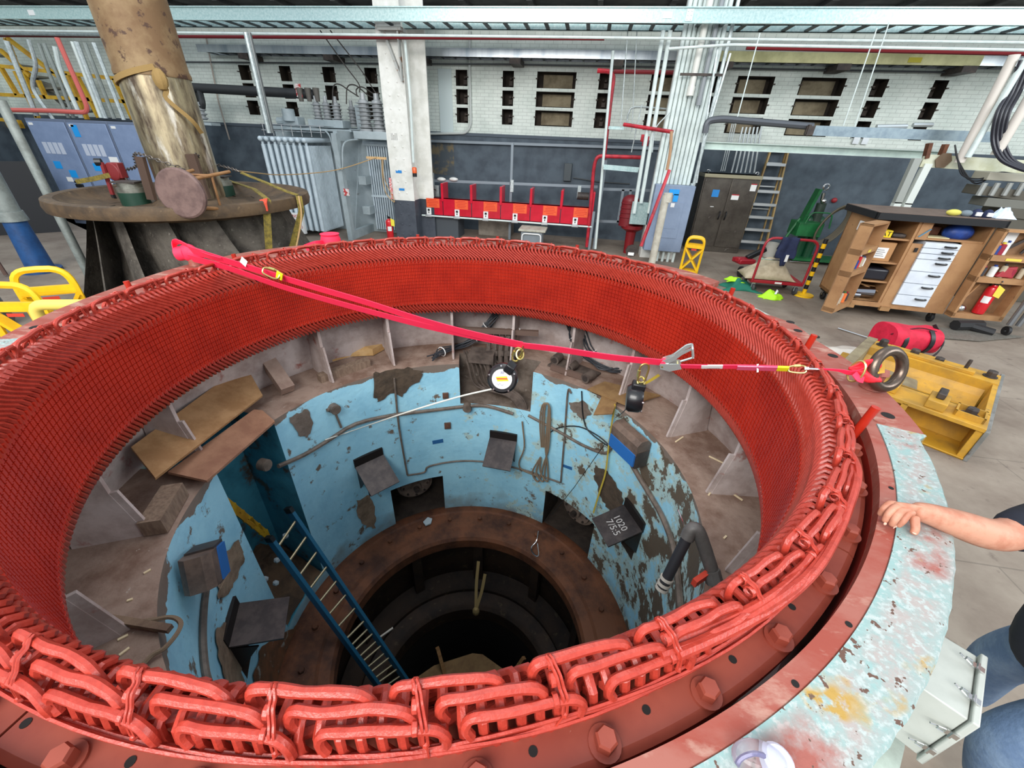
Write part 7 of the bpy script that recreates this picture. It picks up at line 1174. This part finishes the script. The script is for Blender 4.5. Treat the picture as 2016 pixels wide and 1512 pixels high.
b = MB(); b.strap(bez([V(1340, 721), V(1400, 722), V(1450, 722), V(1530, 724)], 12), .034, Zv*1.0+np.array([0, -.6, 0]), .006); b.build('short_web', pinkstrap, SL)
b = MB(); b.strap([V(1380, 722)-FW*.004, V(1422, 722)-FW*.004], .028, Zv*1.0+np.array([0, -.6, 0]), .007); b.build('label_patch', white, SL); 
for j, (x0, x1) in enumerate(((1386, 1400), (1388, 1410), (1390, 1415))): b = MB(); b.strap([V(x0, 719+3*j)-FW*.009, V(x1, 719+3*j)-FW*.009], .0012, Zv, .001); b.build('label_print', M('ink_grey', (120, 120, 124), .6), SL)
b = MB(); b.strap([V(1450, 724)-FW*.005, V(1528, 726)-FW*.005], .034, Zv*1.0+np.array([0, -.6, 0]), .008); b.build('clear_sleeve', M('sleeve_pink', (226, 90, 126), .12, coat=1), SL); b = MB(); b.strap([V(1489, 717)-FW*.011, V(1489, 733)-FW*.011], .009, RT, .002); b.build('sleeve_tape', white, SL)
b = MB(); b.strap([V(1528, 725), V(1552, 726)], .03, Zv*1.0+np.array([0, -.6, 0]), .012); b.build('yellow_tab', M('tab_yellow', (232, 226, 20), .5), SL)
def snap(par, c, dirv, L, w, r=.0045, nrm=None, mat=goldz):
    dirv = np.asarray(dirv, float)/np.linalg.norm(dirv); n_ = np.asarray(nrm if nrm is not None else -FW, float); s = np.cross(n_, dirv); s /= np.linalg.norm(s)
    P = [c+dirv*x*L/2+s*y*w/2 for x, y in ((-1, -.25), (-.8, -.75), (.3, -1), (.85, -.8), (1, 0), (.8, .8), (.2, 1), (-.8, .7), (-1, .25))]; bb = MB(); bb.tube(bez(P+[P[0]], 40)[:-1], r, n=7, closed=True); bb.cyl(c-dirv*L*.2+s*w*.46, c+dirv*L*.15+s*w*.5, r*1.6, n=8); bb.build('carabiner', mat, par)
snap(SL, V(1570, 727), V(1590, 728)-V(1550, 727), .075, .036)
b = MB(); b.cyl(V(1588, 726), V(1612, 727), .006, n=8); b.cyl(V(1583, 726), V(1592, 726), .010, n=8); b.build('swivel', chrome, SL)
b = MB(); b.strap(bez([V(1610, 726), V(1650, 729), V(1680, 734), sq_], 12), [.008, .010, .012, .014, .016, .02, .026, .03, .034, .036, .04, .044, .05][:len(bez([V(1610, 726), V(1650, 729), V(1680, 734), sq_], 12))], Zv+np.array([0, -.5, 0]), .003); b.build('tail_web', pinkstrap, SL)
# ratchet buckle
rb_ = thing('ratchet_buckle', 'steel ratchet buckle with its handle open on the red sling', 'ratchet', V(1318, 712)); zn = M('zinc_plate', (196, 206, 204), .3, .7)
c0 = V(1318, 714); side = pl_n*-1 if (pl_n*-1) @ (CAM-c0) > 0 else pl_n; e = (V(1345, 714)-V(1300, 714)); e /= np.linalg.norm(e)
for s in (-.022, .022):
    q = pl_n*s; b = MB(); b.slab([V(1298, 716)+q, V(1305, 706)+q, V(1322, 701)+q, V(1340, 690)+q, V(1362, 681)+q, V(1363, 685)+q, V(1343, 695)+q, V(1328, 706)+q, V(1312, 714)+q], .003); b.build('handle_plate', zn, rb_, smooth=0)
    b = MB(); b.slab([V(1300, 712)+q*1.2, V(1338, 712)+q*1.2, V(1342, 722)+q*1.2, V(1318, 727)+q*1.2, V(1300, 722)+q*1.2], .003); b.build('frame_plate', zn, rb_, smooth=0)
b = MB(); P = [V(1328, 700)-pl_n*.022, V(1352, 683)-pl_n*.024, V(1363, 681)-pl_n*.024, V(1363, 681)+pl_n*.024, V(1365, 700)+pl_n*.024, V(1340, 708)+pl_n*.022]; b.tube(rnd(P, .01), .006, n=7); b.tube([V(1363, 682)-pl_n*.024, V(1364, 702)+pl_n*.024], .006, n=7); b.build('handle_bar', zn, rb_)
b = MB(); b.cyl(V(1306, 712)-pl_n*.026, V(1306, 712)+pl_n*.026, .013, n=12); b.build('web_roll', pinkstrap, rb_); b = MB(); b.cyl(V(1304, 718)-pl_n*.03, V(1304, 718)+pl_n*.03, .006, n=8); b.cyl(V(1334, 720)-pl_n*.028, V(1334, 720)+pl_n*.028, .006, n=8); b.build('bolt', goldz, rb_)
# left anchor: red wrapped eye bolt with spare web and a snap hook
le = thing('anchor_eyebolt', 'eye bolt wrapped with red web on the left rim', 'anchor', atz(385, 524, 1.35)); q = atz(385, 522, 1.352); b = MB(); b.cyl(q, q+Zv*.07, .045, .035, n=14); b.build('bolt', plate_m, le)
b = MB(); b.ball(q+np.array((-.02, 0, .1)), (.07, .06, .07), 14, 10); b.cyl(q+np.array((-.1, -.03, .09)), q+np.array((-.04, -.01, .1)), .055, n=14); b.cyl(q+np.array((.02, 0, .10)), q+np.array((.12, 0, .10)), .05, .03, n=14); b.build('wrapped_web', pinkstrap, le)
b = MB(); b.strap(bez([q+np.array((-.08, -.02, .05)), q+np.array((-.11, -.03, .13)), q+np.array((-.06, -.02, .19)), V(400, 500), V(440, 512)], 16), .05, (.2, -.6, .8), .006); b.build('loop_web', pinkstrap, le)
snap(SL, V(542, 541)-FW*.05, V(560, 548)-V(525, 535), .14, .06, .006); b = MB(); b.strap([V(552, 543)-FW*.045, V(562, 549)-FW*.04], .05, Zv, .01); b.build('yellow_tab', M('tab_yellow', (232, 226, 20)), SL); b = MB(); b.strap([V(478, 512)-FW*.02, V(489, 522)-FW*.02], .05, Zv+np.array((.3, 0, 0)), .003); b.build('paper_tag', white, SL)
b = MB(); q2 = atz(652, 478, 1.42); b.lathe([(0, 0), (.09, 0), (.092, .03), (.08, .07), (.088, .085), (0, .09)], c=q2, n=20); b.build('web_roll', pinkstrap, label='round red web roll on the far rim near the transformer', cat='web roll'); b = MB(); b.strap(bez([atz(602, 488, 1.40), atz(622, 481, 1.44), atz(640, 480, 1.42)], 10), .06, Zv, .01); b.build('red_web', pinkstrap, label='loose red web left of the round red roll', cat='web')
# right end: red web choked through the lifting eye with a D ring
rw = thing('anchor_web', 'red web tied through the lifting eye with a brass ring', 'web', sq_)
b = MB(); b.sheet(lambda s, t: (lambda c, w: c+UP*w*(t-.5)*2+FW*(.012*math.sin(9*t+4*s)))(atz(1676+s*56, 729+s*2, 1.47), .012+.045*math.sin(min(1, s*1.15)*PI*.62)**1.4), 14, 14); o = b.build('web', M('web_red', (240, 40, 56), .6, bump=.2, bsc=120), rw, smooth=1.2); m_ = o.modifiers.new('t', 'SOLIDIFY'); m_.thickness = .006
b = MB(); b.strap(bez([atz(1682, 735, 1.47), atz(1690, 745, 1.45), atz(1700, 748, 1.44)], 8), .03, (.5, .5, .5), .004); b.build('tail', pinkstrap, rw); b = MB(); c_ = atz(1686, 731, 1.47); u, v, d = frame_of(RT+FW*.4); b.tube([c_+(u*math.cos(a)*.030+v*math.sin(a)*.052) for a in np.linspace(0, 2*PI, 25)[:-1]], .005, n=7, closed=True); b.build('d_ring', goldz, rw); b = MB(); b.sheet(lambda s, t: atz(1728+14*s, 722-2*s+14*(t-.5)*2, 1.475), 4, 4); b.build('wear_pad', M('pad_tan', (206, 158, 60), .6), rw)
# fall arrest blocks
def block(lb, c, nrm, top, size, face, edge_on):
    t = thing('fall_arrest_block', lb, 'fall arrest block', c, 'black fall arrest blocks'); n_ = np.asarray(nrm, float); n_ /= np.linalg.norm(n_); u = np.cross(Zv, n_); u /= np.linalg.norm(u); w = np.cross(n_, u); R_ = size
    b = MB(); b.lathe([(0, -.045), (R_*.86, -.045), (R_, -.028), (R_, .028), (R_*.86, .045), (0, .045)], c=c, n=36, axis=n_); b.build('housing', M('housing_black', (22, 23, 26), .35, coat=.2), t)
    b = MB(); dt = np.asarray(top, float)-c; dt /= np.linalg.norm(dt); b.beam(c+dt*R_*.7, c+dt*R_*1.32, .06, .075, n_); b.build('handle_block', black, t, bevel=.008)
    for k in range(5): a = .5+1.2*k; b = MB(); q = c+(u*math.cos(a)+w*math.sin(a))*R_*.88+n_*.038; b.cyl(q, q+n_*.01, .006, n=8); b.build('screw', chrome, t)
    b = MB(); q = c+n_*.0455; b.lathe([(0, .0012), (R_*.66, .0012), (R_*.66, 0)], c=q, n=32, axis=n_); b.build('disc_label', white, t)
    if not edge_on:
        b = MB(); b.slab([q+n_*.003+u*x*R_+w*y*R_ for x, y in ((-.42, .12), (.30, .22), (.45, -.08), (-.28, -.18))], .001); b.build('yellow_logo', M('logo_yellow', (240, 190, 40), .5), t); text('Guardian', R_*.22, 'lettering', M('logo_red', (206, 50, 40), .5), t, frame4(q+n_*.0045+w*R_*.02, u-w*.0, w)) if False else None
        text("30'", R_*.24, 'lettering', M('ink_blue', (50, 60, 120), .5), t, frame4(q+n_*.003+w*R_*.42, u, w)); b = MB(); b.slab([q+n_*.0045+u*x*R_+w*y*R_ for x, y in ((-.34, .04), (.36, .10), (.36, .02), (-.34, -.04))], .001); b.build('logo_stroke', M('logo_red', (206, 50, 40), .5), t); b = MB(); b.tube([q+n_*.004+u*R_*x+w*R_*y for x, y in ((-.35, -.3), (-.2, -.4), (-.1, -.28), (.0, -.42), (.15, -.35))], .0012, n=4); b.build('pen_mark', M('ink_blue', (50, 60, 120)), t)
    else:
        b = MB(); b.slab([q+n_*.003+u*x*R_+w*y*R_ for x, y in ((-.4, .15), (.4, .15), (.4, -.15), (-.4, -.15))], .001); b.build('red_logo', M('logo_red', (206, 50, 40), .5), t)
    return t, n_
c1 = V(990, 744); top1 = V(1022, 700); t1, n1 = block('black fall arrest block with a round white label hanging left of centre', c1, CAM-c1+np.array((-.3, 0, -.5)), top1, .098, 0, False)
b = MB(); b.strap(bez([V(1030, 680), V(1028, 690), V(1022, 702)], 6), .02, pl_n, .004); b.build('hook_web', goldz, t1); snap(t1, V(1018, 698), V(1028, 680)-V(1010, 715), .10, .05, .006); b = MB(); P = [c1+(top1-c1)*.75, c1+(top1-c1)*1.05]; b.tube([P[1]+UP*.0+RT*.022*math.cos(a)+UP*.03*math.sin(a) for a in np.linspace(0, 2*PI, 17)[:-1]], .006, n=6, closed=True); b.build('swivel_eye', goldz, t1)
c2 = V(1249, 784); top2 = V(1262, 745); n2v = RT*.9+Zv*-.1+FW*-.25; t2_, n2 = block('black fall arrest block seen edge on hanging at right', c2, n2v, top2, .082, 0, True)
snap(t2_, V(1266, 735), V(1271, 716)-V(1262, 752), .12, .05, .006); b = MB(); b.tube([V(1262, 752)+RT*.02*math.cos(a)+UP*.03*math.sin(a) for a in np.linspace(0, 2*PI, 17)[:-1]], .006, n=6, closed=True); b.build('swivel_eye', goldz, t2_)
b = MB(); b.tube(bez([V(968, 766), V(900, 782), V(800, 812), atr(700, 846, 1.7), atr(640, 866, 1.8)], 20), .006, n=6); b.build('lifeline', M('lifeline_white', (214, 216, 206), .6), label='white lifeline running from the left block down to the pit wall', cat='line'); b = MB(); b.tube(bez([V(1236, 800), atr(1226, 812, 1.5), atr(1212, 822, 1.8)], 8), .004, n=5); b.build('lifeline', dark_steel, label='thin wire from the right block to the heater box', cat='line')
# ---------------------------------------------------------------- terminal box on the casing
tb = thing('terminal_box', 'pale grey steel box with four draw latches on the casing', 'box', (1.95, -1.5, .8)); zt, zb = 1.05, .80
T0, T1, T2 = atz(1909, 1419, zt), atz(1926, 1293, zt), atz(1826, 1365, zt); e1 = T1-T0; e2 = T2-T0; e2 = e2-e1*(e1@e2)/(e1@e1); e2 *= 1.4; bx = M('box_white', (176, 180, 174), .4, c2=(164, 168, 162), sc=3)
def TB(a, b_, z): return T0+e1*a+e2*b_+Zv*z
def tbx(mb, a0, b0, z0, a1, b1, z1): return mb.hexa([TB(a0, b0, z0), TB(a1, b0, z0), TB(a1, b1, z0), TB(a0, b1, z0), TB(a0, b0, z1), TB(a1, b0, z1), TB(a1, b1, z1), TB(a0, b1, z1)])
b = MB(); tbx(b, 0, .02, zb-zt, 1, 1, 0); b.build('body', bx, tb, bevel=.004); b = MB(); tbx(b, -.04, -.14, zb-zt-.012, 1.04, 0, .012); b.build('lid', bx, tb, bevel=.004)
e1n, e2n = e1/np.linalg.norm(e1), e2/np.linalg.norm(e2)
for pos, nn in ((TB(.25, .0, .012), Zv), (TB(.75, .0, .012), Zv), (TB(-.04, 0, -.07), -e1n), (TB(-.04, 0, -.18), -e1n)):
    l_ = MB(); sd = np.cross(nn, e2n); l_.beam(pos-e2n*.010+nn*.004, pos+e2n*.016+nn*.006, .018, .005, nn); l_.tube([pos+e2n*.018-sd*.009+nn*.008, pos+e2n*.032-sd*.006+nn*.012, pos+e2n*.032+sd*.006+nn*.012, pos+e2n*.018+sd*.009+nn*.008], .0022, n=5); l_.cyl(pos+e2n*.03+nn*.006, pos+e2n*.048+nn*.016, .0025, n=6); l_.cyl(pos+e2n*.004-sd*.013+nn*.008, pos+e2n*.004+sd*.013+nn*.008, .0045, n=6); l_.build('latch', chrome, tb)
# floor boards beside the frame and debris on the casing rim
for k in range(4): b = MB(); p = np.array([2.55-.16*k, -1.75-.12*k, 0]); b.beam(p, p+np.array((.35, -.9, 0)), .12, .04); b.build('floor_plank', M('plank_brown', (96, 78, 60), .8, c2=(76, 60, 46), sc=4), label='brown plank on the floor below the steel box', cat='plank', group='planks below the steel box')
# clear jar on the teal rim at the bottom
gl = bpy.data.materials.new('clear_plastic'); gl.use_nodes = True; g_ = gl.node_tree.nodes['Principled BSDF']; g_.inputs['Transmission Weight'].default_value = .92; g_.inputs['Roughness'].default_value = .08; g_.inputs['IOR'].default_value = 1.3; g_.inputs['Base Color'].default_value = (.93, .94, 1, 1)
jr = thing('safety_goggles', 'clear plastic safety goggles lying on the teal rim at the bottom edge', 'goggles', atz(1490, 1500, 1.355)); q = atz(1488, 1506, 1.356); b = MB(); b.ball(q+Zv*.022, (.05, .032, .028), 20, 12); b.build('lens', gl, jr); q3 = atz(1520, 1508, 1.356); b = MB(); b.lathe([(.02, 0), (.028, .01), (.028, .03), (.022, .036), (0, .036)], c=q3, n=20); b.build('vent', M('vent_white', (206, 208, 226), .25), jr); b = MB(); b.tube(bez([atz(1452, 1505, 1.37), atz(1462, 1492, 1.38), atz(1485, 1485, 1.39), atz(1508, 1492, 1.385)], 14), .004, n=6); b.build('rim', M('rim_violet', (86, 78, 130), .3), jr)
# ================================================================ person at the right edge, right hand resting on the rim
skin = M('skin', (190, 138, 114), .58, c2=(172, 112, 88), sc=14, bump=.06, bsc=90); skin.node_tree.nodes['Principled BSDF'].inputs['Subsurface Weight'].default_value = .08; skin.node_tree.nodes['Principled BSDF'].inputs['Subsurface Radius'].default_value = (.02, .008, .004)
def skinned(name, J, E_, R_, mat, parent, root, sub=2):
    me = bpy.data.meshes.new(name); off = np.array(parent['_w']); me.from_pydata([tuple(map(float, np.asarray(p)-off)) for p in J], E_, []); o = bpy.data.objects.new(name, me); COL.objects.link(o); o.parent = parent; o['_w'] = list(parent['_w']); o['_w'] = list(parent['_w'])
    m = o.modifiers.new('skin', 'SKIN'); m.use_smooth_shade = True
    for k, d in enumerate(me.skin_vertices[0].data): r = R_[k]; d.radius = (r, r) if np.isscalar(r) else r; d.use_root = (k == root)
    s = o.modifiers.new('sub', 'SUBSURF'); s.levels = sub; s.render_levels = sub; me.materials.append(mat); return o
pe = thing('person', 'person in a dark t-shirt and jeans at the right edge, one hand on the rim', 'person', (2.75, -1.05, 0))
ZP = 1.353
def hz(x, y, z): return atz(x, y, z)
wr = hz(1818, 1008, ZP+.052); kn = [hz(1752, 990, ZP+.062), hz(1763, 997, ZP+.066), hz(1776, 1003, ZP+.066), hz(1788, 1010, ZP+.060)]; palm = hz(1795, 1003, ZP+.058)
elb = hz(1962, 1058, 1.345); sho = np.array([2.62, -.98, 1.40])
J = []; E_ = []; R_ = []
def addj(p, r, par=None):
    J.append(np.asarray(p, float)); R_.append(r)
    if par is not None: E_.append((par, len(J)-1))
    return len(J)-1
pel = addj((2.66, -1.22, .88), (.14, .11)); bel = addj((2.62, -1.18, 1.04), (.135, .105), pel); che = addj((2.66, -1.12, 1.25), (.15, .11), bel); nb = addj((2.76, -1.07, 1.43), .075, che); ne = addj((2.74, -1.07, 1.52), .055, nb)
hd = addj((2.72, -1.07, 1.60), .085, ne); h2 = addj((2.72, -1.07, 1.68), .092, hd); h3 = addj((2.73, -1.07, 1.74), .055, h2)
rs = addj(sho+np.array((.06, -.0, .0)), .068, nb); ua = addj(sho*.5+elb*.5, .056, rs); el = addj(elb, .051, ua); fa = addj(elb*.62+wr*.38, .052, el); fb = addj(elb*.25+wr*.75, .040, fa); w_ = addj(wr, .034, fb); w2 = addj(wr*.55+np.mean(kn, 0)*.45-Zv*.004, .028, w_)
ls = addj((2.82, -1.28, 1.39), .068, nb); l1 = addj((2.86, -1.36, 1.18), .05, ls); l2 = addj((2.76, -1.42, .98), .042, l1); l3 = addj((2.66, -1.38, .90), .032, l2)
for s, kx in ((1, 0), (-1, 1)):
    hx = addj((2.70, -1.22+.1*s, .82), .075, pel); kk = addj((2.52, -1.35, .50) if s < 0 else (2.80, -.98, .48), .055, hx); an = addj((2.66, -1.36, .14) if s < 0 else (2.86, -.97, .09), .042, kk); addj((2.54, -1.40, .05) if s < 0 else (2.72, -1.0, .04), .035, an)
body = skinned('body', J, E_, R_, skin, pe, 0, 2)
# hand: palm block and five separate fingers
pm = MB(); cx = np.array(kn); vs = []
for t, sc2, zz in ((0, .8, .024), (.35, 1.0, .026), (.7, 1.12, .023), (1.0, 1.12, .016)):
    for k in range(4):
        p = wr+(cx[k]-wr)*t; m_ = wr+(cx.mean(0)-wr)*t; p = m_+(p-m_)*sc2 if t > 0 else wr+(cx[k]-cx.mean(0))*.55*1.2; vs += [p+Zv*zz*(1-.15*abs(k-1.5)), p-Zv*zz]
n_ = 8; fs = []
for a in range(3):
    for k in range(3): fs += [(a*8+k*2, a*8+k*2+2, a*8+k*2+10, a*8+k*2+8), (a*8+k*2+1, a*8+k*2+9, a*8+k*2+11, a*8+k*2+3)]
    fs += [(a*8, a*8+8, a*8+9, a*8+1), (a*8+6, a*8+7, a*8+15, a*8+14)]
fs += [(0, 1, 3, 2), (2, 3, 5, 4), (4, 5, 7, 6), (24, 26, 27, 25), (26, 28, 29, 27), (28, 30, 31, 29)]
pm.add(vs, fs); po = pm.build('palm', skin, body, smooth=3); bm2 = bmesh.new(); bm2.from_mesh(po.data); bmesh.ops.recalc_face_normals(bm2, faces=bm2.faces); bm2.to_mesh(po.data); bm2.free(); s_ = po.modifiers.new('s', 'SUBSURF'); s_.levels = 2; s_.render_levels = 2
tips = [[(1738, 1003, .040), (1731, 1015, .012)], [(1748, 1013, .042), (1740, 1029, .012)], [(1762, 1022, .042), (1754, 1036, .012)], [(1778, 1026, .036), (1766, 1037, .010)]]
nail = M('nail', (224, 176, 156), .35)
for k in range(4):
    base = wr*.35+kn[k]*.65; P = [base, kn[k]]+[hz(x, y, ZP+h) for x, y, h in tips[k]]; rr = (.0105, .0115, .0115, .0105)[k]
    skinned('finger', P, [(0, 1), (1, 2), (2, 3)], [rr*1.05, rr*1.08, rr*.95, rr*.78], skin, body, 0, 2)
    d_ = P[3]-P[2]; d_ /= np.linalg.norm(d_); nl = MB(); up_ = np.cross(np.cross(d_, Zv), d_); up_ /= np.linalg.norm(up_); nl.ball(P[3]+up_*rr*.62-d_*.001, (.0055, .0045, .002), 8, 5, np.stack([d_, np.cross(up_, d_), up_], 1)); nl.build('nail', nail, body)
tb_ = wr*.62+kn[3]*.38+(hz(1800, 1022, ZP+.045)-wr)*.35; P = [tb_, hz(1800, 1024, ZP+.042), hz(1803, 1040, ZP+.028), hz(1797, 1053, ZP+.012)]; skinned('thumb', P, [(0, 1), (1, 2), (2, 3)], [.015, .0135, .012, .0095], skin, body, 0, 2)
nl = MB(); nl.ball(P[3]+np.array((0, 0, .009)), (.006, .006, .002), 8, 5); nl.build('nail', nail, body)
# clothing
shirt = M('tshirt_black', (22, 26, 40), .85, c2=(16, 19, 30), sc=6, bump=.12, bsc=30); jean = M('jeans_blue', (86, 108, 138), .85, c2=(112, 132, 156), sc=7, bump=.2, bsc=60)
slv = elb+(sho-elb)*.05
Js = [(2.58, -1.27, .78), (2.58, -1.2, 1.02), (2.66, -1.12, 1.26), (2.76, -1.07, 1.44), sho+np.array((.06, 0, 0)), slv*.5+sho*.5, slv, (2.82, -1.28, 1.39), (2.86, -1.35, 1.2)]
skinned('t_shirt', Js, [(0, 1), (1, 2), (2, 3), (3, 4), (4, 5), (5, 6), (3, 7), (7, 8)], [(.18, .16), (.175, .14), (.17, .13), .095, .092, .080, .068, .092, .075], shirt, pe, 0, 2)
Jj = [(2.68, -1.22, .86), (2.70, -1.34, .80), (2.50, -1.36, .52), (2.66, -1.36, .16), (2.76, -1.1, .80), (2.80, -.98, .48), (2.86, -.97, .12)]
skinned('jeans', Jj, [(0, 1), (1, 2), (2, 3), (0, 4), (4, 5), (5, 6)], [(.14, .12), .125, .105, .08, .115, .095, .078], jean, pe, 0, 2)
for p, d in (((2.58, -1.385, .045), (-.12, -.04, 0)), ((2.77, -.985, .045), (-.14, -.03, 0))): b = MB(); p = np.array(p); d = np.array(d); b.ball(p, (.14, .055, .05), 14, 8, np.array([[1, 0, 0], [0, 1, 0], [0, 0, 1]])); b.build('shoe', M('shoe_dark', (50, 44, 40), .6), pe)
# face and hair
hc = np.array((2.72, -1.07, 1.665)); b = MB(); b.ball(hc+np.array((.015, 0, .025)), (.108, .098, .105), 18, 12); b.build('hair', M('hair_brown', (62, 46, 36), .8), pe)
b = MB(); b.ball(hc+np.array((-.052, 0, -.02)), (.062, .066, .085), 16, 10); b.cyl(hc+np.array((-.11, 0, .0)), hc+np.array((-.128, 0, -.03)), .009, .014, n=8); b.ball(hc+np.array((.0, .1, -.02)), (.018, .012, .03), 8, 6); b.ball(hc+np.array((.0, -.1, -.02)), (.018, .012, .03), 8, 6); b.build('face', skin, body)
for s in (-1, 1): b = MB(); b.ball(hc+np.array((-.104, .03*s, .005)), (.01, .013, .009), 8, 6); b.build('eye', M('eye_white', (230, 228, 224), .3), body)
b = MB(); b.ball(hc+np.array((-.107, 0, -.06)), (.008, .024, .006), 8, 5); b.build('mouth', M('lips', (170, 96, 88), .5), body)
